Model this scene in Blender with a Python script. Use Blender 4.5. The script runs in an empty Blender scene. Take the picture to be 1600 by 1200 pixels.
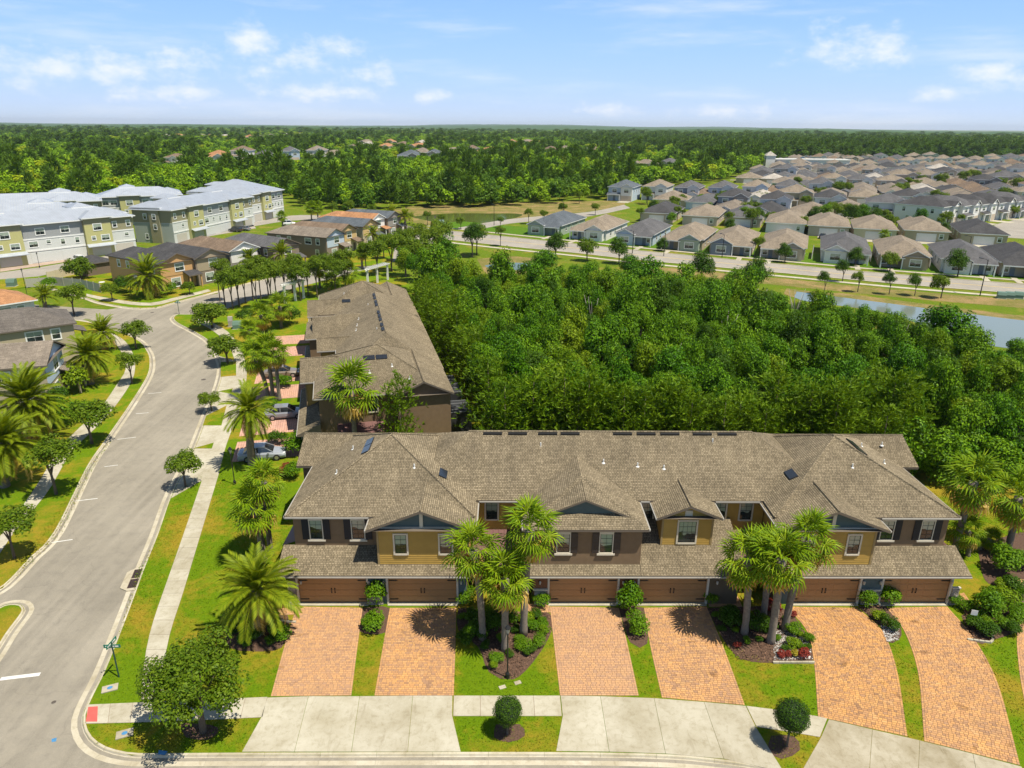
import bpy, bmesh, math, random
import numpy as np
from math import sin, cos, radians, pi, atan2, hypot, sqrt
from mathutils import Vector, Matrix
from mathutils.geometry import tessellate_polygon

random.seed(7); RNG = np.random.default_rng(7)
SC = bpy.context.scene
COL = SC.collection

# ------------------------------------------------------------------ camera, light, sky
CAM_H = 32.3; PITCH = radians(19.95); ROLL = radians(0.43); FPX = 1110.0
cd = bpy.data.cameras.new('camera'); cam = bpy.data.objects.new('camera', cd); COL.objects.link(cam)
cd.sensor_width = 36.0; cd.lens = 36.0 * FPX / 1600.0; cd.clip_start = 0.5; cd.clip_end = 60000
cam.matrix_world = Matrix.Translation((0, 0, CAM_H)) @ Matrix.Rotation(pi/2 - PITCH, 4, 'X') @ Matrix.Rotation(ROLL, 4, 'Z')
SC.camera = cam

SUN_EL = radians(66); SUN_AZ = radians(-31)          # azimuth measured from +X towards +Y
sd = Vector((cos(SUN_EL)*cos(SUN_AZ), cos(SUN_EL)*sin(SUN_AZ), sin(SUN_EL)))
sl = bpy.data.lights.new('sun', 'SUN'); sun = bpy.data.objects.new('sun', sl); COL.objects.link(sun)
sl.energy = 4.8; sl.angle = radians(0.53); sl.color = (1.0, 0.925, 0.79)
sun.rotation_euler = sd.to_track_quat('Z', 'Y').to_euler()

W = bpy.data.worlds.new('World'); SC.world = W; W.use_nodes = True
def build_sky():
    nt = W.node_tree; N = nt.nodes; L = nt.links; N.clear()
    out = N.new('ShaderNodeOutputWorld'); bg = N.new('ShaderNodeBackground')
    sky = N.new('ShaderNodeTexSky'); sky.sky_type = 'NISHITA'; sky.sun_disc = False
    sky.sun_elevation = SUN_EL; sky.sun_rotation = pi/2 - SUN_AZ
    sky.altitude = 0; sky.air_density = 1.0; sky.dust_density = 0.3; sky.ozone_density = 3.0
    bg.inputs['Strength'].default_value = 0.055
    tc = N.new('ShaderNodeTexCoord'); sx = N.new('ShaderNodeSeparateXYZ'); L.new(tc.outputs['Generated'], sx.inputs[0])
    def M(op, a, b=None, c=None, clamp=False):
        n = N.new('ShaderNodeMath'); n.operation = op; n.use_clamp = clamp
        for i, v in enumerate((a, b, c)):
            if v is None: continue
            if isinstance(v, (int, float)): n.inputs[i].default_value = v
            else: L.new(v, n.inputs[i])
        return n.outputs[0]
    az = M('ARCTAN2', sx.outputs[0], sx.outputs[1]); el = M('ARCSINE', sx.outputs[2])
    cb = N.new('ShaderNodeCombineXYZ'); L.new(az, cb.inputs[0]); L.new(M('MULTIPLY', el, 1.7), cb.inputs[1])
    def noise(scale, detail, rough=.55, vec=None, sc3=None):
        n = N.new('ShaderNodeTexNoise'); n.inputs['Scale'].default_value = scale; n.inputs['Detail'].default_value = detail
        n.inputs['Roughness'].default_value = rough; L.new(vec or cb.outputs[0], n.inputs['Vector']); return n
    n1 = noise(26, 7, .6).outputs[0]
    n2 = noise(70, 5, .6).outputs[0]
    wob = M('ADD', M('MULTIPLY', M('SUBTRACT', n1, .5), 2.6), M('MULTIPLY', M('SUBTRACT', n2, .5), .7))
    # cumulus banks of the summer sky, each a bearing, a height and a size in degrees
    banks = [(-35.5,3.3,3.2,1.5),(-31.5,3.4,2.7,1.3),(-27.0,3.4,4.4,1.2),(-24.0,3.6,2.6,1.2),(-18.5,5.2,2.5,1.3),(-15.5,4.4,2.7,1.0),
             (-12.4,5.1,1.5,.9),(-10.6,3.4,2.2,.8),(-14.0,2.2,3.6,.8),(-6.3,2.0,1.1,.6),(-24.5,1.9,4.0,.7),(-18.0,3.5,1.4,.5),
             (23.0,5.2,2.4,1.5),(25.5,4.8,1.7,1.2),(31.5,3.4,1.8,1.0),(34.5,3.1,2.6,1.0),(29.2,2.3,1.3,.6),(36.5,2.8,1.6,.8),(16.0,1.2,3.0,.6),(7.0,1.2,2.2,.5),
             (52,4.2,5,1.6),(66,3.6,4,1.4),(84,4.8,5,1.7),(105,4.0,5,1.5),(130,4.6,5,1.6),(155,3.8,6,1.5),(-50,4.4,5,1.6),(-70,4.0,5,1.5),(-92,4.6,5,1.6),(-118,4.0,5,1.5),(-145,4.4,6,1.6),(-170,4.2,5,1.5)]
    acc = None
    for a, e, ra, re in banks:
        dx = M('DIVIDE', M('SUBTRACT', az, radians(a)), radians(ra*1.8)); dy = M('DIVIDE', M('SUBTRACT', el, radians(e)), radians(re*1.45))
        d = M('SQRT', M('ADD', M('MULTIPLY', dx, dx), M('MULTIPLY', dy, dy)))
        v = M('SUBTRACT', 1.0, d)
        acc = v if acc is None else M('SMOOTH_MAX', acc, v, .35)
    dens = M('ADD', acc, wob)
    mr = N.new('ShaderNodeMapRange'); mr.interpolation_type = 'SMOOTHSTEP'; L.new(dens, mr.inputs[0])
    mr.inputs[1].default_value = .12; mr.inputs[2].default_value = 1.6; mr.inputs[3].default_value = 0; mr.inputs[4].default_value = .85
    # thin high cirrus veil over the whole sky
    mp = N.new('ShaderNodeMapping'); mp.inputs['Scale'].default_value = (2.2, 9.0, 1); mp.inputs['Rotation'].default_value = (0, 0, radians(-12)); L.new(cb.outputs[0], mp.inputs[0])
    c1 = noise(1.6, 6, .6, mp.outputs[0]).outputs[0]
    mc = N.new('ShaderNodeMapRange'); mc.interpolation_type = 'SMOOTHSTEP'; L.new(c1, mc.inputs[0])
    mc.inputs[1].default_value = .47; mc.inputs[2].default_value = .8; mc.inputs[4].default_value = .5
    fac = M('MAXIMUM', mr.outputs[0], mc.outputs[0])
    # pale summer air: the sky whitens towards the horizon, all the way round
    ha = M('POWER', M('SUBTRACT', 1.0, M('ABSOLUTE', sx.outputs[2]), clamp=True), 12.0)
    tint = N.new('ShaderNodeMix'); tint.data_type = 'RGBA'; L.new(M('MULTIPLY', ha, .95), tint.inputs['Factor'])
    sm = N.new('ShaderNodeMix'); sm.data_type = 'RGBA'; L.new(M('MULTIPLY', M('POWER', M('SUBTRACT', 1.0, M('ABSOLUTE', sx.outputs[2]), clamp=True), 3.0), 1.17, clamp=True), sm.inputs['Factor']); L.new(sky.outputs[0], sm.inputs['A']); sm.inputs['B'].default_value = (3.9, 8.5, 16.6, 1); L.new(sm.outputs['Result'], tint.inputs['A']); tint.inputs['B'].default_value = (9.7, 11.0, 12.8, 1)
    mx = N.new('ShaderNodeMix'); mx.data_type = 'RGBA'
    L.new(fac, mx.inputs['Factor']); L.new(tint.outputs['Result'], mx.inputs['A']); mx.inputs['B'].default_value = (13.6, 13.8, 14.4, 1)
    L.new(mx.outputs['Result'], bg.inputs['Color']); L.new(bg.outputs[0], out.inputs['Surface'])
build_sky()
vs = SC.view_settings; SC.display_settings.display_device = 'sRGB'
vs.view_transform = 'Standard'; vs.look = 'None'; vs.gamma = 1.0; vs.exposure = 0.48; vs.use_curve_mapping = False
SC.render.engine = 'CYCLES'
SC.cycles.max_bounces = 6; SC.cycles.diffuse_bounces = 2; SC.cycles.transmission_bounces = 4; SC.cycles.volume_bounces = 0

# ------------------------------------------------------------------ surveying: photo bearings to places on the ground
_f = Vector((0, cos(PITCH), -sin(PITCH))); _u = Vector((0, sin(PITCH), cos(PITCH)))
def _ray(x, y):
    u = (x-800)/FPX; v = (600-y)/FPX; c, s = cos(ROLL), sin(ROLL)
    return Vector((1, 0, 0))*(u*c-v*s) + _u*(u*s+v*c) + _f
def gp(x, y, z=0.0):
    d = _ray(x, y); t = (z-CAM_H)/d.z; return Vector((d.x*t, d.y*t, z))
def at_depth(x, y, Y):
    d = _ray(x, y); t = Y/d.y; return Vector((d.x*t, Y, CAM_H+d.z*t))
def to_px(X, Y, Z=0.0):
    p = Vector((X, Y, Z-CAM_H)); w = p @ _f; u = p.x/w; v = (p @ _u)/w; c, s = cos(ROLL), sin(ROLL)
    return 800+FPX*(u*c+v*s), 600-FPX*(-u*s+v*c)
def inside(p, poly):
    r = False; n = len(poly)
    for i in range(n):
        a, b = poly[i], poly[i-1]
        if (a[1] > p[1]) != (b[1] > p[1]) and p[0] < (b[0]-a[0])*(p[1]-a[1])/(b[1]-a[1])+a[0]: r = not r
    return r

# ------------------------------------------------------------------ materials
MATS = {}
def _nodes(name):
    m = bpy.data.materials.new(name); m.use_nodes = True; nt = m.node_tree
    b = nt.nodes['Principled BSDF']; MATS[name] = m
    return m, nt, nt.nodes, nt.links, b
def _ramp(N, L, fac, stops):
    r = N.new('ShaderNodeValToRGB'); e = r.color_ramp.elements
    while len(e) < len(stops): e.new(.5)
    for k, (p, c) in zip(e, stops): k.position = p; k.color = (*c, 1)
    L.new(fac, r.inputs[0]); return r.outputs[0]
def _mix(N, L, fac, a, b, mode='MIX'):
    n = N.new('ShaderNodeMix'); n.data_type = 'RGBA'; n.blend_type = mode
    for key, v in (('Factor', fac), ('A', a), ('B', b)):
        if isinstance(v, (int, float)): n.inputs[key].default_value = v
        elif isinstance(v, tuple): n.inputs[key].default_value = (*v, 1)
        else: L.new(v, n.inputs[key])
    return n.outputs['Result']
def _noise(N, L, vec, scale, detail=4, rough=.55, dist=0):
    n = N.new('ShaderNodeTexNoise'); n.inputs['Scale'].default_value = scale; n.inputs['Detail'].default_value = detail
    n.inputs['Roughness'].default_value = rough; n.inputs['Distortion'].default_value = dist
    if vec is not None: L.new(vec, n.inputs['Vector'])
    return n.outputs[0]
def _vec(N, L, kind='Object', scale=None):
    if kind == 'World': o = N.new('ShaderNodeNewGeometry').outputs['Position']
    else: o = N.new('ShaderNodeTexCoord').outputs[kind]
    if scale:
        m = N.new('ShaderNodeMapping'); m.inputs['Scale'].default_value = scale; L.new(o, m.inputs[0]); o = m.outputs[0]
    return o
def _bump(N, L, b, h, strength, dist=.02):
    n = N.new('ShaderNodeBump'); n.inputs['Strength'].default_value = strength; n.inputs['Distance'].default_value = dist
    L.new(h, n.inputs['Height']); L.new(n.outputs[0], b.inputs['Normal'])
def paint(name, col, rough=.6, var=.12, scale=3.0, metal=0.0, spec=.4, island=0.0, objrand=0.0):
    """a painted or plain surface with a little uneven weathering"""
    m, nt, N, L, b = _nodes(name)
    v = _vec(N, L); f = _noise(N, L, v, scale, 5, .6)
    c = _ramp(N, L, f, [(.25, tuple(x*(1-var) for x in col)), (.75, tuple(min(1, x*(1+var)) for x in col))])
    for amt, node in ((island, 'ShaderNodeNewGeometry'), (objrand, 'ShaderNodeObjectInfo')):
        if amt:
            g = N.new(node); o = g.outputs['Random Per Island'] if 'Geom' in node else g.outputs['Random']
            hv = N.new('ShaderNodeMapRange'); L.new(o, hv.inputs[0]); hv.inputs[3].default_value = 1-amt; hv.inputs[4].default_value = 1+amt
            cc = N.new('ShaderNodeCombineXYZ')
            for i in range(3): L.new(hv.outputs[0], cc.inputs[i])
            c = _mix(N, L, 1.0, c, cc.outputs[0], 'MULTIPLY')
    L.new(c, b.inputs['Base Color']); b.inputs['Roughness'].default_value = rough; b.inputs['Metallic'].default_value = metal
    b.inputs['Specular IOR Level'].default_value = spec
    return m
def leaf(name, c0, c1, c2=None, trans=.25, rough=.5):
    """foliage: colour differs from leaf clump to leaf clump and from plant to plant"""
    m, nt, N, L, b = _nodes(name)
    g = N.new('ShaderNodeNewGeometry'); oi = N.new('ShaderNodeObjectInfo')
    a = _ramp(N, L, g.outputs['Random Per Island'], [(0, c0), (1, c1)])
    if c2: 
        f = _ramp(N, L, oi.outputs['Random'], [(.15, (0, 0, 0)), (.95, (1, 1, 1))])
        a = _mix(N, L, f, a, c2, 'MULTIPLY')
    L.new(a, b.inputs['Base Color']); b.inputs['Roughness'].default_value = rough; b.inputs['Specular IOR Level'].default_value = .12
    if trans:
        t = N.new('ShaderNodeBsdfTranslucent'); ms = N.new('ShaderNodeMixShader'); ms.inputs[0].default_value = trans
        tcol = _mix(N, L, 1.0, a, (1.5, 1.3, .3), 'MULTIPLY'); L.new(tcol, t.inputs[0])
        L.new(b.outputs[0], ms.inputs[1]); L.new(t.outputs[0], ms.inputs[2])
        L.new(ms.outputs[0], N['Material Output'].inputs['Surface'])
    return m
def shingle(name, c0, c1, gap, row=.145, width=.32):
    m, nt, N, L, b = _nodes(name)
    uv = _vec(N, L, 'UV')
    br = N.new('ShaderNodeTexBrick'); L.new(uv, br.inputs['Vector']); br.offset = .37; br.offset_frequency = 2; br.squash = 1.4; br.squash_frequency = 3
    br.inputs['Scale'].default_value = 1; br.inputs['Brick Width'].default_value = width; br.inputs['Row Height'].default_value = row
    br.inputs['Mortar Size'].default_value = .017; br.inputs['Mortar Smooth'].default_value = .3; br.inputs['Bias'].default_value = 0
    br.inputs['Color1'].default_value = (*c0, 1); br.inputs['Color2'].default_value = (*c1, 1); br.inputs['Mortar'].default_value = (*gap, 1)
    wx = _vec(N, L, 'Object'); f = _noise(N, L, wx, .35, 5, .6); st = _noise(N, L, _vec(N, L, 'UV', (1.2, .12, 1)), 1.0, 4, .6)
    c = _mix(N, L, 1.0, br.outputs[0], _ramp(N, L, f, [(.3, (.8, .79, .78)), (.7, (1.14, 1.12, 1.1))]), 'MULTIPLY')
    c = _mix(N, L, 1.0, c, _ramp(N, L, st, [(.3, (.86, .86, .87)), (.62, (1.05, 1.05, 1.04))]), 'MULTIPLY')
    fine = _noise(N, L, wx, 60, 2); c = _mix(N, L, .2, c, _ramp(N, L, fine, [(.3, (.55, .55, .55)), (.7, (1.5, 1.5, 1.5))]), 'MULTIPLY')
    L.new(c, b.inputs['Base Color']); b.inputs['Roughness'].default_value = .95; b.inputs['Specular IOR Level'].default_value = .15
    return m
def glass(name, col=(.03, .045, .045), blind=None):
    m, nt, N, L, b = _nodes(name)
    v = _vec(N, L, 'World'); f = _noise(N, L, v, .9, 2)
    c = _ramp(N, L, f, [(.35, col), (.7, tuple(x*2.2 for x in col))])
    if blind:
        sz = N.new('ShaderNodeSeparateXYZ'); L.new(N.new('ShaderNodeTexCoord').outputs['Generated'], sz.inputs[0])
        ma = N.new('ShaderNodeMath'); ma.operation = 'MULTIPLY_ADD'; L.new(f, ma.inputs[0]); ma.inputs[1].default_value = .9; L.new(sz.outputs[2], ma.inputs[2])
        c = _mix(N, L, _ramp(N, L, ma.outputs[0], [(.93, (0, 0, 0)), (.97, (1, 1, 1))]), c, blind)
    L.new(c, b.inputs['Base Color']); b.inputs['Roughness'].default_value = .06; b.inputs['Specular IOR Level'].default_value = .9
    return m
def lawn_mat(name, g0, g1, dry0, dry1, dry_from=.52):
    m, nt, N, L, b = _nodes(name)
    v = _vec(N, L, 'World'); big = _noise(N, L, v, .16, 4, .6, .4); mid = _noise(N, L, v, 1.3, 5, .65); fine = _noise(N, L, _vec(N, L, 'World', (1, 1, 1)), 26, 3, .7)
    g = _mix(N, L, mid, g0, g1); d = _mix(N, L, fine, dry0, dry1)
    pm = N.new('ShaderNodeMath'); pm.operation = 'ADD'; L.new(big, pm.inputs[0])
    m2 = N.new('ShaderNodeMath'); m2.operation = 'MULTIPLY_ADD'; L.new(mid, m2.inputs[0]); m2.inputs[1].default_value = .45; m2.inputs[2].default_value = -.22; L.new(m2.outputs[0], pm.inputs[1])
    f = _ramp(N, L, pm.outputs[0], [(dry_from, (0, 0, 0)), (dry_from+.2, (.8, .8, .8))])
    c = _mix(N, L, f, g, d); c = _mix(N, L, .8, c, _ramp(N, L, fine, [(.28, (.5, .55, .45)), (.72, (1.4, 1.36, 1.3))]), 'MULTIPLY')
    tuft = _noise(N, L, v, 7.0, 4, .7); c = _mix(N, L, .55, c, _ramp(N, L, tuft, [(.3, (.62, .7, .55)), (.68, (1.28, 1.22, 1.2))]), 'MULTIPLY')
    L.new(c, b.inputs['Base Color']); b.inputs['Roughness'].default_value = .95; b.inputs['Specular IOR Level'].default_value = .1
    _bump(N, L, b, fine, .9, .06); return m
def concrete_mat(name, col, stain=.25, grain=.1):
    m, nt, N, L, b = _nodes(name)
    v = _vec(N, L, 'World'); s1 = _noise(N, L, v, .45, 6, .62, .3); s2 = _noise(N, L, v, 2.6, 6, .7, .5); f = _noise(N, L, v, 45, 2)
    oi = N.new('ShaderNodeObjectInfo')
    c = _ramp(N, L, s1, [(.3, (col[0]*(1-stain), col[1]*(1-stain*1.12), col[2]*(1-stain*1.4))), (.62, col)])
    c = _mix(N, L, .7, c, _ramp(N, L, s2, [(.3, (.72, .69, .62)), (.5, (1, 1, 1)), (.75, (1.06, 1.06, 1.07))]), 'MULTIPLY')
    stv = _noise(N, L, _vec(N, L, 'World', (2.2, .32, 1)), 1.0, 5, .65, .4)
    c = _mix(N, L, stain*2.2, c, _ramp(N, L, stv, [(.24, (.52, .47, .38)), (.40, (1, 1, 1))]), 'MULTIPLY')
    c = _mix(N, L, 1.0, c, _ramp(N, L, oi.outputs['Random'], [(0, (.9, .885, .86)), (1, (1.06, 1.06, 1.06))]), 'MULTIPLY')
    c = _mix(N, L, .5, c, _ramp(N, L, f, [(.3, (1-grain,)*3), (.7, (1+grain,)*3)]), 'MULTIPLY')
    L.new(c, b.inputs['Base Color']); b.inputs['Roughness'].default_value = .95; b.inputs['Specular IOR Level'].default_value = .06
    return m
def asphalt_mat(name, col, lanes=.8):
    m, nt, N, L, b = _nodes(name)
    v = _vec(N, L, 'World'); s1 = _noise(N, L, v, .12, 6, .6, .6); f = _noise(N, L, v, 30, 3, .8); s2 = _noise(N, L, v, 1.4, 6, .65)
    rot = N.new('ShaderNodeMapping'); rot.inputs['Rotation'].default_value = (0, 0, radians(-18)); rot.inputs['Scale'].default_value = (1.1, .035, 1); L.new(v, rot.inputs[0])
    lane = _noise(N, L, rot.outputs[0], 1.0, 3, .5)
    c = _ramp(N, L, s1, [(.3, tuple(x*.86 for x in col)), (.7, tuple(x*1.1 for x in col))])
    c = _mix(N, L, lanes, c, _ramp(N, L, lane, [(.35, (.86, .86, .86)), (.6, (1.06, 1.06, 1.06))]), 'MULTIPLY')
    c = _mix(N, L, .7, c, _ramp(N, L, s2, [(.25, (.78, .78, .79)), (.48, (1, 1, 1)), (.8, (1.1, 1.09, 1.06))]), 'MULTIPLY')
    c = _mix(N, L, .8, c, _ramp(N, L, f, [(.25, (.72, .72, .72)), (.75, (1.3, 1.3, 1.3))]), 'MULTIPLY')
    vo = N.new('ShaderNodeTexVoronoi'); vo.feature = 'DISTANCE_TO_EDGE'; vo.inputs['Scale'].default_value = .16
    wv = N.new('ShaderNodeVectorMath'); wv.operation = 'MULTIPLY_ADD'
    nn = N.new('ShaderNodeTexNoise'); nn.inputs['Scale'].default_value = .5; nn.inputs['Detail'].default_value = 5; L.new(v, nn.inputs['Vector'])
    L.new(nn.outputs['Color'], wv.inputs[0]); wv.inputs[1].default_value = (3, 3, 0); L.new(v, wv.inputs[2]); L.new(wv.outputs[0], vo.inputs['Vector'])
    c = _mix(N, L, .25, c, _ramp(N, L, vo.outputs['Distance'], [(0, (.55, .55, .55)), (.008, (1, 1, 1))]), 'MULTIPLY')
    L.new(c, b.inputs['Base Color']); b.inputs['Roughness'].default_value = .95; b.inputs['Specular IOR Level'].default_value = .06
    return m
def water_mat(name, col):
    m, nt, N, L, b = _nodes(name)
    b.inputs['Base Color'].default_value = (*col, 1); b.inputs['Roughness'].default_value = .1; b.inputs['Specular IOR Level'].default_value = .42
    _bump(N, L, b, _noise(N, L, _vec(N, L, 'World'), 1.6, 3), .12, .05); return m
def metal_roof_mat(name, col):
    m, nt, N, L, b = _nodes(name)
    v = _vec(N, L, 'Object'); f = _noise(N, L, v, .5, 4); c = _ramp(N, L, f, [(.3, tuple(x*.9 for x in col)), (.7, tuple(x*1.06 for x in col))])
    L.new(c, b.inputs['Base Color']); b.inputs['Roughness'].default_value = .42; b.inputs['Metallic'].default_value = .25; return m

ROOF = shingle('shingle_brown', (.185, .153, .1), (.31, .258, .173), (.055, .044, .03), .145, .2)
STUCCO = paint('stucco_brown', (.19, .128, .074), .9, .1, 2.5)
STUCCO_D = paint('stucco_dark_olive', (.115, .085, .05), .9, .1, 2.5)
ORANGE = paint('stucco_rust', (.2, .085, .035), .9, .1)
SIDING = paint('siding_gold', (.42, .265, .06), .7, .08, 1.5, island=.05)
SLATE = paint('slate_blue', (.075, .11, .115), .7, .08)
TRIM = paint('trim_cream', (.58, .53, .43), .6, .06)
WHITE = paint('paint_white', (.74, .74, .71), .5, .06)
DOORB = paint('garage_brown', (.36, .195, .08), .5, .06, 1.2)
IRON = paint('iron_black', (.018, .017, .016), .45, .1)
SHUT = paint('shutter_navy', (.012, .015, .024), .5, .1)
SHUTB = paint('shutter_brown', (.045, .035, .03), .5, .1)
GUTTER = paint('gutter_grey', (.36, .34, .3), .5, .08)
FASCIA = paint('fascia_brown', (.14, .115, .09), .6, .08)
MAROON = metal_roof_mat('maroon_metal', (.2, .105, .095))
STONE = paint('ledge_stone', (.3, .27, .23), .9, .2, 6, island=.35)
GLASS = glass('glass_dark', (.015, .022, .022), (.30, .36, .29))
GLASSB = glass('glass_blind', (.12, .16, .14), (.36, .42, .38))
SOLAR = paint('skylight_glass', (.02, .024, .03), .15, .1, spec=.7)
ASPH = asphalt_mat('asphalt', (.272, .247, .198))
ROADL = asphalt_mat('asphalt_light', (.31, .285, .245), .15)
CONC = concrete_mat('concrete', (.455, .428, .342), .24)
CONC_S = concrete_mat('concrete_stained', (.40, .365, .28), .34, .18)
KERB = concrete_mat('kerb_concrete', (.50, .46, .36), .25)
LAWN = lawn_mat('lawn', (.085, .175, .003), (.155, .225, .004), (.28, .205, .014), (.37, .235, .035), .45)
MEADOW = lawn_mat('meadow', (.085, .15, .006), (.14, .19, .01), (.22, .19, .03), (.3, .21, .06), .5)
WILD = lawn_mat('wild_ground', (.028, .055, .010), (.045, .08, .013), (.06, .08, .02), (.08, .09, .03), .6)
BANK = lawn_mat('bank_soil', (.14, .15, .03), (.2, .17, .06), (.3, .2, .1), (.36, .24, .13), .45)
MULCH = paint('mulch', (.095, .055, .036), 1, .45, 9)
SAND = paint('joint_sand', (.22, .15, .1), 1, .2, 8)
def paver_mat(name, cols):
    m, nt, N, L, b = _nodes(name)
    g = N.new('ShaderNodeNewGeometry'); v = _vec(N, L, 'World'); n = len(cols)
    c = _ramp(N, L, g.outputs['Random Per Island'], [(i/(n-1), k) for i, k in enumerate(cols)])
    w = _noise(N, L, v, .55, 5, .6); c = _mix(N, L, .8, c, _ramp(N, L, w, [(.28, (.72, .74, .84)), (.5, (1.0, .98, 1.0)), (.68, (1.14, 1.08, .9))]), 'MULTIPLY')
    f = _noise(N, L, v, 40, 3); c = _mix(N, L, .5, c, _ramp(N, L, f, [(.3, (.8, .8, .8)), (.7, (1.2, 1.2, 1.2))]), 'MULTIPLY')
    oi = N.new('ShaderNodeObjectInfo'); wn = N.new('ShaderNodeMath'); wn.operation = 'MULTIPLY'; L.new(oi.outputs['Random'], wn.inputs[0]); wn.inputs[1].default_value = .5; c = _mix(N, L, wn.outputs[0], c, (.47, .30, .2))
    oil = _noise(N, L, v, .8, 3, .5, .3); c = _mix(N, L, .85, c, _ramp(N, L, oil, [(.27, (.5, .48, .46)), (.36, (1, 1, 1))]), 'MULTIPLY')
    L.new(c, b.inputs['Base Color']); b.inputs['Roughness'].default_value = .9; b.inputs['Specular IOR Level'].default_value = .1; return m
PAVER = paver_mat('pavers_orange', [(.27, .155, .085), (.44, .235, .10), (.50, .265, .10), (.54, .305, .115), (.52, .28, .095), (.44, .245, .11), (.36, .21, .115), (.52, .28, .10), (.54, .32, .14)])
PAVER_P = paver_mat('pavers_pink', [(.42, .25, .19), (.55, .32, .24), (.58, .35, .27), (.5, .29, .21)])
BARK = paint('bark', (.13, .1, .075), .95, .3, 5)
PALMBARK = paint('palm_bark', (.2, .165, .13), .95, .3, 6)
L_FOREST = leaf('leaf_forest', (.022, .08, .003), (.20, .36, .007), (.5, .7, .5), .18)
L_FOREST2 = leaf('leaf_forest_light', (.08, .15, .004), (.23, .32, .008), (.7, .85, .6), .2)
L_DARK = leaf('leaf_dark', (.03, .08, .004), (.085, .165, .008), (.7, .8, .7), .25)
L_OAK = leaf('leaf_oak', (.055, .115, .004), (.185, .26, .015), (.85, .9, .8), .3)
L_SHRUB = leaf('leaf_shrub', (.06, .15, .004), (.16, .28, .008), (.75, .85, .7), .28)
L_RED = leaf('leaf_red', (.1, .015, .015), (.3, .05, .03), None, .2)
L_YEL = leaf('leaf_yellow', (.2, .17, .015), (.42, .34, .03), None, .25)
L_PINE = leaf('needle_pine', (.07, .15, .004), (.19, .29, .01), (.75, .8, .6), .25)
L_PALM = leaf('palm_green', (.09, .18, .004), (.29, .38, .012), (.8, .88, .6), .24)
L_DATE = leaf('date_green', (.10, .165, .006), (.26, .31, .014), (.8, .85, .6), .28)
L_DEAD = leaf('palm_dead', (.40, .24, .03), (.66, .5, .17), None, .25)
# ------------------------------------------------------------------ mesh helpers
class MB:
    def __init__(s): s.v = []; s.f = []; s.m = []
    def poly(s, pts, m=0):
        n = len(s.v); s.v += [tuple(p) for p in pts]; s.f.append(tuple(range(n, n+len(pts)))); s.m.append(m)
    def box(s, x0, y0, z0, x1, y1, z1, m=0, skip=''):
        n = len(s.v); s.v += [(x0,y0,z0),(x1,y0,z0),(x1,y1,z0),(x0,y1,z0),(x0,y0,z1),(x1,y0,z1),(x1,y1,z1),(x0,y1,z1)]
        for k, q in (('b',(3,2,1,0)),('t',(4,5,6,7)),('f',(0,1,5,4)),('r',(1,2,6,5)),('k',(2,3,7,6)),('l',(3,0,4,7))):
            if k not in skip: s.f.append(tuple(n+i for i in q)); s.m.append(m)
    def prism(s, pts, z0, z1, m=0, bottom=False):
        """upright prism over a convex or tessellated plan"""
        n = len(pts); b = len(s.v)
        s.v += [(p[0], p[1], z1) for p in pts]+[(p[0], p[1], z0) for p in pts]
        s.f.append(tuple(range(b, b+n))); s.m.append(m)
        for i in range(n):
            j = (i+1) % n; s.f.append((b+i, b+n+i, b+n+j, b+j)); s.m.append(m)
    def ring(s, c, ax, ay, r, n):
        b = len(s.v)
        for i in range(n):
            a = 2*pi*i/n; s.v.append(tuple(c+ax*(r*cos(a))+ay*(r*sin(a))))
        return b
    def tube(s, pts, rad, n=8, m=0, cap=True):
        pts = [Vector(p) for p in pts]; prev = None
        for i, p in enumerate(pts):
            d = (pts[min(i+1, len(pts)-1)]-pts[max(i-1, 0)]).normalized()
            ax = d.orthogonal().normalized() if abs(d.z) < .95 else Vector((1, 0, 0)); ay = d.cross(ax).normalized(); ax = ay.cross(d)
            b = s.ring(p, ax, ay, rad[i] if isinstance(rad, (list, tuple)) else rad, n)
            if prev is not None:
                for k in range(n): s.f.append((prev+k, prev+(k+1) % n, b+(k+1) % n, b+k)); s.m.append(m)
            elif cap: s.f.append(tuple(range(b+n-1, b-1, -1))); s.m.append(m)
            prev = b
        if cap: s.f.append(tuple(range(prev, prev+n))); s.m.append(m)
    def lathe(s, prof, n=12, c=(0, 0), m=0):
        prev = None
        for r, z in prof:
            b = s.ring(Vector((c[0], c[1], z)), Vector((1, 0, 0)), Vector((0, 1, 0)), r, n)
            if prev is not None:
                for k in range(n): s.f.append((prev+k, prev+(k+1) % n, b+(k+1) % n, b+k)); s.m.append(m)
            prev = b
    def flat(s, pts, z, m=0):
        """a sheet over any simple outline"""
        pp = [Vector((p[0], p[1], 0)) for p in pts]; b = len(s.v); s.v += [(p[0], p[1], z) for p in pts]
        for t in tessellate_polygon([pp]):
            a, c, d = (pp[i] for i in t)
            if (c-a).cross(d-a).z < 0: t = (t[0], t[2], t[1])
            s.f.append(tuple(b+i for i in t)); s.m.append(m)
    def mesh(s, name, mats=None, uv=False, smooth=False):
        me = bpy.data.meshes.new(name); me.from_pydata(s.v, [], s.f)
        for k in (mats if isinstance(mats, (list, tuple)) else [mats] if mats else []): me.materials.append(k)
        if any(s.m): me.polygons.foreach_set('material_index', s.m)
        if smooth: me.polygons.foreach_set('use_smooth', [True]*len(s.f))
        if uv:
            l = me.uv_layers.new(name='UVMap'); co = []
            for p in me.polygons:
                n = p.normal
                if abs(n.z) > .999: u = Vector((1, 0, 0)); v = Vector((0, 1, 0))
                else: u = Vector((-n.y, n.x, 0)).normalized(); v = n.cross(u)
                for i in p.vertices:
                    q = me.vertices[i].co; co += [q.dot(u), q.dot(v)]
            l.data.foreach_set('uv', co)
        me.update(); return me
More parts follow.
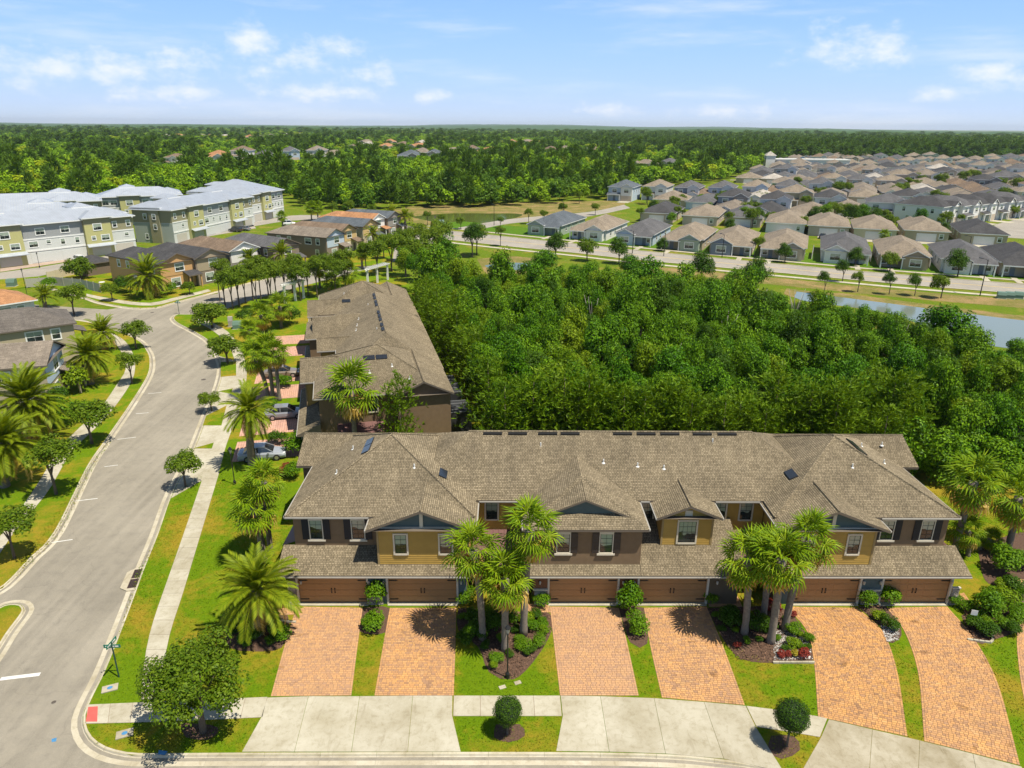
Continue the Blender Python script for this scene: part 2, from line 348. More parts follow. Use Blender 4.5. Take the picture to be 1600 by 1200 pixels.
def ob(name, data, parent=None, loc=None, rz=None, label=None, cat=None, group=None, kind=None, mat=None, sc=None):
    o = bpy.data.objects.new(name, data); COL.objects.link(o)
    if parent: o.parent = parent
    if loc is not None: o.location = loc
    if rz is not None: o.rotation_euler.z = rz
    if sc is not None: o.scale = (sc, sc, sc) if isinstance(sc, (int, float)) else sc
    if label: o['label'] = label
    if cat: o['category'] = cat
    if group: o['group'] = group
    if kind: o['kind'] = kind
    if mat is not None:
        o.material_slots[0].link = 'OBJECT'; o.material_slots[0].material = mat
    return o
def thing(name, label, cat, loc=(0, 0, 0), rz=0, group=None, sc=None): return ob(name, None, None, loc, rz, label, cat, group, sc=sc)
def clone(root, loc, rz, label, group=None, sc=None, **mats):
    """copy a thing with its parts and their sub-parts; meshes stay shared"""
    def go(o, par):
        c = o.copy(); COL.objects.link(c); c.parent = par
        st = o.name.split('.')[0]
        if st in mats: c.material_slots[0].link = 'OBJECT'; c.material_slots[0].material = mats[st]
        for ch in o.children: go(ch, c)
        return c
    r = go(root, None); r.location = loc; r.rotation_euler.z = rz; r['label'] = label
    if group: r['group'] = group
    if sc is not None: r.scale = (sc, sc, sc) if isinstance(sc, (int, float)) else sc
    return r
def npmesh(name, V, F, mat, smooth=False):
    me = bpy.data.meshes.new(name); V = np.asarray(V, np.float32); F = np.asarray(F, np.int32); k = F.shape[1]
    me.vertices.add(len(V)); me.vertices.foreach_set('co', V.ravel())
    me.loops.add(F.size); me.loops.foreach_set('vertex_index', F.ravel())
    me.polygons.add(len(F)); me.polygons.foreach_set('loop_start', np.arange(0, F.size, k, dtype=np.int32))
    me.update(calc_edges=True); me.materials.append(mat)
    return me
def smooth_line(pts, step=1.0):
    P = [np.array(p[:2], float) for p in pts]; P = [2*P[0]-P[1]]+P+[2*P[-1]-P[-2]]; out = []
    for i in range(1, len(P)-2):
        n = max(2, int(np.linalg.norm(P[i+1]-P[i])/step))
        for k in range(n):
            t = k/n; a, b, c, d = P[i-1:i+3]
            out.append(.5*((2*b)+(-a+c)*t+(2*a-5*b+4*c-d)*t*t+(-a+3*b-3*c+d)*t**3))
    out.append(P[-2]); return [tuple(q) for q in out]
def offset_line(pts, d):
    """shift a line to its left by d"""
    out = []
    for i, p in enumerate(pts):
        a = pts[max(i-1, 0)]; b = pts[min(i+1, len(pts)-1)]; t = Vector((b[0]-a[0], b[1]-a[1])).normalized(); out.append((p[0]-t.y*d, p[1]+t.x*d))
    return out
def resample(pts, n):
    L = [0]
    for a, b in zip(pts, pts[1:]): L.append(L[-1]+hypot(b[0]-a[0], b[1]-a[1]))
    out = []
    for k in range(n+1):
        t = L[-1]*k/n; i = max(j for j in range(len(L)) if L[j] <= t+1e-9); i = min(i, len(pts)-2)
        f = (t-L[i])/max(L[i+1]-L[i], 1e-9); out.append((pts[i][0]+(pts[i+1][0]-pts[i][0])*f, pts[i][1]+(pts[i+1][1]-pts[i][1])*f))
    return out
def px(l, z=0.0): return [tuple(gp(x, y, z)[:2]) for x, y in l]

# ------------------------------------------------------------------ roofs
def clip_half(poly, n, d, keep_above):
    out = []
    for i, a in enumerate(poly):
        b = poly[(i+1) % len(poly)]; da = a.dot(n)-d; db = b.dot(n)-d
        if not keep_above: da, db = -da, -db
        if da >= 0: out.append(a)
        if (da > 0 and db < 0) or (da < 0 and db > 0): out.append(a+(b-a)*(da/(da-db)))
    return out
def roof_face(mb, pts, m=0, course=0):
    pts = [Vector(p) for p in pts]; mb.poly(pts, m)
    if not course: return
    n = (pts[1]-pts[0]).cross(pts[2]-pts[0]).normalized()
    if n.z < 0: n = -n
    u = Vector((-n.y, n.x, 0)).normalized(); v = n.cross(u)
    if v.z < 0: v = -v
    lo = min(p.dot(v) for p in pts); hi = max(p.dot(v) for p in pts); k = lo
    while k < hi-.02:
        q = clip_half(clip_half(pts, v, k, True), v, min(k+course, hi), False)
        if len(q) >= 3:
            mb.poly([p+n*(.024-.018*(p.dot(v)-k)/course) for p in q], m)
        k += course
def hip(mb, x0, x1, y0, y1, z, s, g0=False, g1=False, along=None, m=0, course=0, fascia=None, mf=1, inset=.0):
    """hipped roof over a plan rectangle; g0/g1 make the low/high ridge end a gable. Returns gable triangles and the ridge"""
    along = along or ('x' if x1-x0 >= y1-y0 else 'y'); T = lambda a, b, c: (a, b, c) if along == 'x' else (b, a, c)
    a0, a1, b0, b1 = (x0, x1, y0, y1) if along == 'x' else (y0, y1, x0, x1)
    h = (b1-b0)/2; bm = (b0+b1)/2; zr = z+s*h; r0 = a0+(0 if g0 else h); r1 = a1-(0 if g1 else h)
    if r0 > r1: r0 = r1 = (r0+r1)/2
    R0, R1 = T(r0, bm, zr), T(r1, bm, zr); A, B, Cc, D = T(a0, b0, z), T(a1, b0, z), T(a1, b1, z), T(a0, b1, z)
    faces = [[A, B, R1, R0] if r1 > r0 else [A, B, R0], [Cc, D, R0, R1] if r1 > r0 else [Cc, D, R0]]
    if not g0: faces.append([D, A, R0])
    if not g1: faces.append([B, Cc, R1])
    for f in faces:
        if along == 'y': f = f[::-1]
        roof_face(mb, f, m, course)
    q = [A, B, Cc, D]
    mb.poly([(p[0], p[1], z-.03) for p in (q if along == 'y' else q[::-1])], mf)
    fh = fascia or .18
    for i in range(4):
        a, b = q[i], q[(i+1) % 4]
        if (i == 3 and g0) or (i == 1 and g1): continue
        mb.poly([(a[0], a[1], z-fh), (b[0], b[1], z-fh), (b[0], b[1], z+.01), (a[0], a[1], z+.01)], mf)
    for g, a, b, r in ((g0, D, A, R0), (g1, B, Cc, R1)):
        if g:
            for p, qn in ((a, r), (r, b)):
                mb.poly([(p[0], p[1], p[2]-fh), (qn[0], qn[1], qn[2]-fh), (qn[0], qn[1], qn[2]+.015), (p[0], p[1], p[2]+.015)], mf)
    return R0, R1, [(A, R0), (D, R0), (B, R1), (Cc, R1)]
def caps(mb, lines, r=.09, m=0):
    for a, b in lines: mb.tube([Vector(a)+Vector((0, 0, .02)), Vector(b)+Vector((0, 0, .02))], r, 5, m)

# ------------------------------------------------------------------ foliage
def leaf_quads(P, Nrm, size, rng, asp=.6, fold=.0):
    """one diamond leaf clump at every point, facing roughly along its normal"""
    n = len(P); t = rng.normal(size=(n, 3)); t -= (t*Nrm).sum(1, keepdims=True)*Nrm; t /= np.linalg.norm(t, axis=1, keepdims=True)+1e-9
    b = np.cross(Nrm, t); s = np.asarray(size).reshape(-1, 1)*np.ones((n, 1))
    V = np.stack([P-t*s*.5, P+b*s*asp*.5+Nrm*s*fold, P+t*s*.5, P-b*s*asp*.5+Nrm*s*fold], 1).reshape(-1, 3)
    return V, np.arange(n*4).reshape(n, 4)
def crown_pts(rng, n, rx, rz, lobes, lobe_r, flat=.0, low=-.6):
    """leaf points on the surfaces of many overlapping boughs that fill an ellipsoid unevenly"""
    c = []
    while len(c) < lobes:
        d = rng.normal(size=3); d /= np.linalg.norm(d)
        if d[2] < low: continue
        q = d*rng.uniform(.45, .8)*np.array([rx, rx, rz])*rng.uniform(.8, 1.15); c.append(q)
    c = np.array(c); rr = lobe_r*rng.uniform(.6, 1.35, size=lobes); w = rr**2/np.sum(rr**2)
    k = rng.choice(lobes, size=n, p=w); d = rng.normal(size=(n, 3)); d /= np.linalg.norm(d, axis=1, keepdims=True)
    d[:, 2] = np.where(d[:, 2] < -.35, -d[:, 2]*.6, d[:, 2]); d /= np.linalg.norm(d, axis=1, keepdims=True)
    rad = rng.uniform(.55, 1.08, size=(n, 1))**.6
    P = c[k]+d*rr[k][:, None]*rad
    N = d+rng.normal(size=(n, 3))*.42+np.array([0, 0, .5]); N /= np.linalg.norm(N, axis=1, keepdims=True)
    return P, N
def crown_mesh(name, seed, n, rx, rz, lobes, lobe_r, size, mat, asp=.62, low=-.6, z=0):
    rng = np.random.default_rng(seed); P, N = crown_pts(rng, n, rx, rz, lobes, lobe_r, low=low); P[:, 2] += z
    V, F = leaf_quads(P, N, size*rng.uniform(.6, 1.4, size=n), rng, asp, .08); return npmesh(name, V, F, mat)
def pine_mesh(name, seed, h, r, n_br, per, size, mat, z0=.2):
    """whorled branches of needle tufts round a leader"""
    rng = np.random.default_rng(seed); P = []; D = []
    for i in range(n_br):
        t = (i+rng.uniform(0, 1))/n_br; z = h*(z0+(1-z0)*t); L = r*(1-t)**.75*rng.uniform(.65, 1.2)+.15; a = i*2.4+rng.uniform(-.4, .4)
        d = np.array([cos(a), sin(a), rng.uniform(.05, .5)])
        for k in range(per):
            f = (k+1)/per; q = d*L*f+np.array([0, 0, z])+rng.normal(size=3)*.16*r; P.append(q); D.append(d+np.array([0, 0, .6]))
    P.append([0, 0, h]); D.append([0, 0, 1]); P = np.array(P); D = np.array(D); m = 7
    P = np.repeat(P, m, 0); D = np.repeat(D, m, 0)+rng.normal(size=(len(P), 3))*.75; D /= np.linalg.norm(D, axis=1, keepdims=True)
    s = size*rng.uniform(.7, 1.3, size=(len(P), 1)); b = np.cross(D, rng.normal(size=D.shape)); b /= np.linalg.norm(b, axis=1, keepdims=True)
    V = np.stack([P-b*s*.06, P+D*s*.55-b*s*.1, P+D*s, P+D*s*.55+b*s*.1], 1).reshape(-1, 3)
    return npmesh(name, V, np.arange(len(V)).reshape(-1, 4), mat)
def limb_trunk(name, seed, h, r, spread, n=5, mat=None, lean=0):
    rng = random.Random(seed); mb = MB(); fork = h*.55
    mb.tube([(0, 0, -.1), (.03*h*lean, 0, fork*.5), (.06*h*lean, .02*h, fork)], [r*1.35, r, r*.85], 8)
    for i in range(n):
        a = 2*pi*i/n+rng.uniform(-.4, .4); L = spread*rng.uniform(.6, 1)
        mb.tube([(.06*h*lean, .02*h, fork-.05), (cos(a)*L*.45, sin(a)*L*.45, fork+(h-fork)*.55), (cos(a)*L, sin(a)*L, h*rng.uniform(.95, 1.2))], [r*.65, r*.4, r*.14], 6)
    return mb.mesh(name, mat or BARK, smooth=True)
def fan_frond(rng_seed, pet=.95, bl=.95, droop=.35, n=15, wid=.075):
    """palmate leaf on a stalk, split into pleated segments whose tips hang"""
    rng = random.Random(rng_seed); V = []; F = []
    def quad(*q):
        b = len(V); V.extend(q); F.append((b, b+1, b+2, b+3))
    for s in (0, 1):
        x0, x1 = pet*.5*s, pet*.5*(s+1); quad((x0, -.02, 0), (x1, -.018, -.02*s), (x1, .018, -.02*s), (x0, .02, 0))
    for i in range(n):
        a = radians(-118+236*i/(n-1)); L = bl*(.72+.28*cos(a*.6))*rng.uniform(.9, 1.06); w = wid*bl
        d = (cos(a), sin(a)); nx = (-sin(a), cos(a)); fold = .05 if i % 2 else -.03
        m = .52*L; p1 = (pet+d[0]*m, d[1]*m, .10*bl-.12*droop*abs(sin(a))+fold); tip = (pet+d[0]*L, d[1]*L, -.38*droop*bl-.14*abs(sin(a))*droop)
        quad((pet, 0, 0), (p1[0]-nx[0]*w*1.35, p1[1]-nx[1]*w*1.35, p1[2]-.03), p1, (pet+d[0]*.02, d[1]*.02, .01))
        quad((pet+d[0]*.02, d[1]*.02, .01), p1, (p1[0]+nx[0]*w*1.35, p1[1]+nx[1]*w*1.35, p1[2]-.03), (pet, 0, 0))
        quad((p1[0]-nx[0]*w*1.3, p1[1]-nx[1]*w*1.3, p1[2]-.03), tip, tip, p1)
        quad(p1, tip, tip, (p1[0]+nx[0]*w*1.3, p1[1]+nx[1]*w*1.3, p1[2]-.03))
    return np.array(V, float), np.array(F)
def feather_frond(seed, L=2.6, droop=.9, n=26, lf=.52):
    rng = random.Random(seed); V = []; F = []
    def pt(t): return np.array([L*(t-.12*droop*t*t*t), 0, L*(.30*t-.50*droop*t*t)])
    for k in range(8):
        a, b = pt(k/8), pt((k+1)/8); w0 = .035*(1-k/9); w1 = .035*(1-(k+1)/9); i = len(V)
        V += [a+[0, -w0, 0], b+[0, -w1, 0], b+[0, w1, 0], a+[0, w0, 0]]; F.append((i, i+1, i+2, i+3))
    for k in range(n):
        t = .14+.86*k/(n-1); p = pt(t); q = pt(min(1, t+.02))-pt(t-.02); q /= np.linalg.norm(q); ll = lf*(1.0-.72*abs(t-.42)**1.3)*rng.uniform(.85, 1.1)
        for s in (-1, 1):
            d = q*.62+np.array([0, s*.72, .22-.32*t]); d /= np.linalg.norm(d); m = p+d*ll*.5; e = p+d*ll+np.array([0, 0, -.1*ll]); i = len(V); w = q*.042
            V += [p-w*.6, m-w, e, m+w]; F.append((i, i+1, i+2, i+3))
    return np.array(V, float), np.array(F)
def rot_frond(V, az, el, off=(0, 0, 0), sc=1.0):
    c, s = cos(-el), sin(-el); R = np.array([[c, 0, s], [0, 1, 0], [-s, 0, c]]); c, s = cos(az), sin(az); Rz = np.array([[c, -s, 0], [s, c, 0], [0, 0, 1]])
    return (V*sc) @ (Rz @ R).T+np.array(off)
def frond_set(rng, n, hi, lo):
    return [(i*2.39996+rng.uniform(-.25, .25), radians(hi+(lo-hi)*(i+.5)/n+rng.uniform(-7, 7)), rng.uniform(.85, 1.12)) for i in range(n)]
def grass_blades(name, polys, density, mat, seed=1):
    rng = np.random.default_rng(seed); P = []
    for pg in polys:
        q = px(pg); xs = [p[0] for p in q]; ys = [p[1] for p in q]; n = int((max(xs)-min(xs))*(max(ys)-min(ys))*density)
        for x, y in zip(rng.uniform(min(xs), max(xs), n), rng.uniform(min(ys), max(ys), n)):
            if inside((x, y), q): P.append((x, y, 0))
    P = np.array(P); n = len(P); a = rng.uniform(0, 6.28, n); h = rng.uniform(.03, .075, n)[:, None]; w = rng.uniform(.03, .06, n)[:, None]; d = np.stack([np.cos(a), np.sin(a), 0*a], 1); lean = rng.normal(size=(n, 3))*.05; lean[:, 2] = 0
    V = np.stack([P-d*w, P+d*w, P+lean+np.array([0, 0, 1])*h], 1).reshape(-1, 3); o = ob(name, npmesh(name, V, np.arange(n*3).reshape(n, 3), mat), kind='stuff'); return o
def joined_crown(name, fr, seed, n, hi, lo, mat, z=0):
    rng = random.Random(seed); VV = []; FF = []; b = 0
    for az, el, sc in frond_set(rng, n, hi, lo):
        V, F = fr[rng.randrange(len(fr))]; v = rot_frond(V, az, el, (0, 0, z), sc); VV.append(v); FF.append(F+b); b += len(v)
    return npmesh(name, np.concatenate(VV), np.concatenate(FF), mat)
# ------------------------------------------------------------------ the lie of the land
def sheet(name, pts, z, mat, kind='structure', parent=None, label=None):
    mb = MB(); mb.flat(pts, z); return ob(name, mb.mesh(name, mat), parent, kind=kind if not parent else None, label=label)
def lawn_slab(name, pts, z, mat):
    mb = MB(); mb.flat(pts, z)
    for i, a in enumerate(pts):
        b = pts[(i+1) % len(pts)]; mb.poly([(a[0], a[1], -.5), (b[0], b[1], -.5), (b[0], b[1], z), (a[0], a[1], z)])
    return ob(name, mb.mesh(name, mat), kind='structure')
g = MB(); g.flat([(-30000, -2000), (30000, -2000), (30000, 40000), (-30000, 40000)], -.15); ob('ground', g.mesh('ground', MEADOW), kind='structure')

KL = smooth_line(px([(-70, 962), (-2, 927), (24, 909), (60, 870), (97, 830), (147, 727), (175, 685), (215, 625), (238, 585), (241, 562), (236, 547), (221, 530), (185, 515), (155, 505), (120, 499), (85, 497)]))
KR = smooth_line(px([(345, 484), (300, 490), (277, 490), (266, 496), (272, 505), (300, 520), (322, 535), (337, 560), (340, 580), (332, 610), (315, 650), (295, 700), (272, 745), (255, 780), (235, 835), (212, 890), (185, 960), (150, 1045), (135, 1075), (117, 1112), (114, 1137), (125, 1162), (150, 1180), (187, 1190), (225, 1192), (400, 1191), (800, 1190), (1000, 1192), (1100, 1198), (1220, 1216), (1400, 1262), (1640, 1350)]))
KF = smooth_line(px([(60, 447), (100, 457), (131, 466), (155, 474), (206, 482), (245, 481), (264, 476), (298, 467), (340, 456), (400, 440), (470, 424)]))
road = MB(); road.flat([(-140, 10), (80, 8), (80, 40), (-15, 40), (-22, 100), (-45, 128), (-40, 160), (-75, 128), (-130, 140), (-140, 60)], -.12)
ob('street', road.mesh('street', ASPH), kind='structure')

right_lawn = offset_line(KR, .5)
right_lawn = right_lawn[:-1]+[(80, 14), (80, 60), (37, 66), (-1, 66), (-13, 122), (-22, 150), (-30, 172)]+px([(600, 412), (540, 430), (460, 450), (383, 472)])
lawn_slab('lawn', right_lawn, 0, LAWN)
left_lawn = offset_line(KL, .5)+[(-130, 130), (-140, 95), (-130, 20), (-60, 24)]
lawn_slab('lawn', left_lawn, 0, LAWN)
far_lawn = offset_line(KF, .5)+[(-30, 176), (-34, 205), (-62, 200), (-88, 168), (-118, 150), (-112, 138)]
lawn_slab('lawn', far_lawn, 0, LAWN)
isl = smooth_line(px([(-60, 1110), (0, 1027), (25, 987), (47, 957), (50, 946), (42, 938), (25, 937), (0, 942), (-70, 985)]), .5)
lawn_slab('lawn', offset_line(isl, .5)+[(-50, 30)], 0, LAWN)

def kerb(name, path, seg=3.0, z=0.0):
    root = ob(name, None); root['kind'] = 'structure'; P = path; L = sum(hypot(b[0]-a[0], b[1]-a[1]) for a, b in zip(P, P[1:]))
    n = max(1, int(L/seg)); fine = resample(P, n*4)
    prof = [(-.12, -.117), (.40, -.122), (.45, -.10), (.49, -.005), (.55, .012), (.62, .012), (.64, -.08)]
    for k in range(n):
        mb = MB(); q = fine[k*4:k*4+5]; rows = []
        a, b = q[0], q[1]; q = [(a[0]+(b[0]-a[0])*.012/.75, a[1]+(b[1]-a[1])*.012/.75)]+q[1:]
        # tangents from the whole path keep neighbours flush
        T = []
        for j in range(5):
            i = k*4+j; a = fine[max(i-1, 0)]; b = fine[min(i+1, len(fine)-1)]; t = Vector((b[0]-a[0], b[1]-a[1])).normalized(); T.append(t)
        for (x, y), t in zip(q, T): rows.append([(x-t.y*d, y+t.x*d, h+z) for d, h in prof])
        for r0, r1 in zip(rows, rows[1:]):
            for j in range(len(prof)-1): mb.poly([r0[j], r1[j], r1[j+1], r0[j+1]])
        ob('kerb_segment', mb.mesh('kerb_segment', KERB), root)
    return root
kerb('kerb', KR); kerb('kerb', KL); kerb('kerb', KF); kerb('kerb', isl, 2.0)

# ------------------------------------------------------------------ pavements of concrete slabs
def slab(parent, pts, mat=CONC, z=.02, gap=.012):
    c = Vector((sum(p[0] for p in pts)/len(pts), sum(p[1] for p in pts)/len(pts))); q = []
    for p in pts:
        d = Vector(p[:2])-c; q.append(c+d*(1-gap*1.4/max(d.length, .1)))
    mb = MB(); mb.prism(q, -.06, z)
    return ob('slab', mb.mesh('slab', mat), parent)
def slab_run(name, left, right, n, mat=CONC, z=.02):
    root = ob(name, None); root['kind'] = 'structure'
    l = resample(left, n); r = resample(right, n); mb = MB(); mb.flat([l[0], *r, *l[::-1][:-1]], .002+.0006*(len(bpy.data.objects) % 7)); ob('joint_bed', mb.mesh('joint_bed', SAND), root)
    for i in range(n): slab(root, [l[i], r[i], r[i+1], l[i+1]], mat, z)
    return root
swL = smooth_line(px([(220, 1093), (226, 1030), (238, 975), (262, 905), (290, 825), (320, 737)])); swR = smooth_line(px([(256, 1093), (258, 1030), (267, 985), (285, 930), (310, 847), (343, 737)]))
slab_run('sidewalk', swL, swR, 20)
slab_run('sidewalk', px([(137, 1101), (208, 1098), (300, 1094), (418, 1089)]), px([(134, 1131), (220, 1129), (300, 1126), (410, 1121)]), 8)
slab_run('sidewalk', px([(709, 1087), (875, 1087)]), px([(708, 1119), (878, 1119)]), 4)
slab_run('sidewalk', px([(1166, 1103), (1230, 1111), (1293, 1122)]), px([(1182, 1136), (1230, 1143), (1281, 1152)]), 3)
ax = ob('driveway_apron', None); ax['kind'] = 'structure'
for a in ([(418,1090),(482,1088),(460,1175),(378,1175),(408,1121)], [(482,1088),(562,1088),(549,1175),(460,1175)], [(562,1088),(645,1087),(637,1175),(549,1175)], [(645,1087),(707,1087),(707,1119),(720,1175),(637,1175)],
          [(876,1087),(938,1088),(952,1175),(869,1174),(879,1119)], [(938,1088),(1022,1091),(1040,1178),(952,1175)], [(1022,1091),(1100,1097),(1131,1186),(1040,1178)], [(1100,1097),(1165,1103),(1181,1136),(1225,1207),(1131,1186)]):
    slab(ax, px(a), CONC)
for a in ([(1295,1124),(1363,1140),(1357,1225),(1252,1206),(1282,1153)], [(1363,1140),(1437,1157),(1433,1244),(1357,1225)], [(1437,1157),(1520,1178),(1540,1275),(1433,1244)], [(1520,1178),(1596,1198),(1660,1320),(1540,1275)]):
    slab(ax, px(a), CONC_S)
# left-hand pavement of the curving street
lw1 = smooth_line(px([(-40, 880), (0, 838), (55, 762), (90, 705), (120, 672), (155, 640), (183, 600), (196, 578), (192, 556), (178, 535), (150, 520)])); lw2 = smooth_line(px([(-10, 880), (25, 828), (75, 768), (112, 705), (140, 678), (172, 645), (202, 603), (211, 578), (208, 553), (192, 530), (160, 514)]))
slab_run('sidewalk', lw1, lw2, 34)
fw1 = smooth_line(px([(135, 459), (165, 465), (210, 472), (240, 473), (265, 467), (325, 452)])); fw2 = smooth_line(px([(135, 463), (160, 469), (208, 476.5), (244, 477), (268, 471), (330, 455)]))
slab_run('sidewalk', fw2, fw1, 16)
# concrete forecourts along the second row
fc = [p for p in offset_line(KR, .66) if 57 < p[1] < 101]
right_edge = px([(385, 570), (386, 588), (379, 628), (372, 650), (362, 672), (352, 700), (343, 735)])
slab_run('forecourt', resample(fc, 16)[0:17], resample(right_edge, 16), 16, z=.015)
ru = smooth_line(px([(300, 500), (325, 512), (345, 527), (360, 545), (368, 568)])); rv = smooth_line(px([(312, 494), (338, 507), (358, 520), (376, 545), (384, 568)]))
slab_run('sidewalk', ru, rv, 12)
for a in ([(345,566),(369,565),(369,587),(345,589)], [(341,612),(364,607),(361,614)], [(317,665),(322,650),(354,634),(346,665)], [(302,701),(334,692),(331,701)]):
    mb = MB(); mb.prism(px(a), -.02, .045); ob('grass_island', mb.mesh('grass_island', LAWN), kind='structure')

# ------------------------------------------------------------------ paver driveways: every paver is a block of its own
def paved(name, left, right, seed, mat=PAVER, label=None, cell=(.235, .155)):
    """left/right edges run from the garage to the pavement; rows follow the curve"""
    rng = random.Random(seed); root = ob(name, None); root['kind'] = 'structure'
    L = sum(hypot(b[0]-a[0], b[1]-a[1]) for a, b in zip(left, left[1:])); nr = max(2, int(L/cell[1])); l = resample(left, nr); r = resample(right, nr)
    bed = MB(); bed.flat([*l, *r[::-1]], .006); ob('joint_bed', bed.mesh('joint_bed', SAND), root)
    mb = MB()
    def brick(q, z, k=.05):
        c = [sum(p[i] for p in q)/4 for i in (0, 1)]; t = [(p[0]+(c[0]-p[0])*k, p[1]+(c[1]-p[1])*k) for p in q]; zs = [z+rng.uniform(-.002, .002) for _ in q]
        b = len(mb.v); mb.v += [(*p, zz) for p, zz in zip(t, zs)]+[(*p, .004) for p in q]
        mb.f.append((b, b+1, b+2, b+3)); mb.m.append(0)
        for i in range(4): j = (i+1) % 4; mb.f.append((b+i, b+4+i, b+4+j, b+j)); mb.m.append(0)
    def lp(a, b, t): return (a[0]+(b[0]-a[0])*t, a[1]+(b[1]-a[1])*t)
    for i in range(nr):
        w = hypot(r[i][0]-l[i][0], r[i][1]-l[i][1]); e = .14/w; cuts = [0, e]; t = e+rng.uniform(.3, 1)*cell[0]/w
        while t < 1-e-.1/w: cuts.append(t); t += cell[0]*rng.choice((.65, 1, 1, 1.35))/w
        cuts += [1-e, 1]; jt = .007/w; jr = .05
        for a, b in zip(cuts, cuts[1:]):
            brick([lp(lp(l[i], l[i+1], jr), lp(r[i], r[i+1], jr), a+jt), lp(lp(l[i], l[i+1], jr), lp(r[i], r[i+1], jr), b-jt), lp(lp(l[i], l[i+1], 1-jr), lp(r[i], r[i+1], 1-jr), b-jt), lp(lp(l[i], l[i+1], 1-jr), lp(r[i], r[i+1], 1-jr), a+jt)][::1], .026)
    p = ob('pavers', mb.mesh('pavers', mat), root); p['kind'] = 'stuff'
    return root
DRV = [([(464,948),(450,990),(423,1088)], [(567,950),(560,1000),(549,1087)]), ([(609,950),(600,1000),(585,1087)], [(713,950),(712,1000),(709,1087)]),
       ([(859,948),(866,1010),(875,1087)], [(967,950),(979,1000),(998,1087)]), ([(1006,950),(1015,1005),(1034,1090)], [(1104,948),(1130,1010),(1164,1102)]),
       ([(1226,948),(1258,982),(1271,1030),(1278,1120)], [(1339,950),(1378,985),(1401,1045),(1418,1151)]), ([(1385,950),(1412,985),(1434,1050),(1444,1158)], [(1480,948),(1520,995),(1558,1065),(1594,1196)]),
       ([(1610,940),(1590,985),(1592,1045),(1603,1110)], [(1760,940),(1750,985),(1760,1045),(1790,1130)])]
for i, (a, b) in enumerate(DRV): paved('paver_driveway', smooth_line(px(a), .5), smooth_line(px(b), .5), i)
for i, (a, b) in enumerate([([(822,944),(824,957)], [(858,944),(860,957)]), ([(1102,926),(1108,948)], [(1150,926),(1160,948)]), ([(1493,930),(1512,965)], [(1506,926),(1530,960)]), ([(430,952),(428,962)], [(464,948),(464,960)])]):
    paved('paver_path', px(a), px(b), 20+i)
# mulch beds and ground cover
for pts in ([(352,990),(385,958),(440,955),(452,975),(440,1012),(395,1018),(358,1012)], [(716,950),(822,957),(858,958),(862,985),(838,1028),(802,1062),(764,1050),(748,1012),(716,984)], [(1104,950),(1165,948),(1222,950),(1256,984),(1270,1032),(1208,1036),(1160,1030),(1132,1002)],
            [(567,950),(608,950),(603,988),(561,986)], [(967,950),(1006,950),(1011,1006),(985,1004)], [(1340,948),(1385,948),(1408,982),(1404,1000),(1386,1004),(1376,980)], [(1502,962),(1530,948),(1562,918),(1600,905),(1600,975),(1552,1000),(1522,1004)],
            [(1528,862),(1560,842),(1610,835),(1610,905),(1545,912)], [(282,1130),(330,1133),(342,1142),(325,1156),(290,1152)], [(775,1132),(812,1132),(820,1150),(795,1160),(772,1152)], [(1205,1150),(1240,1150),(1250,1172),(1222,1186),(1200,1172)]):
    BEDZ = globals().get('BEDZ', .010)+.0007; mb = MB(); mb.flat(smooth_line(px(pts+[pts[0]]), .6)[:-1], BEDZ); ob('mulch_bed', mb.mesh('mulch_bed', MULCH), kind='structure')
def litter(name, pts, n, size, mat, z=.02, seed=1, group=None):
    poly = px(pts); rng = np.random.default_rng(seed); xs = [p[0] for p in poly]; ys = [p[1] for p in poly]; P = []
    while len(P) < n:
        q = (rng.uniform(min(xs), max(xs)), rng.uniform(min(ys), max(ys)))
        if inside(q, poly): P.append((*q, z+rng.uniform(0, size*.3)))
    P = np.array(P); N = rng.normal(size=(n, 3))*.5+np.array([0, 0, 1]); N /= np.linalg.norm(N, axis=1, keepdims=True)
    V, F = leaf_quads(P, N, size*rng.uniform(.5, 1.5, n), rng, .6, .1); return ob(name, npmesh(name, V, F, mat), kind='stuff')
CHIP = paint('bark_chip', (.14, .08, .05), 1, .3, 4, island=.6); PEB = paint('pale_pebble', (.5, .48, .45), .9, .2, 4, island=.35)
litter('bark_chips', [(716,950),(858,958),(862,985),(838,1028),(802,1062),(764,1050),(748,1012),(716,984)], 2400, .12, CHIP)
litter('bark_chips', [(1104,950),(1222,950),(1270,1032),(1208,1036),(1150,1030)], 2600, .12, CHIP, seed=2)
litter('bark_chips', [(1502,962),(1530,948),(1562,918),(1600,905),(1600,975),(1552,1000),(1522,1004)], 1500, .12, CHIP, seed=3)
litter('pebbles', [(1205,985),(1240,985),(1262,1000),(1270,1030),(1210,1032)], 1500, .1, PEB, seed=4)
litter('pebbles', [(1376,978),(1405,980),(1404,1000),(1386,1004)], 500, .1, PEB, seed=5)
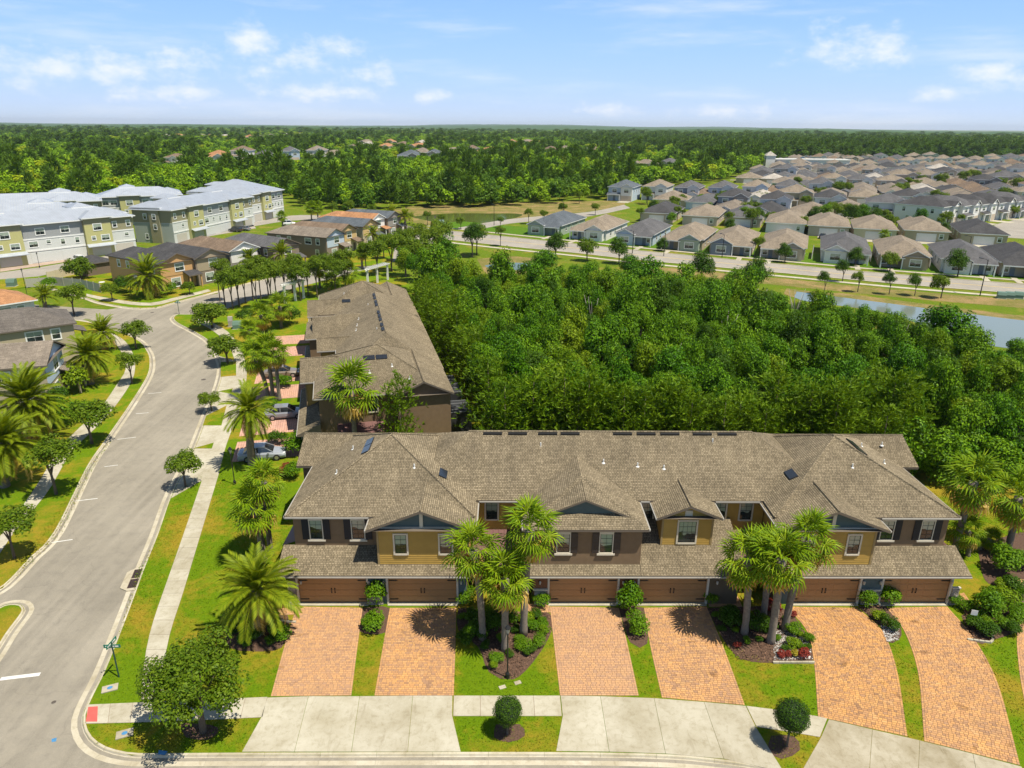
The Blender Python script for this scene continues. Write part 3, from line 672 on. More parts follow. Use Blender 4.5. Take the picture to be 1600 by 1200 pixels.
VERGES = [[(212,895),(250,835),(275,770),(318,738),(288,825),(258,905),(232,985),(220,1060),(212,1094),(150,1100),(165,1060),(190,975)], [(345,738),(455,735),(455,950),(360,985),(400,1018),(440,1012),(424,1089),(262,1093),(270,990),(290,930),(312,850)], [(565,990),(604,990),(586,1087),(549,1087)], [(983,1012),(1014,1015),(1034,1089),(998,1087)],
          [(1404,998),(1436,1052),(1444,1157),(1418,1151),(1401,1048),(1386,1000)], [(713,998),(760,1050),(820,1056),(866,998),(874,1087),(709,1087)], [(1130,1006),(1205,1034),(1270,1034),(1278,1120),(1164,1103)], [(708,1120),(878,1120),(869,1174),(720,1174)], [(135,1132),(409,1122),(378,1174),(200,1173),(150,1162)], [(1182,1137),(1281,1152),(1255,1200),(1225,1200)], [(1522,1003),(1552,998),(1592,985),(1592,1050),(1603,1110),(1600,1195),(1558,1065)],
          [(97,832),(147,729),(176,688),(168,690),(125,745),(80,810),(30,880),(25,905)], [(1455,768),(1600,770),(1600,838),(1530,845),(1500,900)]]
grass_blades('grass', VERGES, 50, LAWN)
# painted markings
PAINT = paint('road_paint', (.62, .61, .57), .7, .18, 2); YEL = paint('road_paint_yellow', (.55, .4, .12), .7, .15, 2); REDP = paint('ramp_red', (.5, .1, .08), .8, .12, 3)
BLUEP = paint('survey_paint_blue', (.06, .22, .42), .8, .3, 5)
mk = MB()
for x0, y0, x1, y1, w in ((0, 1058.5, 62, 1051, .3), (118, 781, 152, 777, .11), (79, 846, 113, 841, .11), (163, 727.5, 184, 725, .1), (183, 685, 212, 681.5, .1), (212, 645, 232, 643.5, .1), (231, 613.5, 252, 612, .1)):
    a, b = gp(x0, y0), gp(x1, y1); t = (b-a).normalized()*w*.5; n = Vector((-t.y, t.x, 0)); mk.poly([(p.x, p.y, -.114) for p in (a-n, b-n, b+n, a+n)])
ob('road_markings', mk.mesh('road_markings', PAINT), kind='structure')
mb = MB(); mb.flat(px([(138, 1105), (153, 1104), (152, 1128), (134, 1128)]), .026); ob('ramp_pad', mb.mesh('ramp_pad', REDP), kind='structure')
mb = MB()
for a in ([(163,1073),(172,1070),(181,1071),(176,1078),(165,1079)], [(80,1152),(88,1150),(87,1156),(80,1157)], [(248,1172),(262,1174),(258,1180),(247,1179)]):
    mb.flat(px(a), .014 if a[0][0] > 100 else -.113)
ob('survey_marks', mb.mesh('survey_marks', BLUEP), kind='structure')

# ------------------------------------------------------------------ roads farther off
def strip(name, a, b, z, mat): return sheet(name, [*a, *b[::-1]], z, mat)
N2 = smooth_line(px([(345, 484), (383, 474), (460, 452), (540, 432), (600, 414), (650, 392), (700, 372)])); F2 = smooth_line(px([(340, 456), (400, 440), (470, 424), (560, 398), (620, 378), (662, 364), (690, 358)]))
strip('street', N2, F2, -.116, ROADL)
BN = smooth_line(px([(380, 356), (470, 344), (560, 355), (640, 367), (780, 383), (900, 395), (1000, 406), (1230, 427), (1400, 443), (1600, 459), (1760, 472)], -.13), 4); BF = smooth_line(px([(380, 348), (470, 336), (560, 343), (640, 354), (780, 369), (900, 381.5), (1000, 392), (1230, 414), (1400, 429), (1600, 444.5), (1760, 457)], -.13), 4)
strip('boulevard', BN, BF, -.12, ROADL)
mid = [((a[0]+b[0])/2, (a[1]+b[1])/2) for a, b in zip(resample(BN, 60), resample(BF, 60))][14:]
strip('road_markings', mid, offset_line(mid, .35), -.114, YEL)
for edge, d in ((BN, -5.4), (BF, 4.2)):
    e = offset_line(edge, d); e = e[int(len(e)*.3):]; strip('sidewalk', e, offset_line(e, 1.7), -.08, CONC)
    k = edge[int(len(edge)*.26):]; strip('kerb', k, offset_line(k, -.5 if d < 0 else .5), -.06, KERB)
fars = [p for p in offset_line(BF, 6.4)][int(len(BF)*.3):]; strip('lawn', fars, offset_line(fars, 16), -.13, lawn_mat('lawn_far', (.06, .14, .008), (.10, .19, .012), (.16, .19, .03), (.2, .19, .04), .62))
wn = offset_line(BN, -7.2); wn = wn[int(len(wn)*.62):]; strip('verge', offset_line(wn, -8), wn, -.135, BANK)
strip('street', smooth_line(px([(735, 362), (800, 349), (920, 338), (985, 325)], -.13), 4), smooth_line(px([(715, 356), (800, 342), (920, 331), (975, 320)], -.13), 4), -.118, ROADL)
sheet('street', px([(1535, 362), (1558, 350), (1600, 340), (1680, 330), (1680, 372), (1600, 373), (1570, 371)], -.13), -.12, ROADL)
sheet('alley', px([(-60, 452), (0, 441), (60, 431), (100, 422), (150, 412), (230, 392), (330, 368), (400, 356), (395, 350), (320, 366), (250, 383), (150, 402), (60, 417), (0, 425), (-60, 434)]), -.12, ROADL)
PBK = concrete_mat('alley_pavers', (.42, .33, .27), .15)
sheet('parking_apron', px([(0, 424), (60, 415), (150, 401), (150, 395), (60, 408), (0, 417)]), -.115, PBK)
sheet('alley', px([(200, 265), (300, 264), (420, 268), (520, 262), (520, 265.5), (420, 272), (300, 270), (200, 269)]), -.1, ROADL)
sheet('meadow', px([(205, 263), (300, 262), (330, 255), (200, 257)]), -.1, LAWN)
# forest floor, ponds and banks
FOREST = [(-1, 66), (38, 66.5), (62, 60), (100, 52), (118, 52), (100, 66), (80, 73), (66, 78), (59, 86), (54, 97), (47, 112), (38, 124), (26, 132), (14, 136), (4, 134), (-6, 126), (-14, 140), (-24, 150), (-20, 140), (-13, 122)]
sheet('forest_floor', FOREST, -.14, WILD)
POND = smooth_line([(60, 148), (72, 139.5), (92, 125.5), (110, 117), (140, 106), (160, 95), (150, 84), (116, 90), (96, 94), (84, 104), (74, 112), (70, 130), (58, 140), (60, 148)], 2)[:-1]
sheet('pond_bank', offset_line(POND, -4.0) if False else [(p[0]+(2.5 if p[0] > 66 else -1), p[1]+3.2) for p in POND], -.138, BANK)
WATER = water_mat('pond_water', (.17, .2, .165)); WATERG = water_mat('pond_water_green', (.10, .125, .03))
sheet('pond_water', POND, -.132, WATER)
sheet('pond_bank', px([(745, 404), (800, 399), (850, 404), (835, 425), (760, 428)]), -.131, BANK)
sheet('pond_water', px([(757, 414), (785, 409), (820, 410), (838, 415), (815, 421), (770, 423)]), -.128, WATERG)
sheet('pond_bank', smooth_line(px([(590, 330), (640, 322), (720, 320), (830, 316), (955, 313), (975, 320), (920, 330), (800, 343), (735, 354), (690, 353), (640, 346), (590, 330)]), 5)[:-1], -.138, BANK)
sheet('pond_water', smooth_line(px([(640, 338), (700, 333), (770, 333), (815, 334), (800, 341), (740, 349), (690, 348), (640, 338)]), 3)[:-1], -.134, WATERG)
# ------------------------------------------------------------------ windows, shared by size
_wc = {}
def window(parent, x, y, z, w, h, rz=0, frame=TRIM, trim=.12, pane=GLASS, bars=(2, 4), sill=False, name='window', depth=.05, sash=IRON):
    """window facing -y before turning: trim frame > pane, muntins (and sill)"""
    key = (round(w, 2), round(h, 2), trim, bars, depth)
    if key not in _wc:
        f = MB(); d = depth
        f.box(-w/2-trim, -d, -trim, -w/2, .02, h+trim); f.box(w/2, -d, -trim, w/2+trim, .02, h+trim); f.box(-w/2, -d, h, w/2, .02, h+trim); f.box(-w/2, -d-.03, -trim, w/2, .02, 0)
        p = MB(); p.box(-w/2, -.012, 0, w/2, .015, h); m = MB()
        if bars:
            nx, ny = bars; t = .018
            for i in range(1, nx): m.box(-w/2+w*i/nx-t/2, -.028, 0, -w/2+w*i/nx+t/2, -.012, h)
            for j in range(1, ny): tt = t*(1.8 if j*2 == ny else 1); m.box(-w/2, -.03, h*j/ny-tt/2, w/2, -.0125, h*j/ny+tt/2)
            t = .035; m.box(-w/2, -.032, 0, -w/2+t, -.011, h); m.box(w/2-t, -.032, 0, w/2, -.011, h); m.box(-w/2+t, -.033, 0, w/2-t, -.011, t); m.box(-w/2+t, -.033, h-t, w/2-t, -.011, h)
        s = MB(); s.box(-w/2-.2, -.12, -.2, w/2+.2, .02, -.08)
        _wc[key] = (f.mesh('window_frame', frame), p.mesh('window_pane', pane), m.mesh('muntin', sash) if bars else None, s.mesh('sill', frame))
    f, p, m, s = _wc[key]; o = ob(name, f, parent, (x, y, z), rz, mat=frame); ob('pane', p, o, mat=pane)
    if m: ob('muntin', m, o, mat=sash)
    if sill: ob('sill', s, o, mat=frame)
    return o
_bx = {}
def boxpart(name, parent, x0, y0, z0, x1, y1, z1, mat, rz=None):
    mb = MB(); mb.box(x0, y0, z0, x1, y1, z1); return ob(name, mb.mesh(name, mat), parent)

# ------------------------------------------------------------------ the brown townhouse row: six homes under one shingle roof
def laps(mb, x0, x1, y, z0, z1, step=.16, m=0):
    z = z0
    while z < z1-.01:
        zz = min(z+step, z1); mb.poly([(x0, y-.028, z), (x1, y-.028, z), (x1, y-.004, zz), (x0, y-.004, zz)], m); mb.poly([(x0, y, z), (x1, y, z), (x1, y-.028, z), (x0, y-.028, z)], m); z = zz
def laps_x(mb, x, y0, y1, z0, z1, sgn, step=.16):
    z = z0
    while z < z1-.01:
        zz = min(z+step, z1); mb.poly([(x+sgn*.028, y0, z), (x+sgn*.028, y1, z), (x+sgn*.004, y1, zz), (x+sgn*.004, y0, zz)]); z = zz
_gd = {}
def garage_door(parent, x, y, w=4.85, h=2.1, mat=DOORB, z=.05):
    d = ob('garage_door', None, parent, (x, y, z))
    if 'p' not in _gd:
        p = MB(); ph = h/4-.012; p.box(-w/2, -.02, 0, w/2, .03, ph)
        for k in range(8):
            a = -w/2+w*k/8+.08; p.box(a, -.032, .07, a+w/8-.16, -.02, ph-.07)
        _gd['p'] = p.mesh('panel', mat)
        hn = MB(); hn.box(-.02, -.05, -.05, .5, -.03, .05); hn.tube([(.5, -.04, 0), (.62, -.04, 0)], [.05, .005], 6); _gd['h'] = hn.mesh('hinge', IRON)
        hd = MB(); hd.box(-.02, -.1, -.16, .02, -.07, .16); hd.box(-.035, -.075, -.2, .035, -.03, -.12); hd.box(-.035, -.075, .12, .035, -.03, .2); _gd['k'] = hd.mesh('handle', IRON)
    for k in range(4): ob('panel', _gd['p'], d, (0, 0, h/4*k+.006))
    for sx in (-1, 1):
        for k in (.5, 3.5):
            o = ob('hinge', _gd['h'], d, (sx*(w/2-.06), 0, h/4*k));  o.scale.x = -sx
        ob('handle', _gd['k'], d, (sx*.12, 0, h*.47))
    return d
_ln = MB(); _ln.box(-.05, -.03, -.1, .05, 0, .12); _ln.tube([(0, -.11, -.1), (0, -.11, -.06), (0, -.11, .14), (0, -.11, .2)], [.03, .06, .085, .02], 6)
LANT = _ln.mesh('wall_lamp', paint('lamp_glass', (.45, .42, .36), .3, .05))
CORNER = paint('corner_gold', (.3, .22, .1), .7, .06)
def townhouse_row(label, cx, cy, rz):
    R = thing('townhouse_row', label, 'townhouse row', (cx, cy, 0), rz)
    WL, WR = -23.75, 23.4; BK = 15.2
    # ---- wall masses
    def mass(x0, x1, y0, y1, z0, z1, mat, name='wall'): return boxpart(name, R, x0, y0, z0, x1, y1, z1, mat)
    for x0, x1 in ((WL, -11.35), (-6.55, 8.1), (10.9, WR)): mass(x0, x1, .26, BK, -.3, 2.72, STUCCO)
    mass(-11.35, -6.55, 4.3, BK-.01, -.3, 6.2, SIDING); mass(8.1, 10.9, 4.3, BK-.01, -.3, 6.2, SIDING)
    mass(WL, -17.55, 1.85, BK, 2.725, 6.25, STUCCO); mass(17.45, WR, 1.85, BK, 2.725, 6.25, STUCCO)
    for s, x0, x1 in ((-1, -17.5, -11.2), (1, 11.0, 17.4)): mass(x0, x1, .38, BK-.005, 2.725, 6.2, SIDING)
    mass(-6.6, 1.0, .38, BK-.005, 2.725, 6.2, STUCCO); mass(2.75, 6.35, 1.9, 6, 3.2, 6.2, SIDING); mass(1.02, 8.1, 4.1, BK-.01, 2.73, 6.2, SIDING)
    mass(-25.1, -16, 9.7, 15.15, -.3, 6.25, STUCCO, 'wing_wall'); mass(16, 24.8, 9.7, 15.15, -.3, 6.25, STUCCO, 'wing_wall')
    # ---- siding of lapped boards
    sb = MB(); z0 = 2.8
    for x0, x1 in ((-17.5, -11.2), (11.0, 17.4)): laps(sb, x0, x1, .38, z0, 6.1)
    for x0, x1, sg in ((-17.5, 0, -1), (-11.2, 0, 1), (11.0, 0, -1), (17.4, 0, 1)): laps_x(sb, x0, .38, 4.3, z0, 6.1, sg)
    laps(sb, 2.75, 6.35, 1.9, 3.3, 6.15); laps_x(sb, 2.75, 1.9, 4.1, 3.3, 6.15, -1); laps_x(sb, 6.35, 1.9, 4.1, 3.3, 6.15, 1)
    # dormer gable of the fourth home
    zz = 6.15; n = 7
    for k in range(n):
        a = k/n; b = (k+1)/n; xa, xb = 1.8*(1-a), 1.8*(1-b); za = zz+.84*a; zb = zz+.84*b; sb.poly([(4.55-xa, 1.872, za), (4.55+xa, 1.872, za), (4.55+xb, 1.896, zb), (4.55-xb, 1.896, zb)])
    so = ob('siding_boards', sb.mesh('siding_boards', SIDING), R); so['kind'] = 'stuff'
    tr = MB()
    for x, y in ((-17.5, .38), (-11.2, .38), (11.0, .38), (17.4, .38), (2.75, 1.9), (6.35, 1.9)): tr.box(x-.07, y-.045, 2.85 if y < 1 else 3.5, x+.07, y+.08, 6.12)
    ob('corner_board', tr.mesh('corner_board', CORNER), R)['kind'] = 'stuff'
    # ---- garage fronts: piers, lintel, trim, doors
    doors = [-20.85, -14.47, -3.0, 3.4, 14.35, 20.9]; pm = [(WL, -23.35, STUCCO), (-18.35, -16.97, SLATE), (-11.97, -11.35, SLATE), (-6.55, -5.5, ORANGE), (-.5, .9, ORANGE), (5.9, 8.1, STUCCO_D), (10.9, 11.85, SLATE), (16.85, 18.4, SLATE), (23.4-.02, WR, STUCCO)]
    for x0, x1, m in pm: boxpart('pier', R, x0, 0, -.3, x1, .255, 2.6, m)
    for x in doors: boxpart('lintel', R, x-2.5, .005, 2.2, x+2.5, .25, 2.6, STUCCO)
    tm = MB()
    for x in doors: tm.box(x-2.56, -.035, 0, x-2.42, .12, 2.2); tm.box(x+2.42, -.035, 0, x+2.56, .12, 2.2); tm.box(x-2.56, -.04, 2.201, x+2.56, .12, 2.36)
    ob('door_trim', tm.mesh('door_trim', TRIM), R)['kind'] = 'stuff'
    for x in doors: garage_door(R, x, .2)
    for x in doors: boxpart('threshold', R, x-2.5, -.22, -.05, x+2.5, .16, .05, CONC)
    # ledge stone on some piers
    rng = random.Random(3); sm = MB()
    for x0, x1, zt in ((-24.0, -23.45, 2.0), (-18.35, -17.3, 1.2), (-6.5, -5.62, 1.25), (-.42, .35, 1.25), (17.05, 18.3, 1.2), (23.5, 24.0, 1.4)):
        z = 0
        while z < zt:
            h = rng.uniform(.1, .18); x = x0
            while x < x1-.05:
                w = min(rng.uniform(.2, .5), x1-x); d = rng.uniform(.05, .11); sm.box(x+.006, -d-.02, z+.005, x+w-.006, .02, min(z+h, zt)-.005); x += w
            z += h
    s = ob('stone_veneer', sm.mesh('stone_veneer', STONE), R); s['kind'] = 'stuff'
    cp = MB()
    for x0, x1, zt in ((-18.4, -17.25, 1.2), (-6.58, -5.56, 1.25), (-.48, .42, 1.25), (17.0, 18.35, 1.2), (23.45, 24.05, 1.4)): cp.box(x0, -.16, zt, x1, .03, zt+.09)
    ob('stone_cap', cp.mesh('stone_cap', TRIM), R)['kind'] = 'stuff'
    for x in (-23.1+.1, -18.2, -17.2, -11.7, -6.1, -.2, .6, 6.5, 11.4, 17.0, 18.2, 23.3): ob('wall_lamp', LANT, R, (x, -.03, 1.85))
    # ---- roofs
    s1 = .5; rf = MB(); ridge = []; H = lambda *a, **k: hip(rf, *a, course=.145, **k)
    r0, r1, hl = H(-17.45, 17.2, 3.75, 15.6, 6.3, s1); 
    e = H(-24.15, -10.75, 1.4, 15.0, 6.3, s1, along='y'); ridge += [(e[0], e[1])]+e[2]
    e = H(10.55, 23.85, 1.4, 15.0, 6.3, s1, along='y'); ridge += [(e[0], e[1])]+e[2]
    wl = H(-25.5, -8, 9.3, 15.5, 6.32, .48, g0=True); ridge += [(wl[0], wl[1])]
    wr = H(8, 25.2, 9.3, 15.5, 6.32, .48, g1=True); ridge += [(wr[0], wr[1])]
    ym = (3.75+15.6)/2; zr = 6.3+s1*(15.6-3.75)/2; ridge.append(((-17.45+5.925, ym, zr), (17.2-5.925, ym, zr)))
    wg = MB()
    for xx, sg in ((-25.1, -1), (24.8, 1)): wg.poly([(xx, 9.7, 6.24), (xx, 15.15, 6.24), (xx, 12.42, 7.6)])
    ob('gable_face', wg.mesh('gable_face', STUCCO), R)
    g2 = H(-18.2, -10.6, -.15, 7.5, 6.12, .4, g0=True, along='y'); g5 = H(10.4, 18.1, -.15, 7.5, 6.12, .4, g0=True, along='y')
    # third home: skirted gable
    g3 = hip(rf, -7.35, 1.35, -.1, 11.6, 6.2, .46, along='y', course=.145)
    g4 = H(2.2, 6.9, 1.45, 7.5, 6.16, .42, g0=True, along='y')
    ridge += [(g2[0], (-14.4, 6, g2[0][2])), (g5[0], (14.25, 6, g5[0][2])), (g4[0], (4.55, 5.6, g4[0][2]))]
    ob('roof', rf.mesh('roof', [ROOF, FASCIA], uv=True), R)
    # the small gable face standing on the skirt of the third home
    xg, yg = -3.0, 1.15; gt = MB(); zb = 6.2+.46*(yg+.1); ht = 1.15; hw = 2.75
    gt.poly([(xg-hw, yg-.02, zb-.02), (xg+hw, yg-.02, zb-.02), (xg, yg-.02, zb+ht-.05)])
    ob('gable_face', gt.mesh('gable_face', SLATE), R)
    gf = MB()
    yb = yg+ht/.46+.6
    for sx in (-1, 1):
        a, b = Vector((xg+sx*(hw+.35), yg-.3, zb-.1)), Vector((xg, yg-.3, zb+ht+.06)); c = Vector((xg, yb+1.2, zb+ht+.06)); d = Vector((xg+sx*(hw+.35), yb+.2, zb-.1))
        roof_face(gf, [a, b, c, d] if sx < 0 else [b, a, d, c], 0, .145); gf.poly([a-Vector((0, 0, .14)), b-Vector((0, 0, .14)), b+Vector((0, 0, .01)), a+Vector((0, 0, .01))], 1)
        gf.poly([a-Vector((0, 0, .03)), b-Vector((0, 0, .03)), c-Vector((0, 0, .03)), d-Vector((0, 0, .03))], 1)
    ob('gable_roof', gf.mesh('gable_roof', [ROOF, FASCIA], uv=True), R)
    # gable fronts of the second and fifth home: slate infill, cream bars
    for xc in (-14.4, 14.25):
        gm = MB(); gm.poly([(xc-3.5, .36, 6.13), (xc+3.5, .36, 6.13), (xc, .36, 7.53)]); ob('gable_face', gm.mesh('gable_face', SLATE), R)
        tb = MB(); tb.box(xc-3.3, .22, 6.02, xc+3.3, .42, 6.16); tb.box(xc-.12, .24, 6.16, xc+.12, .4, 7.35)
        for sx in (-1, 1): tb.box(xc+sx*2.95-.09, .2, 6.16, xc+sx*2.95+.09, .4, 6.34)
        ob('gable_bar', tb.mesh('gable_bar', TRIM), R)
    dm = MB(); dm.poly([(2.7, 1.893, 6.14), (6.4, 1.893, 6.14), (4.55, 1.893, 6.95)]); ob('gable_face', dm.mesh('gable_face', SIDING), R)
    boxpart('gable_vent', R, 4.28, 1.83, 6.16, 4.82, 1.88, 6.6, TRIM)
    # lower roofs over the garages
    lf = MB(); sl = .4167
    def pent(x0, x1, y0, y1, z, x1t=None, x0t=None):
        x0t = x0 if x0t is None else x0t; x1t = x1 if x1t is None else x1t; zt = z+sl*(y1-y0)
        roof_face(lf, [(x0, y0, z), (x1, y0, z), (x1t, y1, zt), (x0t, y1, zt)], 0, .145)
        lf.poly([(x0, y0, z-.2), (x1, y0, z-.2), (x1, y0, z+.01), (x0, y0, z+.01)], 1)
        for xa, xb in ((x0, x0t), (x1, x1t)): lf.poly([(xa, y0, z-.2), (xb, y1, z-.2), (xb, y1, zt+.01), (xa, y0, z+.01)], 1)
        lf.poly([(x0, y0, z-.19), (x0t, y1, z-.19), (x1t, y1, z-.19), (x1, y0, z-.19)], 1)
    pent(-24.6, -17.5, -.5, 1.88, 2.72); pent(-17.5, -11.0, -.5, .42, 2.72); pent(-7.3, .96, -.5, .42, 2.72); pent(.98, 8.35, -.5, 4.15, 2.72); pent(10.6, 17.45, -.5, .42, 2.72); pent(17.45, 24.3, -.5, 1.88, 2.72)
    ob('garage_roof', lf.mesh('garage_roof', [ROOF, FASCIA], uv=True), R)
    ml = MB()
    for x0, x1 in ((8.36, 10.6), (-10.98, -7.3)):
        ml.poly([(x0, 1.0, 2.55), (x1, 1.0, 2.55), (x1, 4.28, 3.55), (x0, 4.28, 3.55)]); ml.poly([(x0, 1.0, 2.42), (x1, 1.0, 2.42), (x1, 1.0, 2.55), (x0, 1.0, 2.55)])
        k = x0+.25
        while k < x1: ml.poly([(k-.02, 1.0, 2.59), (k+.02, 1.0, 2.59), (k+.02, 4.26, 3.59), (k-.02, 4.26, 3.59)]); ml.poly([(k-.02, 1.0, 2.55), (k-.02, 4.26, 3.55), (k-.02, 4.26, 3.59), (k-.02, 1.0, 2.59)]); k += .42
    for sx, x0, x1 in ((-1, -25.3, -23.76), (1, 23.41, 25.0)):
        ml.poly([(x0, 3.5, 2.5), (x1, 3.5, 2.5), (x1, 8.2, 2.5), (x0, 8.2, 2.5)][::1]) if False else None
        a, b = (x1, x0) if sx < 0 else (x0, x1); ml.poly([(a, 3.5, 3.2), (b, 3.5, 2.6), (b, 8.2, 2.6), (a, 8.2, 3.2)]); ml.poly([(b, 3.5, 2.46), (b, 8.2, 2.46), (b, 8.2, 2.6), (b, 3.5, 2.6)])
        k = 3.7
        while k < 8.2: ml.poly([(a, k-.02, 3.24), (b, k-.02, 2.64), (b, k+.02, 2.64), (a, k+.02, 3.24)]); k += .42
    ob('metal_canopy', ml.mesh('metal_canopy', MAROON), R)
    cm = MB(); caps(cm, [l for l in ridge if (Vector(l[0])-Vector(l[1])).length > .3], .085); ob('ridge_cap', cm.mesh('ridge_cap', ROOF, uv=True), R)
    vb = MB(); vb.box(-.75, -.16, -.02, .75, .16, .09); VM = vb.mesh('ridge_vent', IRON)
    for x in (-9.6, -7.6, -5.2, -3.4, .8, 2.7, 4.6, 7.2, 9.2): ob('ridge_vent', VM, R, (x, ym-.22, zr-.1))
    # skylights, vents, pipes
    sk = MB(); sk.box(-.32, -.6, 0, .32, .6, .1); SK = sk.mesh('skylight', [SOLAR])
    def on_left(x, y, xe, z0=6.3): return z0+s1*(x-xe)
    for x, y in ((-19.6, 8.6), (-19.0, 10.0)):
        pass
    ang = math.atan(s1)
    for x, y in ((-19.3, 7.3), (-19.3, 8.62)): o = ob('skylight', SK, R, (x, y, 6.3+s1*(x+24.15)+.02)); o.rotation_euler = (0, -ang, 0)
    for x, y in ((19.0, 7.3), (19.0, 8.62)): o = ob('skylight', SK, R, (x, y, 6.3+s1*(23.85-x)+.02)); o.rotation_euler = (0, ang, 0)
    for x, y, sg, xe in ((-13.3, 5.5, 1, -10.75), (13.1, 5.5, -1, 10.55)):
        o = ob('skylight', SK, R, (x, y, 6.3+s1*abs(x-xe)+.02)); o.rotation_euler = (0, sg*ang, 0)
    pv = MB(); pv.tube([(0, 0, -.1), (0, 0, .32)], .05, 6); pv.lathe([(.16, -.02), (.14, .03), (.06, .05)], 8); PV = pv.mesh('vent_pipe', WHITE)
    for x, y, z in ((-21.2, 5.2, 7.75), (-20.7, 8.9, 8.0), (-15.4, 5.3, 8.2), (-1.0, 6.9, 7.85), (1.6, 6.6, 7.7), (3.6, 6.4, 7.6), (-5.8, 8.4, 8.55), (7.9, 8.8, 8.75), (17.6, 5.4, 8.25), (21.0, 7.2, 7.72), (20.3, 9.6, 8.05), (22.9, 11.2, 7.4)):
        ob('vent_pipe', PV, R, (x, y, z))
    gm = MB()
    for x, y0, y1, z in ((-24.2, 1.4, 9.3, 6.22), (23.88, 1.4, 9.3, 6.22), (-18.24, -.15, 1.4, 6.05), (-10.56, -.15, 3.8, 6.05), (10.36, -.15, 3.8, 6.05), (18.14, -.15, 1.4, 6.05), (-7.4, -.1, 3.8, 6.12), (1.4, -.1, 3.8, 6.12), (2.16, 1.45, 3.8, 6.08), (6.94, 1.45, 3.8, 6.08)):
        gm.box(x-.05, y0, z-.04, x+.05, y1, z+.07)
    for x0, x1, y, z in ((-24.15, -18.25, 1.35, 6.22), (18.2, 23.85, 1.35, 6.22), (-10.5, -7.45, 3.7, 6.22), (1.45, 2.1, 3.7, 6.22), (7, 10.3, 3.7, 6.22), (-24.6, -11, -.55, 2.62), (-7.3, 8.35, -.55, 2.62), (10.6, 24.3, -.55, 2.62)):
        gm.box(x0, y-.05, z-.04, x1, y+.03, z+.05)
    ob('gutter', gm.mesh('gutter', GUTTER), R)
    # ---- windows
    shm = MB(); shm.box(-.24, -.05, 0, .24, 0, 1.62)
    for k in range(12): shm.box(-.2, -.062, .07+k*.125, .2, -.05, .14+k*.125)
    SHM = shm.mesh('shutter', SHUT)
    def shuttered(x, y, z, mat):
        w = window(R, x, y, z, .86, 1.5, frame=TRIM, trim=.07, sill=True); 
        for sx in (-1, 1): ob('shutter', SHM, w, (sx*.76, -.01, -.06), mat=mat)
        hb = MB(); hb.box(-.5, -.08, 1.5, .5, .02, 1.68); ob('header', hb.mesh('header', TRIM), w)
    for x in (-22.15, -19.15, 19.05, 21.95): shuttered(x, 1.84, 4.28, SHUT)
    for x in (-4.5, -1.5): shuttered(x, .37, 4.1, SHUTB)
    for x in (-15.9, -12.75, 12.7, 15.95): window(R, x, .345, 4.0, .82, 1.5)
    window(R, 4.55, 1.865, 3.95, 1.25, 1.75, bars=(4, 4))
    for x in (-9.6, 9.55, 7.5, 2.05): window(R, x, 4.08 if x < 8 and x > 0 else 4.28, 4.45, .85, 1.5)
    for x, y in ((.75+.6, 4.08),): window(R, x, y, 4.45, .5, 1.5)
    for y in (7.2,):
        window(R, 23.41 if y < 9.3 else 24.81, y, 4.3, .95, 1.3, pi/2, name='side_window'); window(R, WL-.01 if y < 9.3 else -25.11, y, 4.3, .95, 1.3, -pi/2, name='side_window')
    for x in (-21, -17, -13, -8.5, -4, 0, 4, 8.5, 13, 17, 21): window(R, x, BK+.01, 4.2, 1.3, 1.3, pi, name='rear_window'); 
    for x in (-9.5, 9.4): boxpart('entry_door', R, x-.5, 4.24, 0, x+.5, 4.3, 2.1, MAROON)
    return R
townhouse_row('long brown two-storey townhouse row with six garage doors facing the street in front', 8.2, 42.72, .0118)
R2 = townhouse_row('brown townhouse row seen end-on behind, its long shingle ridge running away beside the wood', -27.0, 89.5, radians(-76.26))
# screened lanais on the wooded side of the second row
SCR = paint('screen_mesh', (.03, .032, .035), .7, .1)
for k, (x, w) in enumerate(((12.5, 6), (20.0, 3.5))):
    r = ob('screen_room', None, R2, (x, 15.25, 0)); mb = MB(); mb.box(-w/2, 0, 0, w/2, 2.6, 2.7); ob('screen', mb.mesh('screen', SCR), r)
    fm = MB()
    for i in range(5): a = -w/2+w*i/4; fm.box(a-.03, 2.58, 0, a+.03, 2.64, 2.75); fm.box(a-.03, 0, 2.7, a+.03, 2.64, 2.76)
    ob('frame', fm.mesh('frame', paint('screen_frame', (.2, .21, .22), .5)), r)
# driveways of the second row
mw = Matrix.Translation((-27.0, 89.5, 0)) @ Matrix.Rotation(radians(-76.26), 4, 'Z')
for k, x in enumerate([-20.85, -14.47, -3.0, 3.4, 14.35, 20.9]):
    q = [mw @ Vector((x+a, b, 0)) for a, b in ((-2.5, -.25), (2.5, -.25), (2.5, -7.2), (-2.5, -7.2))]
    paved('paver_driveway', [q[0][:2], q[3][:2]], [q[1][:2], q[2][:2]], 40+k, PAVER_P, cell=(.34, .24))
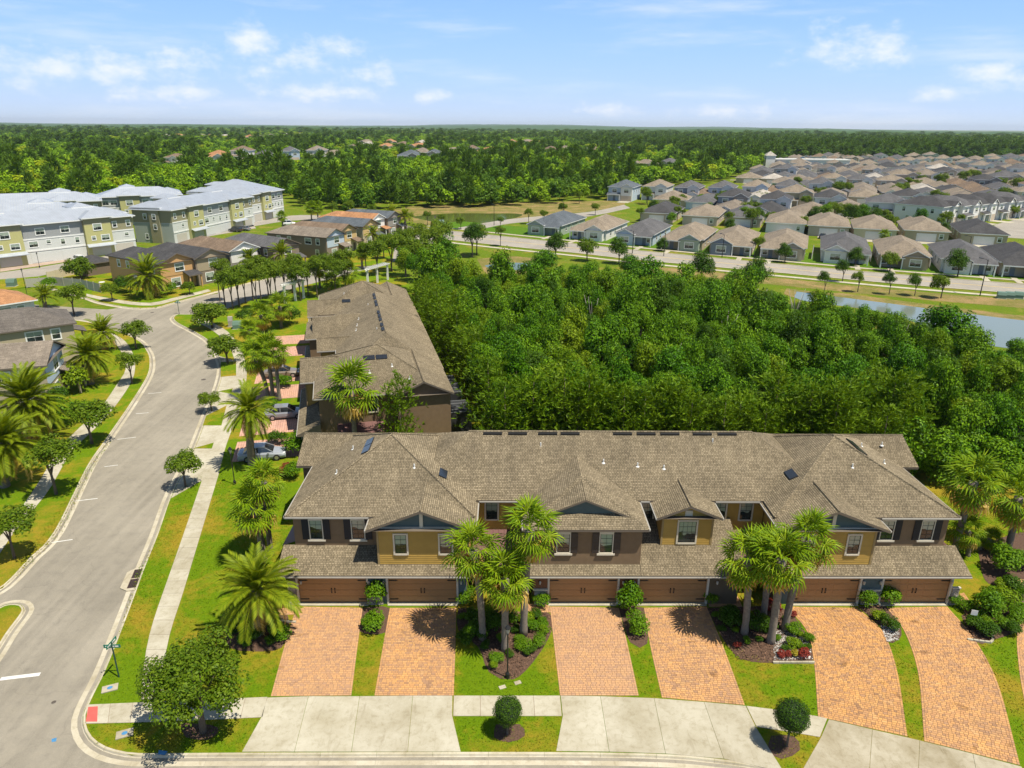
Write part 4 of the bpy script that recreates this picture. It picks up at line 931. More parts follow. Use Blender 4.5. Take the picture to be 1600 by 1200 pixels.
# ------------------------------------------------------------------ the pale three-storey townhouses with metal roofs
MROOF = metal_roof_mat('metal_roof', (.44, .475, .52)); RIB = metal_roof_mat('metal_rib', (.38, .43, .52))
W_WHT = paint('wall_offwhite', (.56, .575, .54), .8, .05); W_GRY = paint('wall_grey', (.30, .31, .31), .8, .05); W_YEL = paint('wall_lime', (.44, .42, .18), .8, .05)
W_OLV = paint('wall_olive', (.27, .25, .15), .8, .05); W_SAGE = paint('wall_sage', (.34, .38, .33), .8, .05); GDW = paint('garage_pale', (.48, .45, .38), .7, .05)
def metal_hip(name, R, x0, x1, y0, y1, z, s=.36):
    mb = MB(); hip(mb, x0, x1, y0, y1, z, s, fascia=.22); r = ob(name, mb.mesh(name, [MROOF, WHITE]), R); rb = MB()
    for f in mb.f[:4]:
        p = [Vector(mb.v[i]) for i in f]
        if len(p) < 3: continue
        n = (p[1]-p[0]).cross(p[2]-p[0]).normalized()
        if abs(n.z) > .99 or abs(n.z) < .1: continue
        if n.z < 0: n = -n
        u = Vector((-n.y, n.x, 0)).normalized(); lo = min(q.dot(u) for q in p); hi = max(q.dot(u) for q in p); k = lo+.3
        while k < hi:
            q = clip_half(clip_half(p, u, k, True), u, k+.1, False)
            if len(q) >= 3: rb.poly([c+n*.05 for c in q])
            k += .62
    o = ob('seam', rb.mesh('seam', RIB), r); o['kind'] = 'stuff'; return r
def three_storey(label, corner, rz, secs, D=12.5, from_right=False):
    """secs: (width, kind) from left to right; kind e = end, y = projecting lime bay, w = white stretch"""
    L = sum(s[0] for s in secs); c = Vector((corner[0], corner[1], 0)); ux = Vector((cos(rz), sin(rz), 0))
    if from_right: c = c-ux*L
    R = thing('metal_roof_townhouses', label, 'townhouses', c, rz, 'pale townhouses with metal roofs'); x = 0; E = 9.3; n = len(secs)
    metal_hip('roof', R, -.7, L+.7, -.7, D+.7, E+.0)
    for i, (w, k) in enumerate(secs):
        y0 = -.9 if k == 'y' else 0; e = .02 if k == 'y' else 0; a, b = x+.01, x+w-.01; top = E+.35 if k == 'y' else E-.02
        boxpart('wall', R, a, y0, -.3, b, D-e, 5.6, W_YEL if k == 'y' else W_WHT)
        lo = 7.9 if k == 'y' else 6.2
        boxpart('upper_wall', R, a, y0+.012, 5.6, b, D-.02, lo, W_YEL if k == 'y' else (W_OLV if k == 'e' else W_GRY)) ; boxpart('upper_wall', R, a, y0+.013, lo, b, D-.02, top, W_OLV if k in 'ye' else W_GRY)
        if k == 'y':
            metal_hip('bay_roof', R, a-.6, b+.6, y0-.6, D*.62, E+.4)
            boxpart('roof_room', R, a+1, D*.5, E, b-1.2, D*.88, E+2.5, W_OLV); metal_hip('bay_roof', R, a+.4, b-.6, D*.5-.6, D*.88+.6, E+2.5)
        elif k == 'e': metal_hip('bay_roof', R, a-.5, b+.5, D*.25, D+.5, E+.55)
        bd = MB(); bd.box(a-.02, y0-.1, 2.75, b+.02, y0+.01, 3.1)
        if k != 'y': bd.box(a-.02, y0-.08, 5.55, b+.02, y0+.011, 5.85)
        ob('band', bd.mesh('band', WHITE), R)
        if k == 'y':
            cn = MB(); cn.poly([(a-.3, y0-1.2, 2.6), (b+.3, y0-1.2, 2.6), (b+.1, y0, 3.15), (a-.1, y0, 3.15)]); cn.poly([(a-.3, y0-1.2, 2.45), (b+.3, y0-1.2, 2.45), (b+.3, y0-1.2, 2.6), (a-.3, y0-1.2, 2.6)]); ob('canopy', cn.mesh('canopy', [MROOF]), R)
        ng = 2 if w > 10 else 1
        for q in range(ng):
            xc = x+w*(q+.5)/ng; boxpart('garage_door', R, xc-2.3, y0-.04, .05, xc+2.3, y0+.02, 2.35, GDW if k != 'w' else W_WHT)
        T = dict(frame=WHITE, sash=WHITE, trim=.16, bars=(2, 2)); S = dict(frame=WHITE, sash=WHITE, trim=.14, bars=(1, 2))
        if k == 'w':
            for f in (.3, .7): window(R, x+w*f, y0, 6.6, 1.9, 1.5, **T)
            for f, tw in ((.16, 1), (.4, 0), (.63, 0), (.87, 0)): window(R, x+w*f, y0, 3.8 if f != .4 else 4.3, 1.9 if tw else .95, 1.3 if f != .4 else .8, **(T if tw else S))
        elif k == 'y':
            window(R, x+w*.48, y0, 6.5, 1.9, 1.5, **T); window(R, x+w*.28, y0, 4.1, .9, .9, **S); window(R, x+w*.72, y0, 3.8, 1.9, 1.3, **T)
        else:
            for f in (.22, .8): window(R, x+w*f, y0, 6.7, .95, 1.4, **S)
            window(R, x+w*.66, y0, 4.2, 1.0, .8, **S)
        x += w
    # the two ends
    for xs, sg, rr in ((0, -1, -pi/2), (L, 1, pi/2)):
        boxpart('end_wall', R, xs-.02, .1, -.3, xs+.02, D-.1, 5.5, W_SAGE if sg < 0 else W_WHT) if sg < 0 else None
        boxpart('end_bay', R, *((xs-.5, D*.3, -.2, xs, D*.55, E-.1) if sg < 0 else (xs, D*.3, -.2, xs+.5, D*.55, E-.1)), W_OLV)
        for yy, zz in ((D*.42, 6.6), (D*.68, 6.6), (D*.42, 3.8), (D*.7, .9)): window(R, xs+sg*(.53 if yy < D*.5 else .03), yy, zz, .95, 1.4, rr, frame=WHITE, sash=WHITE, trim=.14, bars=(1, 2))
    return R
pa = gp(87, 407); ua = Vector((.615, .788, 0)); t = 0
while to_px(*(pa+ua*t)[:2])[0] < 214: t += .2
FULL = [(7, 'e'), (7, 'y'), (15, 'w'), (7, 'y'), (7, 'e')]
three_storey('pale three-storey townhouses at the left edge with lime bays and a white car outside', pa+ua*t, atan2(ua.y, ua.x), [(7, 'e'), (7, 'y'), (14, 'w'), (6.5, 'y'), (6, 'e')], from_right=True)
three_storey('three-storey townhouses with sage end wall and five bays, behind the brown houses', gp(274, 380), radians(79), FULL)
three_storey('three-storey metal-roofed townhouses farthest right of the pale group, next to the side street', gp(392, 304, 9.3), radians(79), [(6, 'e'), (6, 'y'), (10, 'w')], D=24)
three_storey('three-storey townhouses with grey upper walls standing between the two front pale rows', (-137, 241, 0), radians(28), [(6, 'w'), (6, 'y'), (6, 'w'), (7, 'e')])
three_storey('metal-roofed townhouses at the left edge of which only the roof shows', (-117, 199, 0), radians(30), FULL, from_right=True)
three_storey('rearmost metal-roofed townhouses at far left under the green forest', (-131, 231, 0), radians(30), FULL, from_right=True)

# ------------------------------------------------------------------ the two-storey houses of the old street
def shing(name, c): return shingle(name, tuple(x*.8 for x in c), tuple(x*1.1 for x in c), tuple(x*.45 for x in c), .2, .5)
RF = {'charcoal': shing('roof_charcoal', (.075, .075, .078)), 'grey': shing('roof_grey', (.125, .125, .13)), 'tan': shing('roof_tan', (.265, .222, .17)), 'brown': shing('roof_brown', (.21, .155, .11)), 'slate': shing('roof_slate', (.115, .135, .155)),
      'terracotta': shing('roof_terracotta', (.42, .22, .11)), 'taupe': shing('roof_taupe', (.24, .205, .165)), 'weathered': shing('roof_weathered', (.15, .135, .12)), 'pale': shing('roof_pale', (.45, .42, .37))}
def wl(name, c): return paint('house_'+name, c, .85, .06)
WLS = {'tan': wl('tan', (.52, .31, .13)), 'taupe': wl('taupe', (.22, .175, .13)), 'khaki': wl('khaki', (.33, .27, .18)), 'sand': wl('sand', (.40, .34, .23)), 'grey': wl('grey', (.25, .23, .205)), 'blue': wl('blue', (.42, .50, .58)), 'white': wl('white', (.68, .67, .63)), 'cream': wl('cream', (.58, .5, .34)),
       'yellow': wl('yellow', (.52, .37, .16)), 'sage': wl('sage', (.32, .38, .3)), 'beige': wl('beige', (.45, .38, .29)), 'slate': wl('slate', (.2, .23, .27)), 'brown': wl('brown', (.17, .125, .09))}
def old_house(label, f, rz, w, d, roof, wall, face, zf=5.6, gable=True, porch='right'):
    R = thing('detached_house', label, 'house', (f[0], f[1], 0), rz, 'houses along the old street'); E = 5.6
    boxpart('wall', R, 0, 0, -.3, w, d, E, WLS[wall]); mb = MB(); a, b, g = hip(mb, -.45, w+.45, -.5, d+.45, E, .42, g0=gable, along='y')
    ob('roof', mb.mesh('roof', [RF[roof], WHITE if face == 'white' else FASCIA], uv=True), R)
    fm = MB(); fm.box(.3, -.06, 2.9, w-.3, .0, E-.02); 
    if gable: fm.poly([(-.2, -.055, E-.03), (w+.2, -.055, E-.03), (w/2, -.055, E+.42*(w/2+.2)-.03)])
    ob('front_gable', fm.mesh('front_gable', WLS[face]), R)
    K = dict(frame=WHITE, sash=WHITE, trim=.14)
    window(R, w*.55, -.06, 3.7, 1.9, 1.5, bars=(2, 2), **K); window(R, w*.4, -.0, .6, 1.9, 1.7, bars=(2, 2), **K)
    for yy in (.14, .3, .62, .8): window(R, 0, d*yy, 3.6, 1.0 if yy != .3 else 1.9, 1.4, -pi/2, bars=(1 if yy != .3 else 2, 2), **K)
    for yy in (.25, .7): window(R, w, d*yy, 3.6, 1.0, 1.4, pi/2, bars=(1, 2), **K)
    for yy in (.16, .5): window(R, 0, d*yy, .8, .9, 1.4, -pi/2, bars=(1, 2), **K)
    x0, x1 = (w*.62, w+.3) if porch == 'right' else (-.3, w*.38)
    pm = MB(); roof_face(pm, [(x0, -2.2, 2.75), (x1, -2.2, 2.75), (x1, 0, 3.5), (x0, 0, 3.5)]); pm.poly([(x0, -2.2, 2.55), (x1, -2.2, 2.55), (x1, -2.2, 2.75), (x0, -2.2, 2.75)], 1)
    pm.poly([(x0, -2.2, 2.6), (x0, 0, 3.4), (x1, 0, 3.4), (x1, -2.2, 2.6)], 1)
    ob('porch_roof', pm.mesh('porch_roof', [RF[roof], FASCIA], uv=True), R)
    for xx in (x0+.3, x1-.3): boxpart('porch_post', R, xx-.12, -2.0, 0, xx+.12, -1.76, 2.6, WLS['white'] if face == 'white' else WLS[wall])
    boxpart('front_door', R, (x0+x1)/2-.5, -.03, 0, (x0+x1)/2+.5, .02, 2.1, WLS['brown'])
    boxpart('garage_door', R, w/2-2.2, d-.02, 0, w/2+2.2, d+.04, 2.2, WLS['beige'])
    return R
HS = [((249,413), 'charcoal', 'tan', 'tan', 'orange-tan house with dark weathered roof and twin front windows, nearest the crossroads'),
      ((304,405), 'charcoal', 'taupe', 'khaki', 'grey-brown house with khaki gable and dark roof, right of the orange-tan one'),
      ((358,393), 'brown', 'grey', 'white', 'grey house with white front gable under a plain brown roof'),
      ((426,387), 'grey', 'taupe', 'taupe', 'taupe house with grey roof just left of the blue-gabled house'),
      ((509,371), 'taupe', 'taupe', 'blue', 'taupe house with pale blue front gable and tan-brown roof'),
      ((530,363), 'brown', 'cream', 'yellow', 'cream-yellow house with reddish brown roof behind the blue-gabled house'),
      ((566,354), 'slate', 'sand', 'yellow', 'sand house with slate blue-grey roof and yellow front'),
      ((579,345), 'terracotta', 'taupe', 'white', 'house with rust-orange roof and white gable near the street end'),
      ((605,341), 'slate', 'taupe', 'grey', 'last house of the old street, grey roofed, beside the big palm')]
for i, (f, rf, wa, fa, lab) in enumerate(HS):
    p = gp(*f, 5.6); old_house(lab, p, radians(57 if i < 4 else 66), 7.6, 19, rf, wa, fa)
p = gp(113, 504, 5.6); old_house('house with weathered grey roof and khaki upper wall at the left edge of the view', p, radians(128), 9, 16, 'weathered', 'sand', 'khaki', gable=False)
p = gp(67, 570, 5.6); old_house('tan-roofed house with blue front gable at the left edge, nearest the camera', p, radians(108), 8, 15, 'taupe', 'sand', 'blue')
p = gp(52, 468, 5.6); old_house('house with bright orange shingle roof at the left edge', p, radians(140), 8.5, 14, 'terracotta', 'white', 'white', gable=False)
# the low patio wing beside the orange-tan house, and its fence
R = thing('patio_house', 'small dark-roofed rear wing with patio behind the pale fence', 'outbuilding', gp(136, 432), radians(57)); boxpart('wall', R, 0, 0, -.2, 6.5, 6, 2.7, WLS['brown']); mb = MB(); hip(mb, -.4, 6.9, -.4, 6.4, 2.7, .4, along='y'); ob('roof', mb.mesh('roof', [RF['charcoal'], FASCIA], uv=True), R)
FEN = paint('fence_vinyl', (.42, .40, .33), .6, .06)
def fence(name, label, pts, h=1.8, mat=FEN, cat='fence', bay=2.4):
    P = px(pts); L = sum(hypot(b[0]-a[0], b[1]-a[1]) for a, b in zip(P, P[1:])); n = max(1, round(L/bay)); q = resample(P, n); R = thing(name, label, cat, (q[0][0], q[0][1], 0)); o = Vector((*q[0], 0))
    for i, c in enumerate(q):
        mb = MB(); x, y = c[0]-o.x, c[1]-o.y; mb.box(x-.07, y-.07, -.1, x+.07, y+.07, h+.12); ob('post', mb.mesh('post', mat), R)
        if i < n:
            d = q[i+1]; mb = MB(); a = Vector((x, y, 0)); b = Vector((d[0]-o.x, d[1]-o.y, 0)); t = (b-a).normalized(); nn = Vector((-t.y, t.x, 0))*.025; m = int((b-a).length/.3)
            for k in range(m):
                s0 = a+(b-a)*(k/m+.004); s1 = a+(b-a)*((k+1)/m-.004)
                for w in (nn, -nn): mb.poly([s0+w, s1+w, s1+w+Vector((0, 0, h)), s0+w+Vector((0, 0, h))])
            ob('panel', mb.mesh('panel', mat), R)
    return R
fence('vinyl_fence', 'pale vinyl privacy fence along the corner garden by the crossroads', [(42, 449), (85, 446), (125, 449), (158, 457)])
fence('garden_fence', 'pale fence facing the alley in front of the lime townhouses', [(75, 438), (120, 428), (152, 421)], mat=WLS['cream'])

# ------------------------------------------------------------------ the suburb on the right
def cottage(label, loc, rz, w=10.6, d=19, roof='tan', wall='beige', gable='white', variant=0):
    R = thing('cottage', label, 'house', loc, rz, 'single-storey houses of the suburb'); E = 3.0
    boxpart('wall', R, 0, 0, -.4, w, d, E, WLS[wall]); mb = MB(); hip(mb, -.45, w+.45, -.45, d+.45, E, .44, along='y')
    gx0, gx1 = (.6, 5.6) if variant == 0 else (w-5.6, w-.6)
    hip(mb, gx0-.35, gx1+.35, -2.2, 6, E, .5, g0=True, along='y'); ob('roof', mb.mesh('roof', [RF[roof], WHITE], uv=True), R)
    fw = MB(); fw.box(gx0, -1.8, -.3, gx1, .02, E-.02); fw.poly([(gx0-.2, -1.81, E-.04), (gx1+.2, -1.81, E-.04), ((gx0+gx1)/2, -1.81, E+.5*(gx1-gx0+.4)/2)]); ob('front_gable', fw.mesh('front_gable', WLS[gable]), R)
    K = dict(frame=WHITE, sash=WHITE, trim=.14); window(R, (gx0+gx1)/2, -1.8, .8, 2.3, 1.5, bars=(2, 2), **K)
    p0, p1 = (5.7, w) if variant == 0 else (0, w-5.7)
    pm = MB(); roof_face(pm, [(p0, -2.0, 2.6), (p1+.3, -2.0, 2.6), (p1+.3, 0, 3.25), (p0, 0, 3.25)]); pm.poly([(p0, -2, 2.35), (p1+.3, -2, 2.35), (p1+.3, -2, 2.6), (p0, -2, 2.6)], 1); ob('porch_roof', pm.mesh('porch_roof', [RF[roof], WHITE], uv=True), R)
    for xx in (p0+.25, p1-.15): boxpart('porch_post', R, xx-.13, -1.9, -.1, xx+.13, -1.64, 2.45, WHITE)
    boxpart('front_door', R, (p0+p1)/2-.5, -.03, 0, (p0+p1)/2+.5, .02, 2.1, WLS['slate']); window(R, p1-1.1 if variant == 0 else 1.1, 0, .8, 1.1, 1.4, bars=(1, 2), **K)
    for yy in (.2, .4, .7): window(R, w, d*yy, 1.0, 1.0, 1.3, pi/2, bars=(1, 2), **K); window(R, 0, d*yy, 1.0, 1.0, 1.3, -pi/2, bars=(1, 2), **K)
    boxpart('garage_door', R, w/2-2.4, d-.02, 0, w/2+2.4, d+.05, 2.25, WLS['white']); boxpart('driveway', R, w/2-2.6, d+.06, -.1, w/2+2.6, d+4.2, .06, CONC); boxpart('front_path', R, (p0+p1)/2-.6, -7.5, -.1, (p0+p1)/2+.6, -2.1, .05, CONC); window(R, w/2-3.6, d, 1.0, .9, 1.2, pi, bars=(1, 2), **K)
    return R
def villa(label, loc, rz, w=10.4, d=15, roof='grey', wall='white', gable='white'):
    R = thing('two_storey_house', label, 'house', loc, rz, 'two-storey houses of the suburb'); E = 5.7
    boxpart('wall', R, 0, 0, -.4, w, d, E, WLS[wall]); mb = MB(); hip(mb, -.45, w+.45, -.45, d+.45, E, .45, along='y'); hip(mb, w-5.2, w+.3, -1.5, 6, E, .55, g0=True, along='y'); ob('roof', mb.mesh('roof', [RF[roof], WHITE], uv=True), R)
    fw = MB(); fw.box(w-4.8, -1.1, -.3, w, .02, E-.02); fw.poly([(w-5, -1.11, E-.04), (w+.1, -1.11, E-.04), (w-2.45, -1.11, E+1.35)]); ob('front_gable', fw.mesh('front_gable', WLS[gable]), R)
    K = dict(frame=WHITE, sash=WHITE, trim=.14); window(R, w-2.45, -1.1, 3.5, 1.9, 1.4, bars=(2, 2), **K); window(R, 2.6, 0, 3.5, 1.9, 1.4, bars=(2, 2), **K)
    boxpart('garage_door', R, w-4.7, -1.14, 0, w-.3, -1.08, 2.2, WLS['beige']); boxpart('driveway', R, w-4.9, -7.5, -.1, w-.1, -1.2, .06, CONC)
    pm = MB(); roof_face(pm, [(-.3, -1.8, 2.7), (w-4.9, -1.8, 2.7), (w-4.9, 0, 3.4), (-.3, 0, 3.4)]); pm.poly([(-.3, -1.8, 2.45), (w-4.9, -1.8, 2.45), (w-4.9, -1.8, 2.7), (-.3, -1.8, 2.7)], 1); ob('porch_roof', pm.mesh('porch_roof', [RF[roof], WHITE], uv=True), R)
    for xx in (.2, w-5.2): boxpart('porch_post', R, xx-.13, -1.7, -.1, xx+.13, -1.44, 2.5, WHITE)
    boxpart('front_door', R, 2.1, -.03, 0, 3.1, .02, 2.1, WLS['slate'])
    for yy in (.2, .5, .8): window(R, w, d*yy, 3.5, 1.0, 1.4, pi/2, bars=(1, 2), **K); window(R, 0, d*yy, 3.5, 1.0, 1.4, -pi/2, bars=(1, 2), **K)
    for yy in (.3, .7): window(R, 0, d*yy, .8, 1.0, 1.4, -pi/2, bars=(1, 2), **K)
    for xx in (2.5, w-2.5): window(R, xx, d, 3.5, 1.5, 1.4, pi, bars=(2, 2), **K)
    return R
BZ = radians(-22); ORD = ['first', 'second', 'third', 'fourth', 'fifth', 'sixth', 'seventh', 'eighth', 'ninth', 'tenth', 'eleventh', 'twelfth', 'thirteenth']
COT = [cottage('charcoal-roofed grey cottage, first from the left along the boulevard', (0, 0, -.14), 0, roof='slate', wall='sage', gable='sage', variant=1), None]
COT += [cottage('wide tan-roofed house with double front', (0, 0, -.14), 0, w=12.6, d=16.5, variant=1), cottage('narrow long grey-roofed house', (0, 0, -.14), 0, w=9.4, d=21, variant=0)]
COT[1] = cottage('tan-roofed cottage with white gable, second from the left along the boulevard', (0, 0, -.14), 0, roof='tan', wall='white', gable='white', variant=0)
VIL2 = villa('broad tall white house', (0, 0, -.14), 0, w=12.5, d=13); VIL = villa('grey-roofed pale blue two-storey house at the left end of the back row beside the woods', (0, 0, -.14), 0, roof='slate', wall='blue', gable='white')
used = set()
def put(proto, loc, rz, lab, roof, wall, gable, sc=1.0):
    ov = dict(roof=RF[roof], porch_roof=RF[roof], wall=WLS[wall], front_gable=WLS[gable])
    if proto.name not in used:
        used.add(proto.name); proto.location = loc; proto.rotation_euler.z = rz; proto['label'] = lab; proto.scale = (sc, sc, sc) if isinstance(sc, (int, float)) else sc
        for ch in proto.children:
            st = ch.name.split('.')[0]
            if st in ov: ch.material_slots[0].link = 'OBJECT'; ch.material_slots[0].material = ov[st]
        return proto
    return clone(proto, loc, rz, lab, sc=sc, **ov)
def spot(x, y, side=0): p = gp(x, y, -.14); return (p.x, p.y, -.14)
taken = []
row1 = [(826,365,'slate','sage','sage'), (893,372.5,'tan','white','white'), (962,380,'grey','blue','blue'), (1035,388,'tan','sand','sage'), (1108,395.5,'tan','beige','slate'), (1187,402,'tan','beige','beige'), (1282,408,'grey','white','white'), (1372,416,'tan','khaki','khaki'), (1468,424,'grey','white','white'), (1560,430,'charcoal','beige','sand')]
for i, (x, y, rf, wa, ga) in enumerate(row1):
    put(COT[(i+1) % 2], spot(x, y), BZ-radians(2 if i < 4 else 0), f'{rf}-roofed {wa} cottage facing the boulevard, {ORD[i]} from the left in its row', rf, wa, ga, (1.04, 1.24, 1.08)); taken.append(Vector(spot(x+20, y-8)))
row2 = [(1000,346,'charcoal','beige'), (1066,351,'tan','beige'), (1132,353,'grey','beige'), (1196,363,'tan','white'), (1262,368,'tan','beige'), (1333,373,'tan','cream'), (1412,376,'tan','sand'), (1500,381,'charcoal','sand')]
for i, (x, y, rf, wa) in enumerate(row2):
    p = Vector(spot(x, y)); ex = Vector((cos(BZ), sin(BZ), 0)); ey = Vector((-sin(BZ), cos(BZ), 0)); q = p+ex*11.8+ey*22.8
    put(COT[i % 2], (q.x, q.y, -.14), BZ+pi, f'{rf}-roofed {wa} house seen garage-side, {ORD[i]} from left behind the boulevard row', rf, wa, wa, (1.12, 1.2, 1.12)); taken.append(p+ex*5+ey*9)
row3 = [(950,313,'slate','blue','white'), (1003,312,'tan','white','white'), (1052,314,'grey','slate','white'), (1105,314,'grey','blue','white'), (1158,312,'tan','white','blue'), (1210,311,'grey','blue','white'), (1262,306,'grey','white','white'), (1120,331,'charcoal','slate','grey'), (1185,336,'charcoal','white','white'), (1270,333,'charcoal','white','white'), (1395,330,'charcoal','white','white')]
for i, (x, y, rf, wa, ga) in enumerate(row3):
    put(VIL, spot(x, y), BZ, f'tall {wa} house with {rf} roof and {ga} gable, {ORD[i]} beside the woods', rf, wa, ga, 1.1); taken.append(Vector(spot(x+15, y-6)))
row4 = [(1468,352,'charcoal'), (1500,350,'grey'), (1528,347,'charcoal'), (1556,344,'charcoal'), (1584,341,'grey')]
for i, (x, y, rf) in enumerate(row4):
    put(VIL, spot(x, y), radians(38), f'white two-storey row house with gabled porch and {rf} roof, {ORD[i]} along the curved street', rf, 'white', 'white', 1.12); taken.append(Vector(spot(x, y-4)))
AREA = [(1010, 330), (1120, 340), (1240, 352), (1300, 346), (1430, 345), (1460, 330), (1660, 326), (1660, 243.5), (1300, 245), (1230, 250), (1180, 264), (1130, 285), (1240, 300), (1010, 318)]
rr = random.Random(11); ex = Vector((cos(BZ), sin(BZ), 0)); ey = Vector((-sin(BZ), cos(BZ), 0)); n_fill = 0
roofs = ['tan']*5+['taupe']*3+['grey']*4+['charcoal']*3+['brown']*2+['weathered', 'pale', 'grey', 'taupe']; walls = ['white']*4+['beige']*3+['sand', 'grey', 'blue', 'sage', 'khaki', 'cream']
rowz = [288, 313, 344, 369, 399, 424, 454, 480, 511, 537, 570, 598, 634, 668, 705, 742, 785, 830, 880, 935]; WORDN = 'one two three four five six seven eight nine ten eleven twelve thirteen fourteen fifteen sixteen seventeen eighteen nineteen twenty'.split()
for ri, nd in enumerate(rowz):
    col = 0; s = -260+rr.uniform(0, 10)
    while s < 420:
        s += rr.uniform(13.2, 14.6) if nd < 560 else rr.uniform(14, 16); p = ex*s+ey*nd; x, y = to_px(p.x, p.y, 0)
        if not inside((x, y), AREA) or any((p-t.xy.to_3d()).xy.length < 13 for t in taken): continue
        tall = rr.random() < .22; rf, wa = rr.choice(roofs), rr.choice(walls); back = ri % 2 == 1; q = p+(ex*12+ey*21.5 if back and not tall else Vector((0, 0, 0))); col += 1; n_fill += 1
        put((VIL if rr.random() < .5 else VIL2) if tall else rr.choice(COT), (q.x, q.y, -.14), BZ+(pi if back and not tall else 0)+rr.uniform(-.06, .06), f'{"two-storey" if tall else "single-storey"} {wa} house with {rf} roof, {ORD[col-1] if col <= 13 else ORD[col-14]+" past a dozen" if col <= 26 else "far along"} from left in suburban street {WORDN[ri]}', rf, wa, rr.choice(('white', wa)), (rr.uniform(1.1, 1.2), rr.uniform(1.1, 1.2), rr.uniform(1.0, 1.15)))
for j, nd in enumerate(rowz[:-8]):
    lo = None
    for s in range(-200, 430, 3):
        x, y = to_px(*(ex*s+ey*nd)[:2])
        if inside((x, y), AREA): lo = s if lo is None else lo; hi = s
    if lo is None: continue
    a0, a1 = (22.2, 24.6) if j % 2 == 0 else (24, 30); q = [ex*lo+ey*(nd+a0), ex*hi+ey*(nd+a0), ex*hi+ey*(nd+a1), ex*lo+ey*(nd+a1)]
    sheet('lane', q, -.128, PBK if j % 2 == 0 else ROADL)
for n0, n1 in ((222.5, 246),): pass
print('FILL', n_fill)
# the long white pavilion at the back of the estate
p = gp(1212, 262, -.14); R = thing('pavilion', 'long low white pavilion with dark arches at the back of the suburb', 'pavilion', p, radians(-4)); LP = 62
boxpart('wall', R, 0, 0, 0, LP, 12, 6.5, WLS['white']); boxpart('parapet', R, -.5, -.5, 6.51, LP+.5, 12.5, 7.4, WLS['white'])
for i in range(11): am = MB(); am.prism([(2+i*5.4, -.12), (5.2+i*5.4, -.12), (5.2+i*5.4, .0), (2+i*5.4, .0)], .2, 4.2); ob('arch', am.mesh('arch', WLS['slate']), R)
boxpart('tower', R, -9, 0, 0, -1, 8, 10, WLS['white']); mb = MB(); hip(mb, -9.6, -.4, -.6, 8.6, 10, .8, along='y'); ob('tower_roof', mb.mesh('tower_roof', [RF['pale'], WHITE], uv=True), R)
WF = paint('fence_white', (.62, .62, .58), .6, .05)
for i, pts in enumerate([[(948, 374), (962, 367)], [(1092, 390), (1103, 381)], [(1155, 396), (1165, 386)], [(1268, 404), (1270, 394)], [(1360, 408), (1357, 396)], [(1452, 418), (1446, 404)], [(1545, 425), (1536, 410)]]): fence('garden_fence', f'white garden fence beside the {["blue", "sage-gabled", "slate-gabled", "grey-roofed", "khaki", "last white", "rightmost"][i]} cottage of the boulevard row', pts, 1.8, WF)
# houses glimpsed among the distant woods
far_h = [(258,259,'brown','white',1), (318,252,'terracotta','white',0), (362,251,'brown','white',1), (402,251,'grey','white',0), (440,252,'grey','blue',1), (480,250,'taupe','white',1), (500,249,'tan','sand',0), (545,234,'brown','sand',0), (568,230,'pale','sand',0), (590,234,'terracotta','cream',0), (615,231,'brown','sand',0), (640,233,'terracotta','sand',0), (668,246,'slate','grey',0), (690,243,'tan','beige',0), (622,250,'slate','grey',0), (645,244,'taupe','sand',0), (705,240,'slate','blue',0), (728,239,'brown','beige',0), (745,242,'terracotta','sand',0), (765,242,'tan','cream',0), (790,226,'terracotta','sand',0), (812,225,'tan','sand',0), (832,226,'terracotta','cream',0), (855,240,'brown','sand',0), (880,238,'tan','sand',0), (912,239,'brown','sand',0), (960,238,'slate','grey',0), (985,262,'tan','sand',0), (1010,262,'tan','beige',0), (1030,259,'grey','beige',0),
         (252,215.5,'pale','sand',0), (268,214.5,'terracotta','sand',0), (285,215,'terracotta','cream',0), (305,215,'tan','sand',0), (322,216,'terracotta','sand',0), (342,216,'pale','sand',0), (362,217,'brown','sand',0), (382,217,'terracotta','sand',0), (402,217,'tan','sand',0), (418,215,'taupe','white',0), (440,213,'pale','white',0), (462,213,'taupe','white',0), (560,226,'tan','sand',0), (605,225,'terracotta','sand',0), (650,227,'pale','sand',0)]
FARH = []
for i, (x, y, rf, wa, tl) in enumerate(far_h):
    k = ['left', 'middle', 'right'][min(2, int(x/380))]; p = spot(x, y); FARH.append(Vector(p)); dd = Vector(p).length
    put(VIL if tl else rr.choice(COT), p, radians(rr.uniform(-35, 25)), f'{rf}-roofed {wa} house in the {k} distant woods, {ORD[i % 13]} of its {["near", "farther", "farthest", "last"][i//13]} cluster', rf, wa, wa, 1.15 if dd < 700 else 1.6)
# ------------------------------------------------------------------ trees
OAKC = [crown_mesh('oak_crown', 30+i, 3600, 1.0, .78, 26, .34, .115, L_OAK, z=0) for i in range(3)]
FORC = [crown_mesh('crown', 50+i, 5600, 1.0, .95+.12*(i % 3), 38, .34, .092, [L_FOREST, L_FOREST, L_FOREST2, L_FOREST, L_DARK, L_FOREST][i]) for i in range(6)]
BIGC = crown_mesh('oak_crown', 77, 15000, 1.0, .82, 75, .21, .05, L_OAK)
TRK = limb_trunk('trunk', 5, 1.0, .05, .35, 5); TRKF = limb_trunk('trunk', 6, 1.0, .028, .18, 4)
PINES = [pine_mesh('pine_crown', 90+i, 1.0, .25, 44, 9, .06, L_PINE, .1) for i in range(3)]
pt = MB(); pt.tube([(0, 0, -.02), (.01, 0, .5), (0, 0, .98)], [.017, .011, .002], 7); PTR = pt.mesh('trunk', BARK, smooth=True)
def mpp(p): return (p-Vector((0, 0, CAM_H))).dot(_f)/FPX
